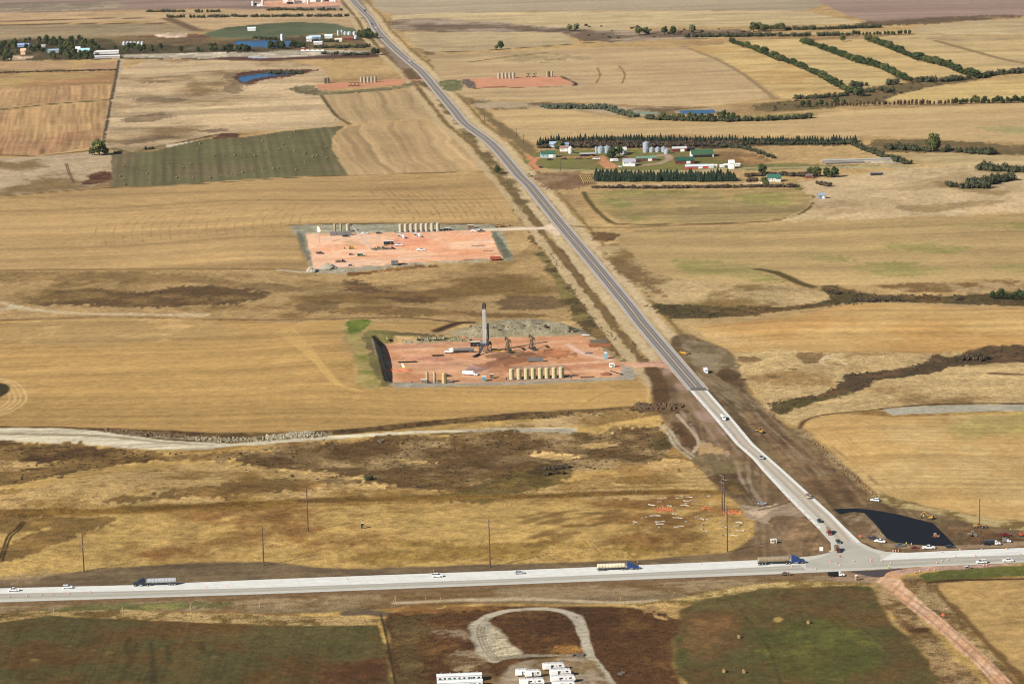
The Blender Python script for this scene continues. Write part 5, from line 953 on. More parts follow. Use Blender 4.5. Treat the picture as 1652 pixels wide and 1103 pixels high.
def pumpjack():
    p = root('pump_jack'); MB().box((-.5,0,.35), (10.5,2.2,.5)).build('skid', DKS, p)
    a = MB(); [a.tube((x,y,.6), (1.2,y*.25,7.6), .3, .24, 6) for x in (-.8, 3.0) for y in (-1.2, 1.2)]; [a.tube((.2,y*.72,3.2), (2.2,y*.72,3.2), .1, n=5) for y in (-1.2, 1.2)]; a.build('samson_post', PJ, p)
    MB().box((.8,0,8.1), (9.0,.7,1.1), ry=-.10).build('walking_beam', PJ, p)
    MB().prism([(5.0,9.3),(5.7,8.6),(6.0,7.6),(5.8,6.6),(5.0,7.0),(4.8,8.2)], -.35, .35).build('horse_head', PJ, p)
    MB().tube((5.75,0,6.8), (5.75,0,.8), .05, n=5).build('polished_rod', CHR, p); MB().lathe([(.35,0),(.35,.9),(.15,1.1),(.15,1.6)], (5.75,0,0), 8).build('wellhead', body_mat('red'), p)
    for s in (-1, 1):
        MB().tube((-3.2,s*.85,2.6), (-3.3,s*.6,7.6), .11, n=6).build('pitman_arm', PJ, p); MB().prism([(-3.6,2.0),(-2.6,2.2),(-1.6,1.1),(-1.9,.6),(-3.2,.9)], s*.85-.18, s*.85+.18).build('counterweight', DKS, p)
    MB().box((-2.8,0,1.5), (1.6,1.3,1.5)).build('gearbox', PJ, p); MB().box((-4.8,0,1.0), (1.2,1.4,1.0)).build('motor', body_mat('green'), p); return p
def lattice(mb, z0, z1, w0, w1, nb, r=.12, x0=0, y0=0, lean=(0, 0)):
    def c(t): 
        w = w0+(w1-w0)*t; z = z0+(z1-z0)*t; return [(x0+lean[0]*t+sx*w/2, y0+lean[1]*t+sy*w/2, z) for sx, sy in ((-1,-1),(1,-1),(1,1),(-1,1))]
    for k in range(nb):
        A, B_ = c(k/nb), c((k+1)/nb)
        for i in range(4):
            mb.tube(A[i], B_[i], r, n=4, caps=False); mb.tube(B_[i], B_[(i+1) % 4], r*.6, n=4, caps=False); mb.tube(A[i], B_[(i+1) % 4], r*.55, n=4, caps=False); mb.tube(A[(i+1) % 4], B_[i], r*.5, n=4, caps=False)
WST = mat('white_steel', (.5,.5,.49), .5)
def drilling_rig():
    p = root('drilling_rig'); s = MB(); lattice(s, .2, 6.6, 8.0, 8.0, 2, .28); s.box((0,0,6.9), (9.5,9.0,.5)); s.build('substructure', DKS, p)
    m = MB(); lattice(m, 7.2, 37.5, 2.6, 2.2, 13, .17); m.build('mast', WST, p); m = MB(); m.box((1.25,0,22.2), (.12,.7,29.5)); m.build('mast_back', WST, p)
    c = MB(); lattice(c, 37.5, 42.0, 2.5, 2.2, 2, .24); c.box((0,0,42.2), (2.8,2.8,.7)); c.box((0,0,43.0), (1.2,.5,1.0)); c.build('crown_block', DKS, p)
    MB().box((2.5,-.6,21.5), (2.0,3.4,.18)).build('monkey_board', DKS, p)
    st = MB(); [st.tube((2.9+.35*(k % 3),-1.4+.35*(k//3),7.2), (2.9+.35*(k % 3),-1.4+.35*(k//3),25.5), .13, n=5) for k in range(18)]; st.build('drill_pipe_stand', DKS, p)
    MB().box((-4.4,3.2,8.3), (3.0,2.5,2.5)).build('doghouse', body_mat('grey'), p); MB().box((0,0,10.5), (1.0,.9,3.2)).build('top_drive', YEL, p); MB().box((3.0,3.0,8.0), (2.2,1.8,1.6)).build('drawworks', DKS, p)
    w = MB(); w.box((-1.0,-8.7,.0), (1.8,.2,.2)); w.prism([(-1,0),(1,0),(1,.3),(-1,.3)], -.1, .1); w.build('floor_lip', DKS, p)
    v = MB(); v.add([(-1.1,-4.5,6.9),(1.1,-4.5,6.9),(1.1,-13.0,1.4),(-1.1,-13.0,1.4),(-1.1,-4.5,6.5),(1.1,-4.5,6.5),(1.1,-13.0,1.0),(-1.1,-13.0,1.0)], [(0,1,2,3),(7,6,5,4),(0,3,7,4),(1,5,6,2),(3,2,6,7),(0,4,5,1)]); v.box((0,-19,1.2), (2.4,12,.5)); [v.box((0,-14-k*3.4,.5), (2.2,.3,1.0)) for k in range(4)]; v.build('catwalk', DKS, p)
    g_ = MB(); [g_.tube((x,y,22), (x*8,y*8,.2), .05, n=4) for x in (-1.3,1.3) for y in (-1.3,1.3)]; g_.build('guy_line', STL, p)
    sr = MB(); [sr.box((5.2+k*.45,1.5,6.5-k*.42), (.45,1.0,.08)) for k in range(15)]; sr.build('stairs', body_mat('yellow'), p); return p
def workover(lean=True):
    p = root('workover_rig'); tractor(p, 7.0, 'green', False); MB().box((-2,0,1.0), (11.5,1.0,.4)).build('frame', DKS, p); MB().box((-.2,0,1.9), (2.6,2.2,1.6)).build('drawworks', body_mat('green'), p); MB().box((-3.4,0,1.7), (2.2,2.2,1.2)).build('engine_house', body_mat('grey'), p)
    for x in (-2.0,-3.3,-4.6,3.0):
        for s in (-1, 1): wheel(p, x, s*1.0, .52, .4)
    m = MB(); lattice(m, 0, 27, 1.6, 1.1, 11, .14); o = m.build('mast', WST, p); o.location = (-6.6,0,1.2); o.rotation_euler = (0,math.radians(-38) if lean else 0,0)
    k = MB(); lattice(k, 27, 29, 1.1, 1.1, 1, .16); k.box((0,0,29.2), (1.4,1.4,.5)); q = k.build('crown_block', DKS, o); MB().box((.9,0,15), (1.0,1.6,.15)).build('rod_basket', DKS, o); return p
def flare(h=9.5, fl=3.6):
    p = root('flare_stack'); MB().lathe([(.8,0),(.8,.4),(.12,.5),(.12,h)], n=8).build('stack', STL, p)
    for a in (0, 2.1, 4.2): MB().tube((0,0,h*.85), (3*math.cos(a),3*math.sin(a),0), .03, n=4).build('guy_line', STL, p)
    f = MB(); V = []; F = []; n = 8
    for k in range(6):
        t = k/5; r = fl*.24*math.sin(PI*min(1, .15+t*.85))+.03
        for i in range(n): V.append((r*math.cos(2*PI*i/n)-t*t*1.2+.15*math.sin(k*2+i), r*math.sin(2*PI*i/n), h+t*fl))
    for k in range(5):
        for i in range(n): F.append((k*n+i, k*n+(i+1) % n, (k+1)*n+(i+1) % n, (k+1)*n+i))
    f.add(V, F); f.build('flame', mat('flame', (.8,.4,.1), .8, emit=((1,.55,.12), 5)), p); return p
def box_unit(d, col, name='container', door=True, legs=.2):
    p = root(name); m = body_mat(col) if isinstance(col, str) else mat(name+str(col), lin(col), .6, noise=.08); MB().box((0,0,legs+d[2]/2), d).build('body', m, p)
    MB().box((0,0,legs+d[2]+.06), (d[0]+.1,d[1]+.1,.12)).build('roof', mat('unit_roof'+str(col), lin((205,205,198)) if col != 'grey' else lin((120,120,118)), .6), p); MB().box((0,0,legs/2), (d[0]*.96,d[1]*.8,legs)).build('skid', DKS, p)
    if door: q = MB().box((d[0]*.2,-d[1]/2-.02,legs+1.0), (.9,.06,2.0)).build('door', body_mat('grey'), p); MB().box((d[0]*.2+.3,-d[1]/2-.06,legs+1.0), (.08,.05,.12)).build('handle', BLK, q)
    MB().box((-d[0]*.2,-d[1]/2-.02,legs+d[2]*.6), (1.0,.06,.7)).build('window', GLS, p); return p
def frac_tank(col='grey'):
    p = root('frac_tank'); b = MB(); b.prism([(-6,1.0),(6,.35),(6,3.2),(-6,3.2)], -1.25, 1.25); b.build('body', body_mat(col), p); [MB().box((-5+k*1.25,-1.28,1.95), (.14,.08,2.2)).build('rib', STL, p) for k in range(9)]
    MB().box((0,0,3.26), (10,.7,.08)).build('walkway', STL, p); [wheel(p, -5.2, s*1.0, .45, .4) for s in (-1, 1)]; return p
def pipe_rack(L=10, n=16, col='brown'):
    p = root('pipe_rack'); [MB().box((x,0,.25), (.25,n*.28+.4,.5)).build('sill', WD, p) for x in (-L*.4, 0, L*.4)]
    for k in range(n): MB().tube((-L/2,(k-n/2)*.28,.62), (L/2,(k-n/2)*.28,.62), .12, n=6).build('pipe', mat('pipe_'+col, lin(COLS[col]), .7), p)
    return p
def mat_stack(d, col):
    p = root('mat_stack'); m = mat('timber_mat_'+str(col), lin(col), .85, noise=.2); n = 8
    for k in range(n): MB().box((0,-d[1]/2+(k+.5)*d[1]/n,d[2]/2), (d[0],d[1]/n-.06,d[2])).build('plank', m, p)
    return p
def bale(c=(138,118,78)):
    p = root('hay_bale'); m = mat('hay'+str(c), lin(c), .95, noise=.25, nsc=4); MB().tube((-.8,0,.85), (.8,0,.85), .88, n=16).build('roll', m, p, True)
    [MB().tube((x,0,.85), (x+.06,0,.85), .895, n=16).build('twine', mat('twine', lin((140,120,76)), .9), p) for x in (-.55,-.2,.15,.5)]; return p
CORR = {}
def corrug(name, c, ax='X', sc=6.0, rough=.35, metal=.0):
    k = name
    if k in CORR: return CORR[k]
    m = bpy.data.materials.new(name); m.use_nodes = True; nt = m.node_tree; L = nt.links; b = nt.nodes['Principled BSDF']; b.inputs['Base Color'].default_value = (*c, 1); b.inputs['Roughness'].default_value = rough; b.inputs['Metallic'].default_value = metal
    tc = nt.nodes.new('ShaderNodeTexCoord'); w = nt.nodes.new('ShaderNodeTexWave'); w.bands_direction = ax; w.inputs['Scale'].default_value = sc; L.new(tc.outputs['Object'], w.inputs['Vector']); bp = nt.nodes.new('ShaderNodeBump'); bp.inputs['Strength'].default_value = .4; bp.inputs['Distance'].default_value = .05; L.new(w.outputs['Fac'], bp.inputs['Height']); L.new(bp.outputs['Normal'], b.inputs['Normal'])
    CORR[k] = m; return m
def barn(L, W, h, rise, wall, roof, name='barn', door='long', wins=3, gable_door=False, doorcol=(225,225,222)):
    p = root(name); wm_ = corrug('siding_'+str(wall), lin(wall), 'X', 4, .6); rm = corrug('roofing_'+str(roof), lin(roof), 'X', 3, .65)
    b = MB(); b.box((0,0,h/2), (L,W,h)); [b.add([(x,-W/2,h),(x,W/2,h),(x,0,h+rise)], [(0,1,2)]) for x in (-L/2, L/2)]; b.build('wall', wm_, p)
    for s in (-1, 1):
        y1 = s*(W/2+.4); z1 = h-rise*.8/W; t = .18; r = MB(); r.add([(-L/2-.4,0,h+rise),(L/2+.4,0,h+rise),(L/2+.4,y1,z1),(-L/2-.4,y1,z1),(-L/2-.4,0,h+rise+t),(L/2+.4,0,h+rise+t),(L/2+.4,y1,z1+t),(-L/2-.4,y1,z1+t)], [(0,1,2,3),(7,6,5,4),(0,4,5,1),(2,6,7,3),(1,5,6,2),(0,3,7,4)]); r.build('roof', rm, p)
    dm = mat('door_'+str(doorcol), lin(doorcol), .6)
    if door == 'long': d = MB().box((L*.18,-W/2-.03,min(h*.42,2.0)), (min(L*.3,4.5),.1,min(h*.84,4.0))).build('door', dm, p); MB().box((L*.18+1.2,-W/2-.11,1.2), (.1,.06,.3)).build('handle', BLK, d)
    if door == 'open': MB().box((0,-W/2-.02,h*.42), (L*.9,.06,h*.8)).build('shade_panel', mat('interior_shade', (.02,.02,.02), .9), p)  # near-black panel on the closed wall, painted shade of an open interior
    if gable_door: MB().box((L/2+.03,0,h*.42), (.1,W*.4,h*.84)).build('door', dm, p)
    for k in range(wins):
        x = -L/2+(k+.6)*L*.55/max(1, wins); w = MB().box((x,-W/2-.02,h*.6), (1.1,.06,.9)).build('window', GLS, p); MB().box((x,-W/2-.06,h*.6-.5), (1.3,.08,.1)).build('sill', WHT, w)
    return p
def grain_bin(r=3.3, h=5.6, rise=1.7, col=(166,176,184)):
    p = root('grain_bin'); m = corrug('galvanized_'+str(col), lin(col), 'Z', 5, .35, .35); MB().lathe([(r,0),(r,h)], n=24).build('wall', m, p, True); MB().lathe([(r+.12,h),(r*.5,h+rise*.5),(.4,h+rise)], n=24).build('roof', m, p); MB().lathe([(.45,h+rise),(.45,h+rise+.35)], n=10).build('cap', STL, p)
    MB().box((.4,-r-.02,1.1), (.8,.14,1.9)).build('door', STL, p); [MB().lathe([(r+.03,h*k/4),(r+.03,h*k/4+.08)], n=24).build('ring', STL, p) for k in range(1, 4)]; return p
def house(L, W, h, rise, wall, roof, wing=True, chimney=True):
    p = barn(L, W, h, rise, wall, roof, 'farmhouse', 'none', 0); wm_ = corrug('siding_'+str(wall), lin(wall), 'X', 4, .6)
    for k in range(4): w = MB().box((-L*.38+k*L*.25,-W/2-.02,h*.62), (1.0,.06,1.1)).build('window', GLS, p); MB().box((-L*.38+k*L*.25,-W/2-.06,h*.62-.6), (1.2,.08,.1)).build('sill', WHT, w)
    MB().box((L*.05,-W/2-.04,1.1), (1.0,.08,2.1)).build('door', body_mat('brown'), p)
    if wing:
        b = MB(); b.box((L*.25,-W/2-1.9,h*.42), (L*.36,3.8,h*.84)); b.build('wing', wm_, p); b = MB(); b.prism([(L*.25-L*.2,h*.84),(L*.25+L*.2,h*.84),(L*.25,h*.84+rise*.7)], -W/2-4.1, -W/2+.3); b.build('wing_roof', corrug('roofing_'+str(roof), lin(roof), 'X', 3, .65), p)
    if chimney: MB().box((-L*.2,.4,h+rise+.1), (.7,.7,1.3)).build('chimney', body_mat('brown'), p)
    return p
def tower_silo(r=2.6, h=17, col=(200,205,208)):
    p = root('tower_silo'); m = mat('silo_stave', lin(col), .6, noise=.06); MB().lathe([(r,0),(r,h)], n=20).build('wall', m, p, True); MB().lathe([(r,h),(r*.8,h+1.2),(r*.3,h+1.9)], n=20).build('dome', CHR, p, True); MB().box((0,-r-.3,h/2), (.7,.6,h)).build('chute', m, p); return p
def mobile_home(L=21, W=4.4, h=3.2, trim=(58,120,104)):
    p = root('bunkhouse'); MB().box((0,0,.7+h/2-.35), (L,W,h-.7)).build('wall', mat('bunk_white', (.72,.73,.72), .6), p); tm = mat('bunk_trim', lin(trim), .6); MB().box((0,0,.25), (L,W-.2,.5)).build('skirt', tm, p); MB().box((0,-W/2-.03,1.35), (L+.02,.06,.35)).build('trim_band', tm, p)
    r = MB(); r.prism([(-W/2-.2,h),(W/2+.2,h),(0,h+.55)], -L/2-.2, L/2+.2); o = r.build('roof', mat('bunk_roof', (.62,.64,.63), .5), p); o.rotation_euler = (0,0,PI/2)
    for k in range(9): w = MB().box((-L/2+1.4+k*(L-2.8)/8,-W/2-.04,2.05), (.9,.08,.8)).build('window', GLS, p); MB().box((-L/2+1.4+k*(L-2.8)/8,-W/2-.07,1.6), (1.0,.08,.08)).build('sill', WHT, w)
    for x in (-L*.23, L*.27): MB().box((x,-W/2-.06,1.5), (.9,.08,1.95)).build('door', tm, p); MB().box((x,-W/2-.7,.35), (1.4,1.2,.6)).build('steps', WDL, p)
    for k in range(5): MB().box((-L*.4+k*L*.2,.8,h+.75), (.8,.7,.35)).build('roof_vent', STL, p)
    return p
def camper(L=10.6, stripe='grey'):
    p = root('camper_trailer'); wm_ = mat('camper_white', (.74,.74,.72), .4); b = MB(); b.prism([(-L/2,.7),(L/2-.5,.7),(L/2,1.3),(L/2-.1,2.4),(L/2-.6,3.3),(-L/2,3.35)], -1.25, 1.25); b.build('body', wm_, p); MB().box((0,-1.27,1.25), (L-1.2,.04,.3)).build('stripe', body_mat(stripe), p); MB().box((-.3,0,3.38), (L-1.2,2.3,.08)).build('roof', WST, p)
    for x in (-L*.36, -L*.05, L*.3): MB().box((x,-1.27,2.3), (1.2,.06,.7)).build('window', GLS, p)
    MB().box((L*.12,-1.27,1.8), (.75,.06,1.9)).build('door', WST, p); [MB().box((x,0,3.55), (.8,.8,.3)).build('roof_vent', WST, p) for x in (-L*.3, .2, L*.28)]
    [wheel(p, x, s*1.05, .38, .25) for x in (-.6,.5) for s in (-1, 1)]; MB().tube((L/2-.3,0,.7), (L/2+1.1,0,.6), .08).build('tow_bar', DKS, p); MB().box((-L*.28,-1.55,1.9), (3.2,.6,2.0)).build('slide_out', wm_, p); return p
# ------------------------------------------------------------------ trees
BK = mat('bark', (.07,.055,.042), .95, noise=.2, nsc=3)
def leafmat(name, c, var=.35):
    if name in MATS: return MATS[name]
    m = mat(name, c, .75, noise=var, nsc=.45, spec=.15); return m
def blob(mb, c, r, rng, n=26, leaf=.7):
    for _ in range(n):
        d = Vector((rng.gauss(0,1), rng.gauss(0,1), rng.gauss(0,1))).normalized(); q = Vector(c)+Vector((d.x*r[0], d.y*r[1], d.z*r[2]))*rng.uniform(.55,1.08)
        nrm = (d+Vector((rng.uniform(-.7,.7), rng.uniform(-.7,.7), rng.uniform(-.4,.8)))).normalized(); a = nrm.orthogonal().normalized()*leaf*rng.uniform(.5,1.1); b = nrm.cross(a).normalized()*leaf*rng.uniform(.4,.9)
        k = len(mb.v); mb.v += [tuple(q-a-b*.4), tuple(q+a*.2-b), tuple(q+a+b*.3), tuple(q-a*.2+b)]; mb.f.append((k, k+1, k+2, k+3))
def core(mb, c, r, rng):
    bm = bmesh.new(); bmesh.ops.create_icosphere(bm, subdivisions=1, radius=1); V = [tuple(Vector(c)+Vector((v.co.x*r[0], v.co.y*r[1], v.co.z*r[2]))*rng.uniform(.6,.92)) for v in bm.verts]; F = [tuple(v.index for v in f.verts) for f in bm.faces]; bm.free(); mb.add(V, F)
def broadleaf(seed, h=9.0, w=6.0, col='leaf_dark', c=(.045,.062,.022), name='broadleaf_tree'):
    rng = random.Random(seed); p = root(name); t = MB(); t.tube((0,0,-.3), (0,0,h*.5), h*.035+.08, h*.02+.04, 7); n = rng.randint(13, 16); cr = MB()
    for k in range(n):
        a = 2.4*k+rng.uniform(-.4,.4); z = h*(.26+.58*k/n+rng.uniform(-.05,.05)); rr_ = w*.5*rng.uniform(.45,.75)*(1-.45*abs(k/n-.35)/.65); q = (rr_*math.cos(a), rr_*math.sin(a), z); t.tube((0,0,h*rng.uniform(.2,.42)), q, h*.015+.04, .04, 5)
        s = w*.5*rng.uniform(.32,.46); core(cr, q, (s*.8, s*.8, s*.72), rng); blob(cr, q, (s, s, s*.85), rng, 34, w*.085)
    q = (0,0,h*.6); s = w*.4; core(cr, q, (s, s, h*.3), rng); blob(cr, q, (s, s, h*.36), rng, 50, w*.085)
    t.build('trunk', BK, p); cr.build('crown', leafmat(col, c), p); return p
def spruce(seed, h=9.0, w=4.2, col='needles', c=(.022,.038,.022)):
    rng = random.Random(seed); p = root('spruce_tree'); MB().tube((0,0,-.3), (0,0,h*.95), .2, .04, 6).build('trunk', BK, p); cr = MB(); T = 8
    for k in range(T):
        t = k/T; z0 = h*(.06+.86*t); r = w*.5*(1-t)**.8*rng.uniform(.85,1.12)+.15; n = 11; ph = rng.uniform(0, 6); V = [(0,0,z0+h*.20)]
        for i in range(n*2):
            rad = r*(1 if i % 2 == 0 else .55)*rng.uniform(.82,1.12); V.append((rad*math.cos(ph+PI*i/n), rad*math.sin(ph+PI*i/n), z0-(.25 if i % 2 == 0 else -.15)*r*.5))
        cr.add(V, [(0, 1+i, 1+(i+1) % (2*n)) for i in range(2*n)]+[tuple(range(2*n, 0, -1))])
    cr.build('crown', leafmat(col, c, .25), p); return p
def bush(seed, h=3.0, w=5.0, col='shrub', c=(.05,.055,.028)):
    rng = random.Random(seed); mb = MB(); n = 5
    for k in range(n):
        a = rng.uniform(0, 6.3); q = (w*.28*math.cos(a), w*.28*math.sin(a), h*rng.uniform(.3,.5)); s = w*rng.uniform(.18,.28); core(mb, q, (s, s, h*.42), rng); blob(mb, q, (s*1.15, s*1.15, h*.5), rng, 26, .38)
    return mb.build('bush', leafmat(col, c), None)
# ------------------------------------------------------------------ things on the roads and the works
def at(px, py, up=0.0): g_ = G1(px, py); return (g_[0], g_[1], g_[2]+up)
W_, S_ = RE+PI, RN+PI
V = [  # builder key, args, picture point, heading, label, category, lift, scale
 (semi, ('blue','cream'), (997,919), RE, 'cream tanker semi with a bright blue cab driving right on the white concrete', 'tanker truck', .17, 1.08),
 (semi, ('navy','silver'), (250,944), W_, 'dark blue tanker semi with a silver tank heading left', 'tanker truck', .17, 1.12),
 (semi, ('blue','tan'), (1260,909.5), RE, 'tan tanker semi with a blue cab nearing the junction', 'tanker truck', .17, 1.22),
 (pickup, ('white',), (22,953.5), W_, 'white pickup nearest the left end of the concrete highway', 'pickup', .17, 1.05),
 (suv, ('white',), (109,949), RE, 'white car just ahead of the left tanker semi beside the drums', 'car', .17, 1.1),
 (suv, ('white',), (706,930.5), RE, 'white car halfway along the empty concrete between the tankers', 'car', .17, 1.2),
 (sedan, ('silver',), (838,925.5), RE, 'small silver car following the cream tanker', 'car', .17, 1.15),
 (suv, ('white',), (1583,908.5), W_, 'white car on the lower lane right of the junction', 'car', .17, 1.15),
 (pickup, ('white',), (1626,906), RE, 'white pickup at the far right end of the highway', 'pickup', .17, 1.0),
 (rigid, ('white','tank','white'), (1167,677), S_, 'white tank truck coming down the concrete leg below the asphalt joint', 'truck', .17, 1.0),
 (pickup, ('silver',), (1228,740), S_, 'silver pickup alone on the middle of the concrete leg', 'pickup', .17, 1.1),
 (rigid, ('red','flat','white'), (1304,803), RN, 'red flatbed truck carrying a yellow load up the concrete leg', 'truck', .17, .9),
 (sedan, ('dark',), (1322,842), S_, 'dark car ahead of the red and yellow truck near the junction', 'car', .17, 1.15),
 (rigid, ('red','box','tan'), (1337,861), S_, 'red truck with a tan and yellow box queuing at the junction', 'truck', .17, .9),
 (pickup, ('dark',), (1352,875.5), S_, 'dark pickup directly behind the red truck at the junction mouth', 'pickup', .17, 1.0),
 (rigid, ('maroon','box','brown'), (1351,889.5), S_, 'brownish red truck first in line at the junction', 'truck', .17, .85),
 (rigid, ('yellow','flat','white'), (853,284.5), RN, 'yellow truck on the asphalt highway below the farm', 'truck', .17, 1.2),
 (suv, ('white',), (661,99), S_, 'white car on the far bend of the highway', 'car', .17, 1.4),
 (suv, ('dark',), (589,18.5), RN, 'dark car farthest up the highway', 'car', .17, 1.5),
 (sedan, ('dark',), (600.5,40), RN, 'dark car leading the far group of three', 'car', .17, 1.5),
 (pickup, ('white',), (606,46), RN, 'white pickup in the middle of the far group of three', 'pickup', .17, 1.4),
 (suv, ('silver',), (610,51), RN, 'silver car last of the far group of three', 'car', .17, 1.4),
 (rigid, ('white','box','white',7.0), (1139,601.5), S_, 'white box truck parked on bare soil beside the asphalt joint', 'truck', 0, 1.0),
 (scraper, (), (1103,571), 2.4, 'yellow earth scraper standing right of the asphalt highway', 'scraper', 0, .75),
 (grader, (), (1225,698), 2.2, 'yellow grader working the soil right of the white tank truck', 'grader', 0, .95),
 (sedan, ('silver',), (1229.5,813.5), RE, 'silver car parked on soil left of the concrete leg', 'car', 0, 1.15),
 (suv, ('white',), (1412,808), RE+2.6, 'white car parked at the field edge above the black asphalt', 'car', 0, 1.1),
 (pickup, ('dark',), (1409,869.5), RE-.5, 'dark pickup parked behind a white one left of the black asphalt', 'pickup', 0, .95),
 (pickup, ('white',), (1420,874.5), RE-.5, 'white pickup parked nose down beside the orange sign', 'pickup', 0, 1.05),
 (pickup, ('grey',), (1451,881.5), RE, 'grey pickup parked below the left edge of the black asphalt', 'pickup', 0, 1.0),
 (sedan, ('red',), (1476,884.5), RE, 'red car parked between the grey and the white pickups', 'car', 0, .95),
 (pickup, ('white',), (1498,885), RE, 'long white pickup parked below the black asphalt', 'pickup', 0, 1.2),
 (suv, ('dark',), (1533,883.5), RE, 'dark car parked at the lower right corner of the black asphalt', 'car', 0, 1.0),
 (rigid, ('white','tank','dark',9.5), (1600,879), RE, 'water truck with dark tank and white cab right of the tall pole', 'truck', 0, 1.0),
 (rigid, ('white','box','grey',6.5), (1624,874.5), RE-.2, 'short white truck parked behind the water truck', 'truck', 0, .75),
 (pickup, ('red',), (1622,864), RE, 'red pickup parked above the short white truck', 'pickup', 0, 1.0),
 (excavator, (body_mat('orange'),), (1648,865), RE, 'orange excavator at the right edge of the picture', 'excavator', 0, .8),
 (excavator, (), (1500,837), RE+2.7, 'yellow excavator above the top edge of the black asphalt', 'excavator', 0, .8),
 (grader, (), (1580,851), RE-.2, 'yellow grader behind the tall pole on the dirt curve', 'grader', 0, .9),
 (roller, ('tan',), (1569,864.5), RE, 'tan roller on the dirt just left of the tall pole', 'roller', 0, 1.1),
 (paver, (), (1509.5,867), RE, 'small orange paver on the black asphalt', 'paver', .2, .75),
 (rigid, ('white','dump','black',9.0), (1349,929.5), RE, 'black dump truck with white cab parked below the junction', 'truck', 0, .98),
 (rigid, ('brown','flat','tan',7.0), (1268,927.5), W_, 'brown flatbed with crates parked below the tan tanker', 'truck', 0, .75),
]
def spawn(rows):
    P = G([r[2] for r in rows])
    for (fn, args, px, rz, lb, ct, up, sc), g_ in zip(rows, P):
        place((fn.__name__,)+tuple(str(a) for a in args), lambda: fn(*args), (g_[0], g_[1], g_[2]+up), rz, lb, ct, None, sc)
spawn(V)
place('porta_tan', lambda: porta('tan'), at(1382,935.5), .4, 'tan portable toilet beside the black dump truck', 'portable toilet', sc=1.15)
# signs
def sign(kind='board'):
    p = root('road_sign'); 
    for s in (-.5, .5): MB().tube((0,s,0), (0,s,3.2 if kind == 'board' else 1.3), .06, n=6).build('post', STL, p)
    if kind == 'board': MB().box((0,0,3.0), (.08,2.0,2.2)).build('panel', WHT, p)
    else: MB().box((0,0,2.0), (.08,1.5,1.5)).add([(0,0,0)]*0, []).build('panel', ORG, p); p.children[-1].rotation_euler = (0,0,0)
    MB().box((0,0,.12), (1.2,1.3,.24)).build('base', DKS, p); return p
def diamond():
    p = root('work_sign'); MB().add([(-.05,0,.9),(-.05,1.4,2.3),(-.05,0,3.7),(-.05,-1.4,2.3),(.05,0,.9),(.05,1.4,2.3),(.05,0,3.7),(.05,-1.4,2.3)], [(0,1,2,3),(7,6,5,4),(0,4,5,1),(1,5,6,2),(2,6,7,3),(3,7,4,0)]).build('panel', ORG, p)
    MB().tube((.1,0,.1), (.1,0,2.4), .05).build('post', STL, p); b = MB(); b.box((.1,0,.08), (1.6,.1,.1)); b.box((.1,0,.08), (.1,1.6,.1)); b.build('base', STL, p); return p
place('board', lambda: sign(), at(1325,893.5), -PI/2, 'white road sign standing in the left crook of the junction', 'sign')
place('diamond', diamond, at(1387,868.5), -PI/2, 'orange diamond work sign left of the black asphalt', 'sign', sc=.65)
place('diamond', diamond, at(1521,996.5), -PI/2, 'orange diamond work sign beside the red dirt road', 'sign', sc=.75)
place('diamond', diamond, at(1356,900), -PI/2+.3, 'small orange work sign in the middle of the junction', 'sign', sc=.5)
place('unit_w', lambda: box_unit((3.4,2.2,2.0), 'cream', 'tool_shed'), at(1248,875.5), RE, 'small cream shed alone on the dirt left of the queue', 'shed')
place('unit_s', lambda: box_unit((3.0,1.2,1.3), 'tan', 'sign_trailer'), at(1561,917), RE, 'tan box on the verge below the two right hand cars', 'box')
# poles
for k, (px, py, h_, lb) in enumerate([(135.5,922,23.5,'wooden pole farthest left above the highway'), (425.5,912,22,'wooden pole second from left beside the highway'), (497,857,25.5,'wooden pole standing on the golden slope away from the road'), (790.5,914.5,27,'wooden pole above the lone white car'), (1173.5,890,26,'wooden pole left of the junction with a long shadow'), (1165,824,22,'left one of the two close poles by the orange netting'), (1168.8,827,22.5,'right one of the two close poles by the orange netting'), (1580,877.5,26,'tall wooden pole beside the water truck')]):
    place('pole', pole, at(px, py), .2*k, lb, 'utility pole', 'tall wooden utility poles', (1, 1, h_/24.5))
for px, py, lb in [(904,275.5,'short pole on the grass in front of the farm'), (833,222,'short pole beside the highway above the farm drive'), (844.5,232,'short pole nearest the farm drive'), (782,200,'short pole along the highway above the wide field'), (1011,264,'short pole at the white farmhouse'), (818,300,'short pole on the left verge opposite the farm')]:
    place('pole_s', lambda: pole(11, 'cross'), at(px, py), RN, lb, 'utility pole', 'short crossarm poles', 1.0)
def marker():
    p = root('marker_post'); MB().tube((0,0,-.2), (0,0,3.6), .16, .14, 8).build('post', WDL, p); MB().tube((0,0,3.2), (1.3,0,.1), .09, n=6).build('brace', WDL, p); return p
for k, (px, py) in enumerate([(87,991.5),(198,988),(308,983.5),(419,980),(528,976),(638,971)]):
    place('marker', marker, at(px, py), RE+PI, ['leftmost braced fence post below the highway','second braced fence post from the left below the highway','third braced fence post from the left below the highway','fourth braced fence post from the left below the highway','fifth braced fence post from the left below the highway','braced fence post above the brown ploughed corner'][k], 'fence post', 'braced fence posts along the ditch')
def stake(): p = root('marker_stake'); MB().box((0,0,1.0), (.16,.16,2.0)).build('stake', body_mat('yellow'), p); MB().box((0,0,2.1), (.2,.2,.3)).build('cap', WHT, p); return p
for px, py in [(1026,796),(1036,794.5),(814.5,819),(822.5,818),(687,970),(711,970.5),(1001,970)]: place('stake', stake, at(px, py), 0, 'yellow marker stake in the dry grass', 'stake', 'yellow marker stakes in the grass')
place('cab', lambda: box_unit((1.6,1.2,3.0), 'black', 'utility_cabinet', True), at(585,852), RE, 'dark utility cabinet alone on the golden slope', 'cabinet')
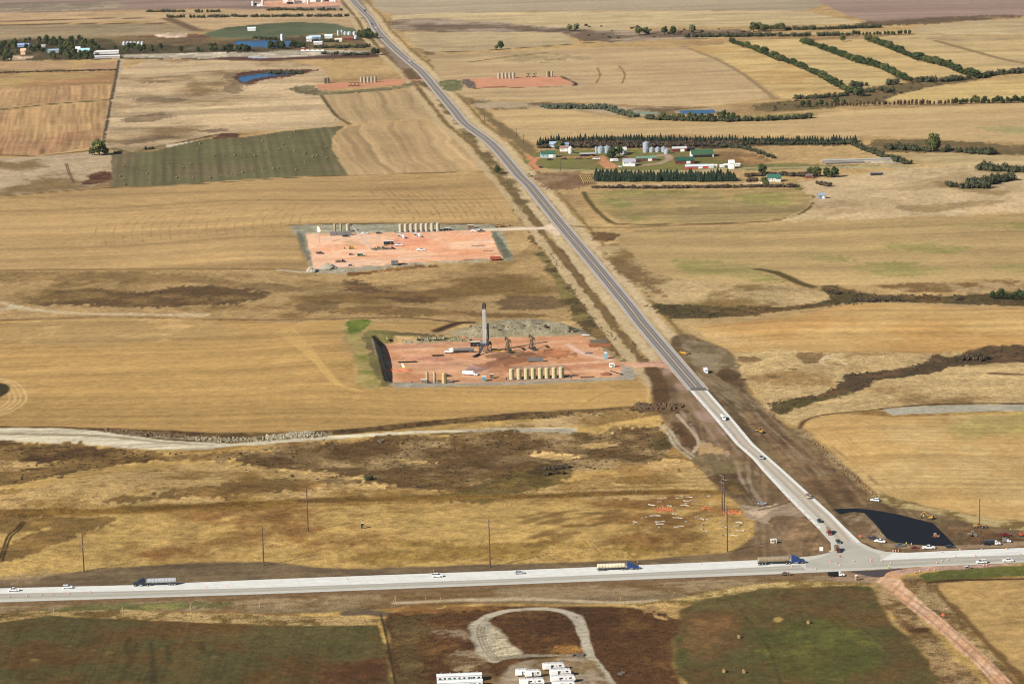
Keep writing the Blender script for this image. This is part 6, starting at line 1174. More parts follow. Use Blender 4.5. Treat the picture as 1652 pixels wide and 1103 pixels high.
# drums and cones
D = [(1180.9,703),(1190.9,713),(1205.8,726),(1232.8,757.8),(1244.8,769.8),(1260.7,791.8),(1287.6,817.7),(1297.6,827.7),(1124,644),(1138,659.2),(1167.5,689.7),(1180.5,702.7),(1205.6,727.7),(1272,806),(1306,838),(1316,848)]
J = [(1339.5,906.5),(1348.5,909.5),(1355.5,913),(1377.4,905.5),(1404.3,903.5),(1422.3,904.5),(1437.2,909.4),(1315.6,918.5),(1277.7,914.5),(1245.3,910),(1404.7,906),(1422,906.8),(1497.7,919.4),(1508.4,919.4),(1476.3,924.5),(1483.7,922.6),(1511.7,908.6),(1519,906),(1529,904),(1541,899),(1573,898),(1645,894.6),(1548.8,887.4),(1583.3,887.4),(1623.7,886.5),(1519,891),(1470.5,878.5),(1586.6,912.8),(1592,912)]
J += [(1441+k*4.2, 889.6-.1*k) for k in range(3)]
Lf = [(15,963.5),(43.7,962),(66.6,960.5),(84.7,960),(110.6,958.5),(146.2,956.5)]
E2 = [(333,948.3),(366,945.2),(1021+8,907.5),(1131,910),(560,935),(700,921.5)]
for pts, lb, gp in [(D, 'orange drum on the left edge of the concrete leg', 'drums along the concrete leg'), (J, 'orange drum standing about the junction', 'drums about the junction'), (Lf, 'orange drum on the left end of the highway', 'drums at the left end of the highway')]:
    for (px, py), g_ in zip(pts, G(pts)): place('drum', drum, (g_[0], g_[1], g_[2]+.17), 0, lb, 'traffic drum', gp, 1.0)
for (px, py), g_ in zip(E2, G(E2)): place('cone', cone, (g_[0], g_[1], g_[2]+.17), 0, 'small orange cone on the white concrete', 'traffic cone', 'cones on the long concrete stretch', 1.0)
# sheeting scraps and netting
rng = random.Random(5)
S = [(988,215),(1100,220),(1158,170),(1225,165),(1215,188),(1345,158),(1350,210),(1200,207),(1200,218),(1010,283),(1135,272),(1155,297),(880,322),(885,333),(1040,320),(1040,335),(1040,357),(1160,352),(1275,293),(1300,303),(1310,343),(1310,368),(1325,385),(1425,325),(1450,357),(1545,325),(1535,345),(1550,378),(1480,385),(1515,408),(1450,407),(1200,322),(1330,308),(940,295),(1045,192),(1255,195),(1080,172)]
wsm = mat('sheeting_white', (.38,.35,.29), .8, noise=.1)
for (a, b), g_ in zip(S, G([(800+a/3.933, 760+b/3.933) for a, b in S])):
    mb = MB(); L = rng.uniform(2, 6.5); w = rng.uniform(.3, .9); n = 7; vv = []
    for i in range(n):
        t = i/(n-1); y = math.sin(t*5+a)*.5
        for s, z in ((-1,.03),(-.3,.25+rng.random()*.35),(.4,.2+rng.random()*.3),(1,.03)): vv.append(((t-.5)*L, y+s*w*.5*(.6+.8*rng.random()), z))
    mb.add(vv, [(i*4+k, i*4+k+1, i*4+k+5, i*4+k+4) for i in range(n-1) for k in range(3)]); o = mb.build('white_sheeting', wsm); o.location = (g_[0], g_[1], g_[2]+.03); o.rotation_euler = (0, 0, rng.uniform(-.6, .9) if rng.random() < .8 else rng.uniform(-1.5, 1.5))
    tag(o, 'crumpled strip of white sheeting lying in the grass by the netting', 'plastic sheeting', 'scraps of white sheeting')
for px, py, r, n, lb in [(1071.6,823,6,80,'large heap of orange safety netting in the grass'), (1180,827.5,5.5,80,'heap of orange netting at the foot of the close poles'), (1142,821.5,4,24,'small heap of orange netting between the two large ones')]:
    p = root('netting_heap'); m1, m2 = MB(), MB()
    for k in range(n):
        a, q = rng.uniform(0, 6.28), r*rng.random()**.6; x, y = q*math.cos(a), q*math.sin(a)*1.0; mb = m1 if k % 3 else m2; mb.tube((x, y, 0), (x+rng.uniform(-1.5,1.5), y+rng.uniform(-.8,.8), rng.uniform(.3, 1.8)), .09, n=4)
    m1.build('netting', mat('faded_orange', lin((214,104,70)), .8), p); m2.build('stake_bundle', mat('net_pale', lin((228,150,120)), .7), p); o = p; o.location = at(px, py); tag(o, lb, 'safety netting')
# workers
def person(shirt=(.55,.62,.04)):
    me = bpy.data.meshes.new('person'); P = [(0,0,1.0),(0,0,1.25),(0,0,1.48),(0,0,1.6),(0,.02,1.72),(.17,0,1.42),(.26,.04,1.15),(.28,.14,.9),(-.17,0,1.42),(-.26,.04,1.15),(-.24,.16,.92),(.1,0,.93),(.12,.04,.5),(.13,0,.08),(.13,.16,.04),(-.1,0,.93),(-.13,.02,.5),(-.15,-.04,.08),(-.15,.12,.04)]
    E = [(0,1),(1,2),(2,3),(3,4),(2,5),(5,6),(6,7),(2,8),(8,9),(9,10),(0,11),(11,12),(12,13),(13,14),(0,15),(15,16),(16,17),(17,18)]
    R = [.15,.15,.13,.06,.11,.07,.05,.045,.07,.05,.045,.1,.075,.055,.05,.1,.075,.055,.05]
    me.from_pydata(P, E, []); o = bpy.data.objects.new('person', me); COL.objects.link(o); sk = o.modifiers.new('skin', 'SKIN'); 
    for i, r in enumerate(R): me.skin_vertices[0].data[i].radius = (r, r)
    me.skin_vertices[0].data[0].use_root = True; ss = o.modifiers.new('sub', 'SUBSURF'); ss.levels = 1; ss.render_levels = 1
    dg = bpy.context.evaluated_depsgraph_get(); m2 = bpy.data.meshes.new_from_object(o.evaluated_get(dg)); o.modifiers.clear(); o.data = m2
    m2.materials.clear(); [m2.materials.append(x) for x in (mat('work_trousers', (.03,.04,.07), .9), mat('vest'+str(shirt), shirt, .8), mat('skin', (.45,.27,.18), .6))]
    for f in m2.polygons: z = f.center.z; f.material_index = 0 if z < 1.0 else (2 if z > 1.56 else 1)
    MB().lathe([(.13,1.76),(.14,1.8),(.1,1.88),(.03,1.9)], (0,.02,0), 10).build('hard_hat', WHT, o)
    return o
WK = [((1421,865), 'worker in a yellow vest beside the parked pickups'), ((1486,835), 'worker in a yellow vest left of the yellow excavator'), ((1490,835.5), 'second worker in a yellow vest, closer to the yellow excavator'), ((1630,858), 'worker in a yellow vest above the red pickup'), ((1462,880), 'worker in a yellow vest right of the grey pickup'), ((1434,917), 'worker at the edge of the black apron')]
for (p_, lb), g_ in zip(WK, G([w[0] for w in WK])): place('person', person, tuple(g_), rng.uniform(0, 6), lb, 'person', 'road workers', 1.15)

# ------------------------------------------------------------------ lower well pad
T2 = [(825.8,612.8),(837.6,612.4),(849.5,612),(860.5,611.6),(871.9,611.2),(882.9,610.8),(894.4,610.4),(905.8,610)]
ords = ['leftmost','second','third','fourth','fifth','sixth','seventh','rightmost']
for k, g_ in enumerate(G(T2)): place('tankA', lambda: storage_tank((174,166,128)), (g_[0], g_[1]+1.8, g_[2]), .2, f'{ords[k]} tall tan tank of the row of eight on the lower pad', 'storage tank', 'oil tanks on the lower pad')
g_ = np.mean(G(T2), 0); place('cw', lambda: catwalk(39, 7.9), (g_[0]+.5, g_[1]+4.2, g_[2]), RE, 'grey catwalk running behind the eight tanks of the lower pad', 'catwalk')
for k, (px, py) in enumerate([(689,618),(701,618)]): place('vessel', vessel, at(px, py), 0, ['left slender drab vessel beside the yellow tank','right slender drab vessel beside the yellow tank'][k], 'vessel', 'treater vessels on the lower pad')
place('tankY', lambda: storage_tank((180,156,100), 7.2, 1.85), at(717,618), 0, 'yellowish tank standing alone beside the slender vessels', 'storage tank')
place('sep', lambda: box_unit((4.5,2.6,2.8), 'tan', 'separator_house'), at(684,618.5), RE, 'low tan box at the foot of the slender vessels', 'shed')
def berm(L, W, h=.6, gap=.0):
    p = root('containment_wall'); m = STL
    for c, d in [((0,-W/2,h/2),(L,.2,h)), ((0,W/2,h/2),(L,.2,h)), ((-L/2,0,h/2),(.2,W-.3,h)), ((L/2,0,h/2),(.2,W-.3,h))]: MB().box(c, d).build('panel', m, p)
    return p
g_ = np.mean(G(T2), 0); place('bermA', lambda: berm(46, 9.5), (g_[0]+1, g_[1]+2.4, g_[2]), RE, 'low steel wall around the eight tanks of the lower pad', 'wall')
g_ = G1(697,617); place('bermB', lambda: berm(30, 9), tuple(g_), RE, 'low steel wall around the slender vessels', 'wall')
place('rig', drilling_rig, at(783,567.5), -.41, 'tall drilling mast with white lattice and dark base', 'drilling rig', sc=.86)
for k, (px, py) in enumerate([(820.5,567.5),(859,563.5)]): place('pj', pumpjack, at(px, py), PI/2+.35, ['pump jack nearer the drilling mast','pump jack further right of the drilling mast'][k], 'pump jack', 'pump jacks on the lower pad', 1.15)
PD = [
 (semi, ('white','grey'), (741,569), W_, 'semi with a long grey tank and white cab left of the drilling mast', 'tanker truck', .03, 1.05),
 (pickup, ('dark',), (719.5,607.5), RE, 'dark pickup behind the yellow tank', 'pickup', 0, 1.15),
 (pickup, ('white',), (945,542), RE, 'white pickup by the spoil heap at the back right of the lower pad', 'pickup', 0, 1.0),
 (rigid, ('white','box','white',13), (759,605), RE-.5, 'white box truck in the middle front of the lower pad', 'truck', 0, .9),
 (box_unit, ((7.5,3,3.4),'black','generator_house'), (767,558.5), RE, 'dark generator house behind the long grey tanker', 'shed', 0, 1),
 (box_unit, ((3.0,3.0,3.2),'lightblue','pump_shed'), (781,614.5), RE, 'pale blue shed at the front edge of the lower pad', 'shed', 0, 1),
 (box_unit, ((2.4,2.4,3.0),'brown','meter_house'), (793.5,610), RE, 'brown shed left of the eight tanks', 'shed', 0, 1),
 (frac_tank, ('grey',), (864,583.5), RE, 'long grey tank trailer between the pump jacks and the eight tanks', 'tank trailer', 0, .95),
 (pipe_rack, (9,10,'black'), (706,574), RE, 'dark pipe rack below the long grey tanker', 'pipe rack', 0, 1),
 (pipe_rack, (14,8,'black'), (657,584.5), RE, 'long dark pipe rack near the shaded bank', 'pipe rack', 0, 1),
 (porta, ('lightblue',), (977.5,578.5), 0, 'blue portable toilet at the right edge of the lower pad', 'portable toilet', 0, 2.0),
 (box_unit, ((3.4,2.4,2.4),'white','sample_shed'), (987,592), RE, 'white shed at the pad entrance', 'shed', 0, 1.1),
 (mat_stack, ((13,11,.4),(96,88,74)), (966,551), RE, 'grey stack of timber mats at the back right of the lower pad', 'mat stack', 0, 1),
 (mat_stack, ((17,12,.45),(136,86,52)), (968,557), RE, 'rusty stack of timber mats at the back right of the lower pad', 'mat stack', 0, 1),
 (pipe_rack, (7,5,'brown'), (884,565.5), RE+.3, 'small brown pipe rack right of the pump jacks', 'pipe rack', 0, 1),
 (pipe_rack, (5,12,'grey'), (949,570), RE, 'grey pile of fittings at the right of the lower pad', 'pipe rack', 0, 1),
 (pipe_rack, (10,5,'black'), (947,609), RE, 'dark pipes lying right of the eight tanks', 'pipe rack', 0, 1),
 (pipe_rack, (16,3,'black'), (995,602), RE-1.05, 'dark pipes lying along the pad entrance', 'pipe rack', 0, 1),
 (pipe_rack, (16,3,'yellow'), (806,568.5), RE-.25, 'yellow pipes between the mast and the nearer pump jack', 'pipe rack', .5, 1),
 (flare, (1.6,3.0), (651,596), 0, 'small flare burning near the ground by the shaded bank', 'flare', 0, 1.0),
]
spawn(PD)
def heap(r, h, col, name='dirt_heap', seed=1):
    def f():
        mb = MB(); n = 14; pr = [(1,0),(.82,.3),(.55,.68),(.28,.93),(.05,1)]; vv = []; rg = random.Random(seed)
        for a, z in pr:
            for i in range(n): q = r*a*rg.uniform(.8,1.15); vv.append((q*math.cos(2*PI*i/n), q*.8*math.sin(2*PI*i/n), z*h*rg.uniform(.85,1.1)-.1*(z == 0)))
        mb.add(vv, [(k*n+i, k*n+(i+1) % n, (k+1)*n+(i+1) % n, (k+1)*n+i) for k in range(4) for i in range(n)]+[tuple(4*n+i for i in range(n))]); return mb.build(name, mat('heap'+str(col), alb(col), .95, noise=.25, nsc=1.2))
    return f
place('h1', heap(5, 1.8, (150,98,72)), at(978,604), 0, 'reddish dirt heap beside the pad entrance', 'dirt heap')
place('h2', heap(8, 4.0, (166,158,138), seed=3), at(529,432), 0, 'grey rubble heap at the lower left corner of the upper pad', 'dirt heap')
place('h3', heap(5, 4.5, (178,170,150), seed=4), at(502,437.5), 0, 'pale rubble heap just below the bank of the upper pad', 'dirt heap')
place('h4', heap(4, 1.8, (196,130,100), seed=5), at(748,547), 0, 'small pink dirt heap behind the lower pad', 'dirt heap')
for k, (px, py) in enumerate([(625,597),(641,598),(655,597)]): place('h5', heap(6, .9, (214,138,100), seed=6), at(px, py), k, ['left low orange mound beside the shaded bank','middle low orange mound beside the shaded bank','right low orange mound beside the shaded bank'][k], 'dirt heap')
# rubble thrown up beside the gravel track, and boulders on the spoil heap
def rubble(name, px0, n, spread, size, col, label, world=None):
    m_ = mat('rubble'+str(col), alb(col), .95, noise=.25, nsc=1); mb = MB(); rg = random.Random(n); pts = []
    for _ in range(n):
        if world is None: i = rg.randrange(len(px0)-1); t = rg.random(); pts.append((px0[i][0]*(1-t)+px0[i+1][0]*t+rg.uniform(-1,1)*spread[0], px0[i][1]*(1-t)+px0[i+1][1]*t+rg.uniform(-1,1)*spread[1]))
    for g_ in G(pts):
        s = size*rg.uniform(.4,1.4); mb.box((g_[0],g_[1],g_[2]+s*.25), (s*rg.uniform(.8,1.6), s*rg.uniform(.8,1.4), s*.8), rz=rg.uniform(0,3), ry=rg.uniform(-.4,.4), taper=rg.uniform(.5,.9))
    o = mb.build(name, m_); tag(o, label, kind='stuff'); return o
rubble('rubble', [(170,694),(240,700),(300,705)], 160, (3,2), 1.3, (120,98,72), 'dark clods along the left gravel track')
rubble('rubble', [(300,706),(360,710),(430,708),(460,704),(520,702)], 520, (7,3.5), 1.0, (156,144,116), 'pale rubble along the gravel track')
rubble('rubble', [(435,706),(470,702),(505,700)], 240, (6,3.5), 1.3, (172,162,136), 'pale rubble heap on the gravel track')
rubble('rubble', [(1030,655),(1060,657),(1100,655)], 220, (6,4), 1.6, (104,82,58), 'dark clods left of the concrete leg')
rubble('rubble', [(612,548),(700,548),(760,549)], 220, (4,2), 1.5, (150,144,110), 'clods on the back bank of the lower pad')
rubble('rubble', [(760,532),(860,526),(930,534)], 40, (8,6), 1.6, (90,80,60), 'dark clods on the spoil heap')
rubble('rubble', [(1293,696),(1330,728),(1370,765),(1410,798)], 150, (5,4), .8, (140,116,78), 'weeds and clods along the field edge')
# ------------------------------------------------------------------ upper well pad
T3 = [(646.6,374.3),(655,374.1),(663.8,373.9),(672.3,373.6),(680.8,373.4),(688.7,373.1),(697.5,372.8),(706.7,372.5)]
for k, g_ in enumerate(G(T3)): place('tankB', lambda: storage_tank((168,162,142)), (g_[0], g_[1]-1, g_[2]), .2, f'{ords[k]} pale tank of the row of eight on the upper pad', 'storage tank', 'oil tanks on the upper pad')
g_ = np.mean(G(T3), 0); place('bermA', lambda: berm(46, 9.5), (g_[0], g_[1], g_[2]), RE, 'low steel wall around the eight tanks of the upper pad', 'wall')
for k, (px, py) in enumerate([(540,374.5),(549.8,374.5)]): place('vessel', vessel, at(px, py), 0, ['left slender vessel on the upper pad','right slender vessel on the upper pad'][k], 'vessel', 'treater vessels on the upper pad')
place('tankB', None, at(561.4,374.5), 0, 'single tank beside the slender vessels of the upper pad', 'storage tank')
PU = [
 (flare, (9.5,5.0), (515.4,391.5), 0, 'tall flare stack burning on the left of the upper pad', 'flare', 0, 1.05),
 (workover, (), (611,403), RE, 'green workover rig with its white mast leaning left', 'workover rig', 0, 1.0),
 (semi, ('white','silver'), (648,383), S_+.25, 'semi backed up to the leftmost tanks of the upper pad', 'tanker truck', 0, .8),
 (semi, ('white','silver'), (674,381), S_+.25, 'semi backed up to the middle tanks of the upper pad', 'tanker truck', 0, .8),
 (pickup, ('dark',), (558,382), RE, 'dark pickup by the slender vessels of the upper pad', 'pickup', 0, 1.2),
 (pickup, ('white',), (588,378), RE, 'white pickup behind the leaning mast', 'pickup', 0, 1.2),
 (sedan, ('dark',), (611,377), RE, 'dark car at the back of the upper pad', 'car', 0, 1.2),
 (pickup, ('white',), (643,396.5), RE, 'white pickup just right of the workover rig', 'pickup', 0, 1.3),
 (pickup, ('white',), (679,404.5), RE, 'white pickup alone on the open pink gravel', 'pickup', 0, 1.4),
 (box_unit, ((9,3,3),'black','mud_tank'), (627,394.5), RE, 'black skid behind the workover rig', 'skid', 0, 1),
 (rigid, ('navy','flat','black',9.0), (629,402.5), RE, 'dark blue flatbed truck right of the workover rig', 'truck', 0, 1.0),
 (pickup, ('dark',), (516,409.5), RE-.5, 'dark pickup below the tall flare', 'pickup', 0, 1.2),
 (excavator, (), (566,401.5), RE+PI, 'excavator left of the workover rig', 'excavator', 0, .9),
 (box_unit, ((5,3,2.6),'green','pump_unit'), (581,413), RE, 'green pump unit in front of the workover rig', 'skid', 0, 1),
 (box_unit, ((3,2,1.8),'maroon','valve_skid'), (566,411.5), RE, 'small red skid left of the green pump unit', 'skid', 0, 1),
 (rigid, ('black','flat','black',9.0), (549,423), RE, 'black flatbed truck at the lower left of the upper pad', 'truck', 0, 1.0),
 (box_unit, ((6.2,3.2,3.6),'grey','site_container'), (637,427), RE, 'grey container on the front edge of the upper pad', 'container', 0, 1),
 (pipe_rack, (8,8,'black'), (648,426), RE, 'dark pipes beside the grey container', 'pipe rack', 0, 1),
 (pickup, ('white',), (766,373.5), RE, 'white pickup at the entrance of the upper pad', 'pickup', 0, 1.3),
 (pickup, ('grey',), (776,374), RE+.2, 'grey pickup at the entrance of the upper pad', 'pickup', 0, 1.3),
 (box_unit, ((7,2.4,2.4),'black','compressor_skid'), (722,372), RE, 'dark compressor skid right of the eight tanks', 'skid', 0, 1),
 (box_unit, ((6,3,3.2),'brown','guard_shed'), (760,368.5), RE, 'brown shed beside the upper pad entrance', 'shed', 0, 1),
 (excavator, (), (812,366), RE+.3, 'excavator at the track to the upper pad', 'excavator', 0, 1.0),
 (dozer, (), (803,366.5), RE, 'bulldozer at the track to the upper pad', 'bulldozer', 0, 1.0),
 (mat_stack, ((9,14,.5),(150,70,46)), (799,416.5), RE, 'rusty timber mats in the lower right corner of the upper pad', 'mat stack', 0, 1),
 (pipe_rack, (9,5,'brown'), (787,405.5), RE, 'brown pipes above the rusty timber mats', 'pipe rack', 0, 1),
 (pipe_rack, (12,6,'grey'), (771,397), RE, 'grey pipes near the right side of the upper pad', 'pipe rack', 0, 1),
 (box_unit, ((20,4,3.2),'grey','separator_row'), (550,379.5), RE, 'long grey separator house in front of the slender vessels', 'shed', 0, 1),
 (box_unit, ((3,2,1.5),'black','tool_bin'), (565,429), RE, 'black tool bin on the front edge of the upper pad', 'bin', 0, 1),
]
spawn(PU)
# ------------------------------------------------------------------ far pads
F4 = [(583,133.8),(588.5,133.7),(594.2,133.5),(600,133.3),(605.5,133.1)]; F5 = [(805,127),(811.3,126.9),(817,126.8),(822.8,126.7),(828.8,126.6)]
for pts, w_ in ((F4, 'far red pad left of the highway'), (F5, 'far red pad right of the highway')):
    for k, g_ in enumerate(G(pts)): place('tankC', lambda: storage_tank((156,148,128), 7.8, 2.0), tuple(g_), 0, f'{["leftmost","second","middle","fourth","rightmost"][k]} tank on the {w_}', 'storage tank', 'tanks on the '+w_)
for px, py, lb in [(524.5,135,'left dark tank at the end of the far left pad'), (529.5,134.8,'right dark tank at the end of the far left pad'), (885,124.5,'dark tank at the end of the far right pad')]: place('tankD', lambda: storage_tank((96,90,78), 7.4, 1.9), at(px, py), 0, lb, 'storage tank')
place('vessel', vessel, at(882.5,124.5), 0, 'left slender vessel at the end of the far right pad', 'vessel'); place('vessel', vessel, at(890.5,124.5), 0, 'right slender vessel at the end of the far right pad', 'vessel')
for k, (px, py) in enumerate([(566,139),(572,139.3),(578,139.2),(852,124.8),(862,124.6)]): place('pjf', pumpjack, at(px, py), .3, ['leftmost pump jack on the far left pad','middle pump jack on the far left pad','rightmost pump jack on the far left pad','left pump jack on the far right pad','right pump jack on the far right pad'][k], 'pump jack', None, .6)
rg = random.Random(9)
FY = [(408,10),(413,9),(419,10.5),(424,8),(461,5),(468,7),(474,4),(482,6),(489,5),(497,6),(505,4),(512,3),(520,4),(528,2),(536,3),(541,4)]
for k, g_ in enumerate(G(FY)):
    if k % 3: place('fyb'+str(k % 4), lambda: box_unit((rg.uniform(8,14),3.4,4.2), ['white','navy','white','grey'][k % 4], 'equipment_unit'), tuple(g_), RE, ['dark','white','blue','grey'][k % 4]+' equipment unit on the farthest gravel yard', 'container', 'equipment on the farthest yard')
    else: place('fyt', lambda: storage_tank((206,206,204), 8.5, 2.3), tuple(g_), 0, 'white tank on the farthest gravel yard', 'storage tank', 'tanks on the farthest yard')

# ------------------------------------------------------------------ farmstead right of the highway
GRN, RED, GRY, WHI = (54,88,68), (104,42,36), (160,164,166), (206,206,200)
FB = [
 (barn, (16,11,4.2,2.6,(150,178,186),GRN,'machine_shed','long',2), (884,253.5), 'pale blue shed with a green roof at the farm drive'),
 (barn, (13,10,3.6,2.4,(196,206,210),(150,170,188),'machine_shed','long',1), (896,237), 'pale shed with a blue grey roof among the trees'),
 (barn, (9,8,3.4,1.6,GRY,(120,146,176),'shed','long',0), (911,237.5), 'small shed with a blue roof among the trees'),
 (barn, (9,8,4,2,(212,206,200),(140,110,100),'shed','long',0), (910,244), 'white and red shed behind the white hopper bin'),
 (barn, (17,7,2.8,1.0,(64,46,40),(150,150,146),'open_shed','open',0), (948,252), 'long dark open shed beside the silver bins'),
 (barn, (12,10,5.0,2.6,(186,190,190),(184,186,180),'barn','long',2), (1001.5,248.5), 'grey barn with a pale roof behind the dark tree'),
 (barn, (22,9,3.0,1.8,RED,(96,128,104),'loafing_shed','long',3), (1042,259), 'long red shed with a dull green roof behind the farmhouse'),
 (barn, (16,9,3.6,1.6,RED,(176,176,172),'barn','long',1), (1096,244), 'red barn with a grey roof at the back of the farm'),
 (barn, (10,9,3.2,1.4,(62,48,42),(60,50,46),'shed','open',0), (1113,243), 'dark brown shed at the back of the farm'),
 (barn, (24,17,3.8,3.6,WHI,(52,88,60),'barn','open',0), (1132,252.5), 'white barn with a broad bright green roof'),
 (barn, (20,13,3.4,3.2,RED,(34,74,56),'barn','long',2), (1104,263), 'red barn with a dark green roof'),
 (barn, (23,8,2.6,1.4,(190,60,50),(188,198,212),'long_shed','long',3), (1123,271.5), 'long low shed with a pale blue roof and red end'),
 (barn, (8,6,2.4,1.2,WHI,WHI,'hutch','none',0), (1145,270.5), 'white hutch right of the long low shed'),
 (barn, (4,4,2.2,1.0,WHI,WHI,'hutch','none',0), (1153.5,270), 'small white hutch second in the row'),
 (barn, (5,4,2.0,1.0,WHI,WHI,'hutch','none',0), (1165,270), 'small white hutch third in the row'),
 (barn, (6,4,2.2,1.0,WHI,WHI,'hutch','none',0), (1172.5,269), 'small white hutch beside the white tower hut'),
 (barn, (5,4,2.0,1.0,WHI,WHI,'hutch','none',0), (1190,268), 'small white hutch right of the white tower hut'),
 (barn, (5.5,6,6.2,2.8,(234,234,232),(234,234,232),'tower_hut','long',0), (1180,272), 'tall white hut with a peaked roof'),
 (house, (14,10,4.0,3.0,WHI,(50,98,84)), (1248,292), 'white house with a green roof below the farm'),
 (barn, (7,5,3.0,1.2,(112,62,50),(112,96,92),'shed','none',0), (1305,287.5), 'small reddish shed at the hill foot'),
 (barn, (7,6,3.4,1.8,(116,130,150),(130,142,160),'shed','long',0), (1325.5,320), 'small blue shed beside the round field corner'),
 (barn, (13,4,2.2,.6,(90,80,76),(108,104,104),'open_shed','open',0), (1414,282.5), 'low grey shelter alone on the pale hill'),
 (house, (13,9,4.2,3.2,(226,228,228),(150,152,160)), (1015,267), 'white farmhouse with a grey roof'),
]
FB += [(barn, (84,7,1.5,.5,(150,146,138),(164,160,150),'silage_bunker','none',0), (1388,259), 'long low pale silage bunker on the hill right of the farm'), (barn, (40,6,1.2,.4,(110,104,98),(124,120,114),'silage_bunker','none',0), (1362,263.5), 'shorter dark silage bunker below the long pale one')]
for fn, args, px, lb in FB: place(lb, lambda: fn(*args), at(*px), RE+.02, lb, 'house' if fn is house else 'barn' if 'barn' in lb else 'shed')
for px, py, r, h_, lb in [(969,247,4.2,6.4,'left one of the two large silver bins'), (979.2,246.5,4.2,6.4,'right one of the two large silver bins'), (1042.5,241,3.9,7.5,'tallest silver bin at the back of the group'), (1041.7,246,3.2,4.6,'leftmost bin in the front of the group'), (1051.6,245.7,3.0,4.4,'second front bin of the group'), (1061.2,245.4,3.0,4.4,'third front bin of the group'), (1070.6,245,2.9,4.6,'fourth bin of the group'), (1075.5,248,3.2,4.4,'rightmost silver bin standing a little forward')]:
    place('bin%s%s' % (r, h_), lambda: grain_bin(r, h_), at(px, py), 0, lb, 'grain bin', 'silver grain bins of the farm', 1.0)
place('binw', lambda: grain_bin(2.4, 6.0, 2.2, (232,232,230)), at(920.5,247.5), 0, 'white hopper bin beside the green roofed shed', 'grain bin')
place('binn', lambda: grain_bin(1.5, 6.8, 1.0), at(962,247.5), 0, 'narrow silver bin left of the two large ones', 'grain bin')
FV = [
 (pickup, ('white',), (962,257.5), RE, 'white pickup on the grass in the farm yard', 'pickup', 0, 1.4),
 (pickup, ('black',), (887,258.5), RE, 'black pickup in front of the green roofed shed', 'pickup', 0, 1.2),
 (suv, ('black',), (873,271), RE, 'black car at the mouth of the farm drive', 'car', 0, 1.1),
 (camper, (9.0,'lightblue'), (991,261), RE, 'camper parked left of the farmhouse', 'camper', 0, 1.0),
 (sedan, ('white',), (1000.5,269.5), RE-.6, 'white car on the lower farm drive', 'car', 0, 1.0),
 (pickup, ('dark',), (1030,262), RE, 'dark pickup right of the farmhouse', 'pickup', 0, 1.1),
 (excavator, (), (949,256.5), 0, 'small digger in the farm yard', 'excavator', 0, .8),
 (rigid, ('black','flat','black',8.0), (909,257.5), RE, 'black flatbed at the yard edge', 'truck', 0, 1.0),
 (rigid, ('brown','flat','grey',8.0), (933,257), RE, 'brown flatbed at the yard edge', 'truck', 0, 1.0),
]
spawn(FV)
# stacked bales between the drive and the dark belt
BS = [(937+i*3.1+j*1.4, 283.5+j*2.9) for j in range(5) for i in range(6)]
for g_ in G(BS): place('bale', bale, tuple(g_), .5, 'round bale stored in rows beside the dark tree belt', 'hay bale', 'bales stored by the farm', 1.25)
# bales
HB = [(a/3.933, 180+b/3.933) for a, b in [(785,350),(868,388),(933,398),(1025,388),(1070,332),(1162,359),(1205,337),(1122,424),(1228,425),(1335,423),(1402,412),(1470,400),(1540,390),(1600,374),(1258,247),(1360,282),(1425,285),(1490,282),(1553,288),(1620,286),(765,415),(780,434),(795,466),(960,460),(1270,206),(1527,214)]]
HB += [(400+a/3.755, 180+b/3.755) for a, b in [(90,181),(250,161),(215,204),(190,232),(105,251),(40,271),(280,244),(345,256),(345,313),(392,281),(420,269),(475,221),(480,284),(185,346),(155,351),(90,351),(22,353),(293,356),(545,286),(140,143),(283,124),(463,144)]]
rg = random.Random(3)
for g_ in G(HB): place('bale_shaded', lambda: bale((112,100,72)), tuple(g_), rg.uniform(0, 3), 'round bale lying on the dark green striped field', 'hay bale', 'bales on the dark green field', 1.1)  # darker hay than the other bales: their shadow side put into the colour
for (px, py), lb in zip([(1304,1005.5),(1192,1029),(1168,1084),(1200,1085)], ['round bale farthest up the lower right green field','round bale in the upper left of the lower right green field','left one of the two lowest bales','right one of the two lowest bales']): place('bale', bale, at(px, py), rg.uniform(.9, 1.6), lb, 'hay bale', 'bales on the lower right green field', .98)
# ------------------------------------------------------------------ trailer yard at the bottom
place('bunk', lambda: mobile_home(21.5, 4.4), at(741,1097.5), RE+.01, 'upper one of the two long white bunkhouses with green trim', 'bunkhouse')
place('bunk', None, at(742,1108), RE+.01, 'lower one of the two long white bunkhouses, cut by the frame', 'bunkhouse')
for L_, px, py, rz, st, lb in [(10.6,893,1079.5,RE+.04,'grey','topmost camper of the yard standing on its own'), (6.0,842,1089.5,RE,'grey','short white camper left of the others'), (7.8,860,1091,RE,'navy','white camper tucked right of the short one'), (12.0,858,1104.5,RE,'grey','lower left camper cut by the frame'), (10.4,904,1089,RE+.03,'brown','camper under the topmost one'), (12.0,908,1099.5,RE+.02,'navy','long camper with dark stripe at lower right'), (11,909,1109,RE,'grey','lowest right camper cut by the frame')]:
    place('camp%s%s' % (L_, st), lambda: camper(L_, st), at(px, py), rz, lb, 'camper', 'campers in the trailer yard')
place(('pickup','red'), lambda: pickup('red'), at(916,1086.5), RE, 'red pickup between the upper campers', 'pickup', sc=1.0)
def rockpile(): 
    mb = MB(); rg_ = random.Random(8); [mb.box((rg_.uniform(-3,3), rg_.uniform(-2,2), .3), (rg_.uniform(.5,1.3),)*3, rz=rg_.uniform(0,3), taper=.7) for _ in range(30)]; return mb.build('rock_pile', mat('rock', (.12,.10,.08), .95))
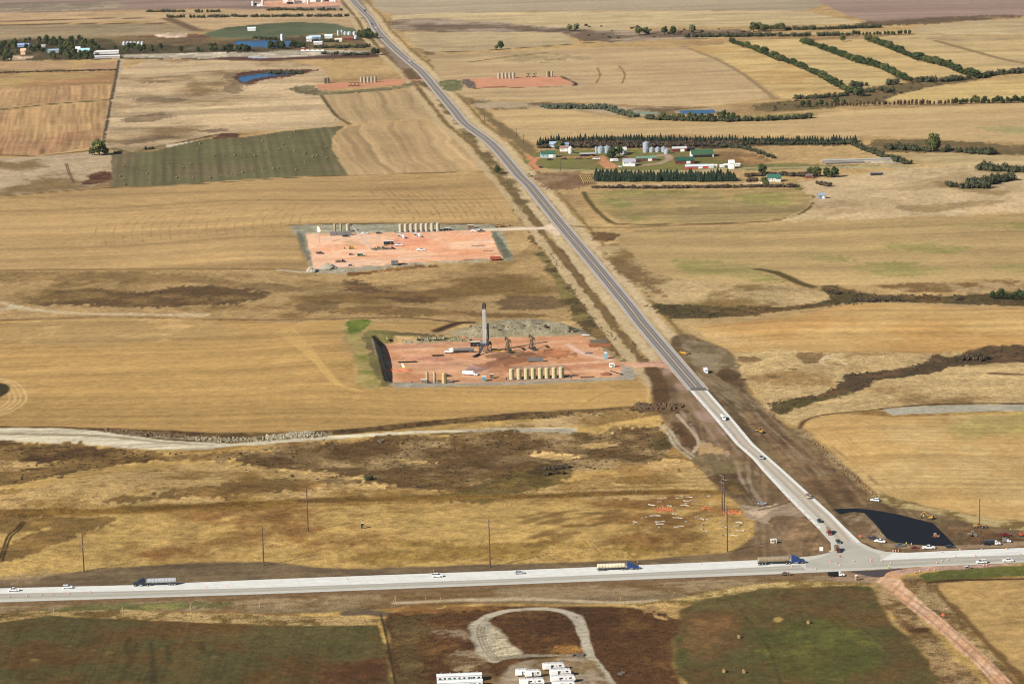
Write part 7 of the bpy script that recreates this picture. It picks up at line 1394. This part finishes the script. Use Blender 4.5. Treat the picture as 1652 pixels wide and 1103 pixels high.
place('rp', rockpile, at(933,1057), 0, 'rock pile inside the gravel loop near the campers', 'rock pile'); place('rp', None, at(1003,1086), 1, 'pale rock pile right of the trailer yard', 'rock pile', sc=.7)
place('rp', None, at(616,711), 1, 'white scrap pile below the gravel track', 'scrap pile', sc=1.0)
# ------------------------------------------------------------------ vegetation
KEYS = {}
LOOSE = {'tree': [], 'bush': [], 'brush': []}
def nth(k): return f"{k}{'th' if 10 <= k % 100 <= 20 else {1:'st',2:'nd',3:'rd'}.get(k % 10, 'th')}"
def plant(kind, pts, label, group, hgt=1.0, jit=(0, 0), cat=None, seed=1, wide=1.0, order=None, loose=None):
    """kind: dark/olive/pale tree, spruce, bush; pts are picture points of the foot"""
    rg = random.Random(seed); P = [(a+rg.uniform(-1,1)*jit[0], b+rg.uniform(-1,1)*jit[1]) for a, b in pts]
    for kk, g_ in enumerate(G(P)):
        v = rg.randrange(3); s = hgt*rg.uniform(.72, 1.28); kind_ = kind; kind = 'olive' if kind == 'dark' and rg.random() < .16 and len(pts) > 8 else kind; key = kind+str(v)
        fn = {'dark': lambda: broadleaf(10+v, 9, 7.0, 'leaf_dark', (.040,.058,.020)), 'olive': lambda: broadleaf(20+v, 9, 7.5, 'leaf_olive', (.085,.095,.030)), 'pale': lambda: broadleaf(30+v, 9, 8, 'leaf_pale', (.13,.145,.065)), 'rust': lambda: broadleaf(60+v, 8, 7, 'leaf_rust', (.10,.062,.035)),
              'spruce': lambda: spruce(40+v, 9, 4.6), 'bush': lambda: bush(50+v, 3.0, 5.0), 'scrub': lambda: bush(70+v, 2.2, 4.6, 'scrub', (.075,.055,.035)), 'gbush': lambda: bush(80+v, 3.0, 4.6, 'shrub_grey', (.085,.10,.062))}[kind]
        c = cat or {'spruce': 'conifer', 'bush': 'bush', 'scrub': 'bush', 'gbush': 'bush'}.get(kind, 'tree')
        kind = kind_; rz, sz = rg.uniform(0, 6.28), s*rg.uniform(.9,1.1)
        if loose:
            if key not in PROTO: PROTO[key] = fn(); FRESH[key] = PROTO[key]
            LOOSE[loose].append((key, g_, rz, s*wide, sz)); continue
        lb = label if not order else f'{nth(kk+1)} {label}, from left'
        if key in FRESH: o = FRESH.pop(key); o.location = tuple(g_); o.rotation_euler = (0, 0, rz); o.scale = (s*wide, s*wide, sz); tag(o, lb, c, group); continue
        place(key, fn, tuple(g_), rz, lb, c, group, (s*wide, s*wide, sz))
FRESH = {}
def along(P, n, off=0):
    R, _ = resample(P, n); return [tuple(p) for p in R]
R1 = [(1181,71),(1199,77),(1212,80),(1233,89),(1255,98),(1281,106),(1300,114),(1318,123),(1340,136),(1356,144),(1372,151),(1386,156)]
R2 = [(1296,71),(1318,78),(1340,86),(1361,94),(1382,102),(1404,107),(1422,112),(1438,120),(1454,128),(1468,133)]
R3 = [(1400,67),(1417,73),(1438,81),(1457,89),(1478,97),(1500,102),(1513,105),(1531,111),(1553,121),(1575,126)]
for k, (R, nm) in enumerate([(R1,'left'),(R2,'middle'),(R3,'right')]): plant('dark', along(R, 46), f'tree of the {nm} slanting tree row beyond the farm', f'{nm} slanting tree row', 1.12, (1.0,.8), seed=k, wide=1.45, order=1)
plant('bush', along([(1108,60.5),(1170,60),(1240,59),(1304,59)], 40)+along([(1318,58.5),(1372,58)], 8), 'bush in the hedge above the slanting tree rows', 'hedge above the slanting rows', 2.2, (1.5,.4), seed=5, loose='bush')
plant('dark', along([(1376,57.5),(1420,57),(1466,56)], 17), 'tree at the right end of the hedge above the slanting rows', 'right end of the upper hedge', .82, (1.5,.4), seed=6, order=1)
plant('olive', [(1216,52),(1224,51),(1231,52),(1238,50.5),(1246,50),(1254,50.5),(1262,50)], 'tall tree of the clump above the long hedge', 'clump above the hedge', 1.5, (1,.5), seed=7)
plant('bush', along([(1268,49),(1330,48),(1417,45)], 34), 'bush in the far dark hedge running right from the tall clump', 'far dark hedge', 2.2, (1.5,.3), seed=8, loose='bush')
for kd, px, py, s, lb in [('pale',919,50.5,1.55,'left pale tree of the far left pair'), ('pale',930,50,1.6,'right pale tree of the far left pair'), ('olive',1031,57,1.5,'left tree of the rounded pair beyond the red pad'), ('olive',1043,56,1.8,'right tree of the rounded pair beyond the red pad'), ('dark',1072,56,2.0,'left half of the big twin tree on the skyline side'), ('dark',1086,56.5,1.9,'right half of the big twin tree on the skyline side'), ('pale',1117,53.5,1.3,'small pale tree right of the big twin tree'), ('dark',808,80,1.9,'lone dark tree beside the pale strip field'), ('pale',801,80,1.2,'small pale tree leaning on the lone dark tree'), ('olive',1360,67.5,1.3,'single tree standing between the first and third slanting rows')]:
    plant(kd, [(px, py)], lb, None, s, seed=int(px))
plant('dark', [(1509.6,245)], 'large round green tree on the right hillside', None, 2.3, seed=2); plant('olive', [(1507,244.5)], 'lighter tree grown into the large round tree', None, 1.9, seed=3)
plant('olive', [(160,250.5)], 'yellow green round tree at the lane corner', None, 1.65, seed=5, wide=1.25); plant('olive', [(149,250.5),(170,250)], 'smaller yellow green tree flanking the lane corner tree', 'trees at the lane corner', 1.25, seed=6, wide=1.2)
plant('bush', [(186,248),(193,247.5),(238,241.5),(245,241)], 'dark bush right of the lane corner tree', 'bushes by the lane corner', 1.5, seed=7)
plant('bush', along([(1480,132),(1508,133)], 9)+along([(1522,132),(1560,128)], 10)+along([(1583,127),(1600,122),(1652,117)], 16)+along([(1372,139.5),(1396,138.5)], 5)+[(1423,148),(1430,149),(1436,148),(1436,136),(1444,136),(1398,150),(1406,150)], 'dark bush along the creek below the slanting rows', 'bushes along the creek', 2.4, (1.5,1), seed=9, loose='bush')
plant('bush', along([(1288,160),(1330,158),(1366,155)], 16), 'bush at the foot of the left slanting row', 'bushes under the left row', 2.0, (1,.6), seed=10, loose='bush')
plant('dark', [(1295,173),(1304,173),(1318,172),(1326,171),(1334,172),(1350,170),(1362,170)], 'round tree at the left end of the lower hedge', 'left end of the lower hedge', 1.0, (1,.5), seed=11)
plant('rust', along([(1342,172),(1440,170.5),(1537,169)], 34), 'thin brownish tree in the lower hedge', 'thin trees of the lower hedge', .85, (1.5,.4), seed=12, wide=.6, order=1)
plant('dark', along([(1543,168.5),(1600,167),(1655,166)], 20), 'tree at the right end of the lower hedge', 'right end of the lower hedge', .95, (1.5,.5), seed=13, order=1)
plant('gbush', along([(877,172.5),(930,173.5),(975,174),(1000,181),(1028,188.5)], 36), 'grey green bush in the curved belt above the farm', 'curved belt above the farm', 1.7, (1,.8), seed=14, order=1)
plant('gbush', along([(882,175),(935,176),(972,176.5),(995,183),(1022,190)], 34), 'x', 'x', 1.7, (1,.8), seed=64, loose='bush')
plant('bush', along([(1044,193),(1100,195),(1180,196.5),(1230,195),(1308,191)], 50), 'bush in the belt below the small pond', 'belt below the small pond', 2.0, (1.5,.6), seed=15, loose='bush')
plant('dark', along([(1126,194),(1190,195)], 12)+[(1160,188),(1168,189),(1176,190)], 'taller green tree in the belt below the small pond', 'tall trees below the small pond', .95, (1.5,.8), seed=16)
plant('olive', along([(1070,193),(1120,194)], 7), 'yellowish tree at the left of the belt below the small pond', 'yellowish trees below the small pond', .85, (1.5,.8), seed=17)
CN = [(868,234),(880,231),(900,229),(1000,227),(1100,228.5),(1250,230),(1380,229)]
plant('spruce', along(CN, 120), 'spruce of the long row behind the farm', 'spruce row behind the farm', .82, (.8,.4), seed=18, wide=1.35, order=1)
plant('scrub', along([(872,239),(900,236),(1000,238),(1100,236),(1200,234)], 75)+along([(900,233),(1190,233)], 45), 'bare brown bush between the spruces and the farm', 'bare bushes behind the farm', 2.1, (2,1), seed=19, loose='bush')
plant('bush', along([(1205,232.5),(1300,233.5),(1372,232)], 34), 'low dark bush in front of the right half of the spruces', 'bushes before the spruces', 1.5, (1.5,.4), seed=20, loose='bush')
plant('spruce', along([(963,290),(1184,290)], 44), 'spruce in the back line of the thick belt below the farm', 'back line of the thick belt', 1.12, (1,.5), seed=21, wide=1.7, order=1); plant('spruce', along([(965,292.8),(1184,292.8)], 42), 'spruce in the front line of the thick belt below the farm', 'front line of the thick belt', 1.12, (1,.5), seed=61, wide=1.75, order=1)
plant('scrub', along([(957,303.5),(1080,304),(1200,302.5),(1285,302)], 70), 'reddish brown bush of the low hedge under the dark belt', 'low hedge under the dark belt', 1.6, (1.5,.5), seed=22, order=1)
plant('bush', along([(1149,235.5),(1169,237),(1187,239),(1205,241),(1220,246),(1233,251),(1249,256)], 26), 'bush in the curved hedge right of the farm', 'curved hedge right of the farm', 1.5, (1,.6), seed=23, order=1)
plant('scrub', along([(1205,284.5),(1240,283),(1300,284)], 22), 'brown bush around the green roofed house', 'bushes round the small house', 1.9, (2,1), seed=24)
plant('dark', [(1230,283),(1306,285),(1313,285.5),(1319,285),(1334,286),(1341,286.5),(1347,286),(984,257),(986,259),(990,255),(1000,251)], 'dark tree standing in the farmyard', 'dark trees round the farm', 1.25, (.5,.3), seed=25)
plant('olive', [(898,241.5),(903,242),(907,241.5),(1233,300),(1237,301)], 'yellow green tree standing in the farmyard', 'yellow green trees round the farm', 1.0, (.5,.3), seed=26)
plant('scrub', [(1209,293),(1216,293),(1322,297),(1326,299),(1330,300),(1335,301)], 'dark heap of brush below the small house', 'brush heaps', 1.8, (.5,.5), seed=27)
plant('bush', along([(1374,233),(1400,243),(1420,252),(1445,259),(1465,265)], 30), 'bush in the hedge slanting down the right hill', 'slanting hedge on the right hill', 1.9, (2,1), seed=28, order=1)
plant('bush', along([(1432,240),(1478,243)], 16)+along([(1560,247),(1602,249)], 16)+[(1492,243),(1498,244),(1520,245),(1528,245),(1545,245)], 'bush in the draw beside the large round tree', 'bushes by the large round tree', 2.2, (1.5,1), seed=29)
plant('bush', along([(1582,274),(1652,277)], 18)+along([(1570,298),(1600,296),(1632,290)], 24)+along([(1572,303),(1590,304)], 5)+[(1533,300),(1538,301),(1558,303)], 'dark bush on the right hillside', 'bushes on the right hillside', 2.6, (1.5,1.5), seed=30)
plant('dark', [(1602,483),(1608,482),(1616,483),(1624,482),(1631,483),(1638,484),(1645,483),(1652,484),(1660,484)], 'dark tree at the right edge in the brown draw', 'trees at the right edge', .85, (1,1), seed=31)
plant('scrub', along([(1377,484),(1400,486),(1426,487)], 16)+along([(1335,470),(1352,473)], 7)+[(1441,484),(1448,485),(1545,483),(1552,484)], 'dark scrub bush along the brown draw', 'scrub along the brown draw', 1.25, (2,1.5), seed=32)
plant('scrub', along([(1553,580),(1572,578),(1590,581)], 16), 'dark scrub thicket beside the right brown draw', 'thicket by the right draw', 1.7, (3,2), seed=33)
plant('bush', [(589,772),(594,773),(599,772.5)], 'dark bush on the brown slope', 'small dark bushes on the slope', .95, (1,.6), seed=34)
plant('scrub', along([(876,756),(915,755)], 10)+along([(885,765),(912,766)], 6), 'low dark scrub in the brown hollow', 'scrub in the brown hollow', .85, (3,2), seed=35)
plant('dark', [(803,280)], 'small dark tree left of the highway', None, .9, seed=36)
for nm, rows in (('upper', [(238,272,20),(280,296,20),(318,323,20.5),(337,352,20),(434,447,17.5),(453,471,17),(476,504,17.5),(513,532,17.5),(540,549,17.5)]), ('lower', [(272,294,29),(310,327,29),(337,360,28.5),(360,397,28),(405,430,28),(433,441,28),(446,485,27.5),(496,520,27.5),(526,541,27.5),(548,559,27.5)])):
    pts = [];
    for a, b, y in rows: pts += along([(a, y), (b, y)], max(2, int((b-a)/4.2)))
    plant('bush', pts, f'dark bush in the {nm} dotted row at the far left', f'{nm} dotted row far left', 1.9, (.8,.3), seed=37, loose='bush')
# far left farmstead wood
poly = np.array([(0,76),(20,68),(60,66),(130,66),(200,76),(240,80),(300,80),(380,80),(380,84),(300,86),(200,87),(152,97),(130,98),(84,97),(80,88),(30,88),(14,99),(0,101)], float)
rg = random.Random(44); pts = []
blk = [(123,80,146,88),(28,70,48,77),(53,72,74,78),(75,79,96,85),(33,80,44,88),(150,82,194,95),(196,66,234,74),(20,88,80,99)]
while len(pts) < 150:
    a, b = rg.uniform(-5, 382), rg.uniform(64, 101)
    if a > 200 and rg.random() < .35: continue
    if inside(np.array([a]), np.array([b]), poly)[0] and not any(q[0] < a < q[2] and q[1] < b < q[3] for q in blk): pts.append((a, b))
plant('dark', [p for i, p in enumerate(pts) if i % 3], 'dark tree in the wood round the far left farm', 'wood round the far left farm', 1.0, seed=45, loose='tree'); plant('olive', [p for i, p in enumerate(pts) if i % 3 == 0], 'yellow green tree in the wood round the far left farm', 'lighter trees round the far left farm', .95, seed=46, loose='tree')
plant('scrub', along([(2,118),(60,116.5),(185,113.5)], 34), 'bush on the far left field edge', 'bushes on the far left field edge', 1.0, (3,.6), seed=47, loose='bush')
plant('dark', along([(579,62),(606,63)], 12)+along([(580,57),(596,57)], 6)+along([(434,79),(457,79)], 9)+along([(472,78),(490,78)], 8)+along([(360,83.5),(372,83)], 6)+along([(385,83),(402,83)], 7)+[(604,89.5),(608,88)], 'dark tree round the farm at the bend', 'trees round the farm at the bend', 1.15, (1.5,.8), seed=48, loose='tree')
plant('bush', along([(512,78),(592,77)], 26)+along([(409,63),(446,64)], 9)+along([(436,119.5),(486,119)], 16)+along([(495,66),(545,68)], 10)+along([(520,88),(590,90)], 14), 'bush round the farm at the bend and its ponds', 'bushes round the farm at the bend', 1.7, (2,1), seed=49, loose='bush')
# far left and bend farm buildings
FC = [
 (barn, (38,9,3.6,1.6,WHI,WHI,'long_barn','none',6), (171.5,87), 'long white barn of the far left farm', 'barn'),
 (barn, (40,8,3.0,1.2,(170,164,160),(196,196,198),'long_barn','none',5), (172,94), 'long grey barn below the long white one', 'barn'),
 (house, (15,10,4.5,3.5,WHI,(150,196,206)), (137,86.5), 'white house with a pale blue roof in the far left wood', 'house'),
 (barn, (7,7,5,3,WHI,(206,220,226),'shed','none',0), (126,84), 'small white shed left of the pale blue roofed house', 'shed'),
 (barn, (18,9,3.6,2.0,(120,140,170),(136,160,196),'shed','none',0), (38,76), 'blue roofed shed at the far left', 'shed'),
 (barn, (19,8,3,1.2,(160,160,156),(180,180,176),'shed','none',0), (63.5,77), 'grey roofed shed in the far left wood', 'shed'),
 (barn, (19,9,3.6,1.8,(150,160,166),(140,160,176),'shed','none',0), (85,85), 'pale blue grey shed in the far left wood', 'shed'),
 (house, (8,8,6,3,(214,180,150),(206,170,140)), (38,88), 'tan house near the left edge', 'house'),
 (barn, (13,9,4,2,WHI,(206,214,220),'shed','none',0), (406,50), 'white shed on the far green field', 'shed'),
 (barn, (18,10,4,2.4,(120,140,160),(150,176,196),'barn','none',0), (508,64), 'blue grey barn of the farm at the bend', 'barn'),
 (barn, (12,9,4,2,WHI,(196,214,224),'shed','none',0), (530,62), 'white shed of the farm at the bend', 'shed'),
 (barn, (11,8,3.4,2,(206,196,176),(206,200,180),'shed','none',0), (546,67.5), 'cream shed of the farm at the bend', 'shed'),
 (barn, (15,8,3.6,2,(112,56,44),(128,80,66),'barn','none',0), (561,65), 'red brown barn of the farm at the bend', 'barn'),
 (barn, (13,7,3.4,1.6,WHI,(206,212,216),'shed','none',2), (513,72), 'white low shed beside the bend farm hedge', 'shed'),
 (house, (9,8,4.6,3,WHI,(186,190,196)), (499,67), 'white house of the farm at the bend', 'house'),
 (box_unit, ((5,4,3.6),'orange','orange_shed'), (489,81), 'small orange shed by the row of parked trucks', 'shed'),
]
for fn, args, px, lb, ct in FC: place(lb, lambda: fn(*args), at(*px), RE+.02, lb, ct)
for k, (px, py) in enumerate([(200.2,73),(206,73),(211.4,73),(217.3,73),(223.6,73),(229.6,73)]): place('binf', lambda: grain_bin(2.4, 4.6, 1.4, (206,216,220)), at(px, py), 0, f'{["leftmost","second","third","fourth","fifth","rightmost"][k]} pale bin of the row of six at the far left', 'grain bin', 'row of six far bins')
for k, (px, py) in enumerate([(545.6,57.5),(551.5,57.2),(556.6,57),(563.4,57),(571.9,57),(574,63)]): place('bing'+str(k < 2), lambda: grain_bin(1.7 if k < 2 else 2.8, 7.0 if k < 2 else 4.8, 1.4, (206,216,220)), at(px, py), 0, ['narrow bin leftmost at the bend farm','narrow bin second at the bend farm','wide bin third at the bend farm','wide bin fourth at the bend farm','wide bin rightmost at the bend farm','wide bin standing forward at the bend farm'][k], 'grain bin', 'bins of the bend farm')
place('tsilo', tower_silo, at(455.7,74), 0, 'tall white tower silo beside the pond', 'silo')
for k, px in enumerate([490,498,506,514,522]): place('fartruck', lambda: rigid('white','box','white'), at(px, 84), RE, f'{["leftmost","second","middle","fourth","rightmost"][k]} white truck of the parked row at the bend farm', 'truck', 'trucks parked in a row at the bend farm', 1.0)

def scatter(poly, n, s, seed, kind='scrub'):
    rg = random.Random(seed); P = np.array(poly, float); out = []
    while len(out) < n:
        q = np.stack([np.array([rg.uniform(P[:, 0].min(), P[:, 0].max()) for _ in range(200)]), np.array([rg.uniform(P[:, 1].min(), P[:, 1].max()) for _ in range(200)])], 1)
        w = vn(q[:, 0]/14, q[:, 1]/4, seed) > -.05; k = inside(q[:, 0], q[:, 1], P) & w; out += [tuple(v) for v in q[k]]
    plant(kind, out[:n], 'x', 'x', s, seed=seed, loose='brush')
scatter([(330,740),(420,724),(500,716),(620,706),(760,705),(930,708),(1020,692),(1070,692),(1085,742),(1000,752),(930,762),(860,776),(700,790),(520,781),(420,766)], 420, .30, 81)
scatter([(0,716),(160,724),(300,731),(250,746),(100,766),(0,786)], 150, .30, 82)
scatter([(200,694),(240,696),(440,702),(640,686),(820,668),(1060,657),(1060,666),(900,674),(660,690),(440,709),(300,700)], 150, .32, 83)
scatter([(50,488),(60,480),(200,474),(330,460),(430,472),(380,484),(200,493),(100,495)], 110, .26, 84)
scatter([(1046,492),(1150,498),(1280,498),(1350,482),(1345,464),(1440,476),(1640,474),(1652,490),(1450,486),(1330,496),(1250,505),(1090,513)], 230, .42, 85)
scatter([(1362,602),(1450,598),(1500,578),(1532,577),(1652,560),(1652,582),(1530,591),(1440,610),(1372,632),(1285,651),(1262,668),(1236,652),(1330,638)], 230, .38, 86)
scatter([(870,385),(890,405),(925,460),(965,520),(1000,545),(985,552),(940,515),(905,460),(880,415)], 130, .26, 87)
scatter([(640,985),(1040,980),(1095,1000),(1095,1103),(960,1103),(948,1050),(930,1000),(800,990),(770,1010),(770,1060),(640,1080)], 150, .16, 88)
scatter([(1260,162),(1400,143),(1560,125),(1500,141),(1420,163),(1240,181)], 70, .8, 89)
scatter([(840,880),(1000,870),(1120,860),(1190,885),(1100,898),(860,904)], 130, .14, 90)
scatter([(930,40),(1200,48),(1210,56),(1000,64),(920,58)], 40, 1.2, 91)
def joined(items, name, label):
    """the countless far plants as one mesh"""
    VS, FS, MI, ms, n = [], [], [], [], 0
    for key, g_, rz, w, hz_ in items:
        r = PROTO[key]; parts = [r] if r.type == 'MESH' else [ch for ch in r.children]
        for o in parts:
            me = o.data; v = np.empty(len(me.vertices)*3); me.vertices.foreach_get('co', v); v = v.reshape(-1, 3); c_, s_ = math.cos(rz), math.sin(rz)
            if key+o.name not in TOPO: TOPO[key+o.name] = [tuple(p.vertices) for p in me.polygons]
            m_ = me.materials[0]
            if m_ not in ms: ms.append(m_)
            VS.append(np.stack([(v[:, 0]*c_-v[:, 1]*s_)*w+g_[0], (v[:, 0]*s_+v[:, 1]*c_)*w+g_[1], v[:, 2]*hz_+g_[2]], 1)); T = TOPO[key+o.name]
            FS += [tuple(i+n for i in t) for t in T]; MI += [ms.index(m_)]*len(T); n += len(v)
    me = bpy.data.meshes.new(name); me.from_pydata(np.concatenate(VS).tolist(), [], FS); [me.materials.append(m_) for m_ in ms]; me.polygons.foreach_set('material_index', MI); o = bpy.data.objects.new(name, me); COL.objects.link(o); tag(o, label, kind='stuff')
TOPO = {}
joined(LOOSE['tree'], 'far_wood', 'far trees round the two farms at the top left'); joined(LOOSE['brush'], 'brush', 'low brown brush scattered through the draws and hollows'); joined(LOOSE['bush'], 'far_bushes', 'far hedges and brush too dense to tell apart')
for o in FRESH.values():
    for ch in list(o.children): bpy.data.objects.remove(ch)
    bpy.data.objects.remove(o)
# ------------------------------------------------------------------ the air between
HAZE_D = 6.0e-6
if HAZE_D > 0:
    hz = MB().box((0, 19000, 220), (60000, 46000, 460)).build('haze', bpy.data.materials.new('haze_air')); hm = hz.data.materials[0]; hm.use_nodes = True; nt = hm.node_tree; nt.nodes.clear()
    ov = nt.nodes.new('ShaderNodeOutputMaterial'); pv = nt.nodes.new('ShaderNodeVolumePrincipled'); pv.inputs['Color'].default_value = (.80,.86,.95,1); pv.inputs['Density'].default_value = HAZE_D; nt.links.new(pv.outputs[0], ov.inputs['Volume']); hz['kind'] = 'stuff'
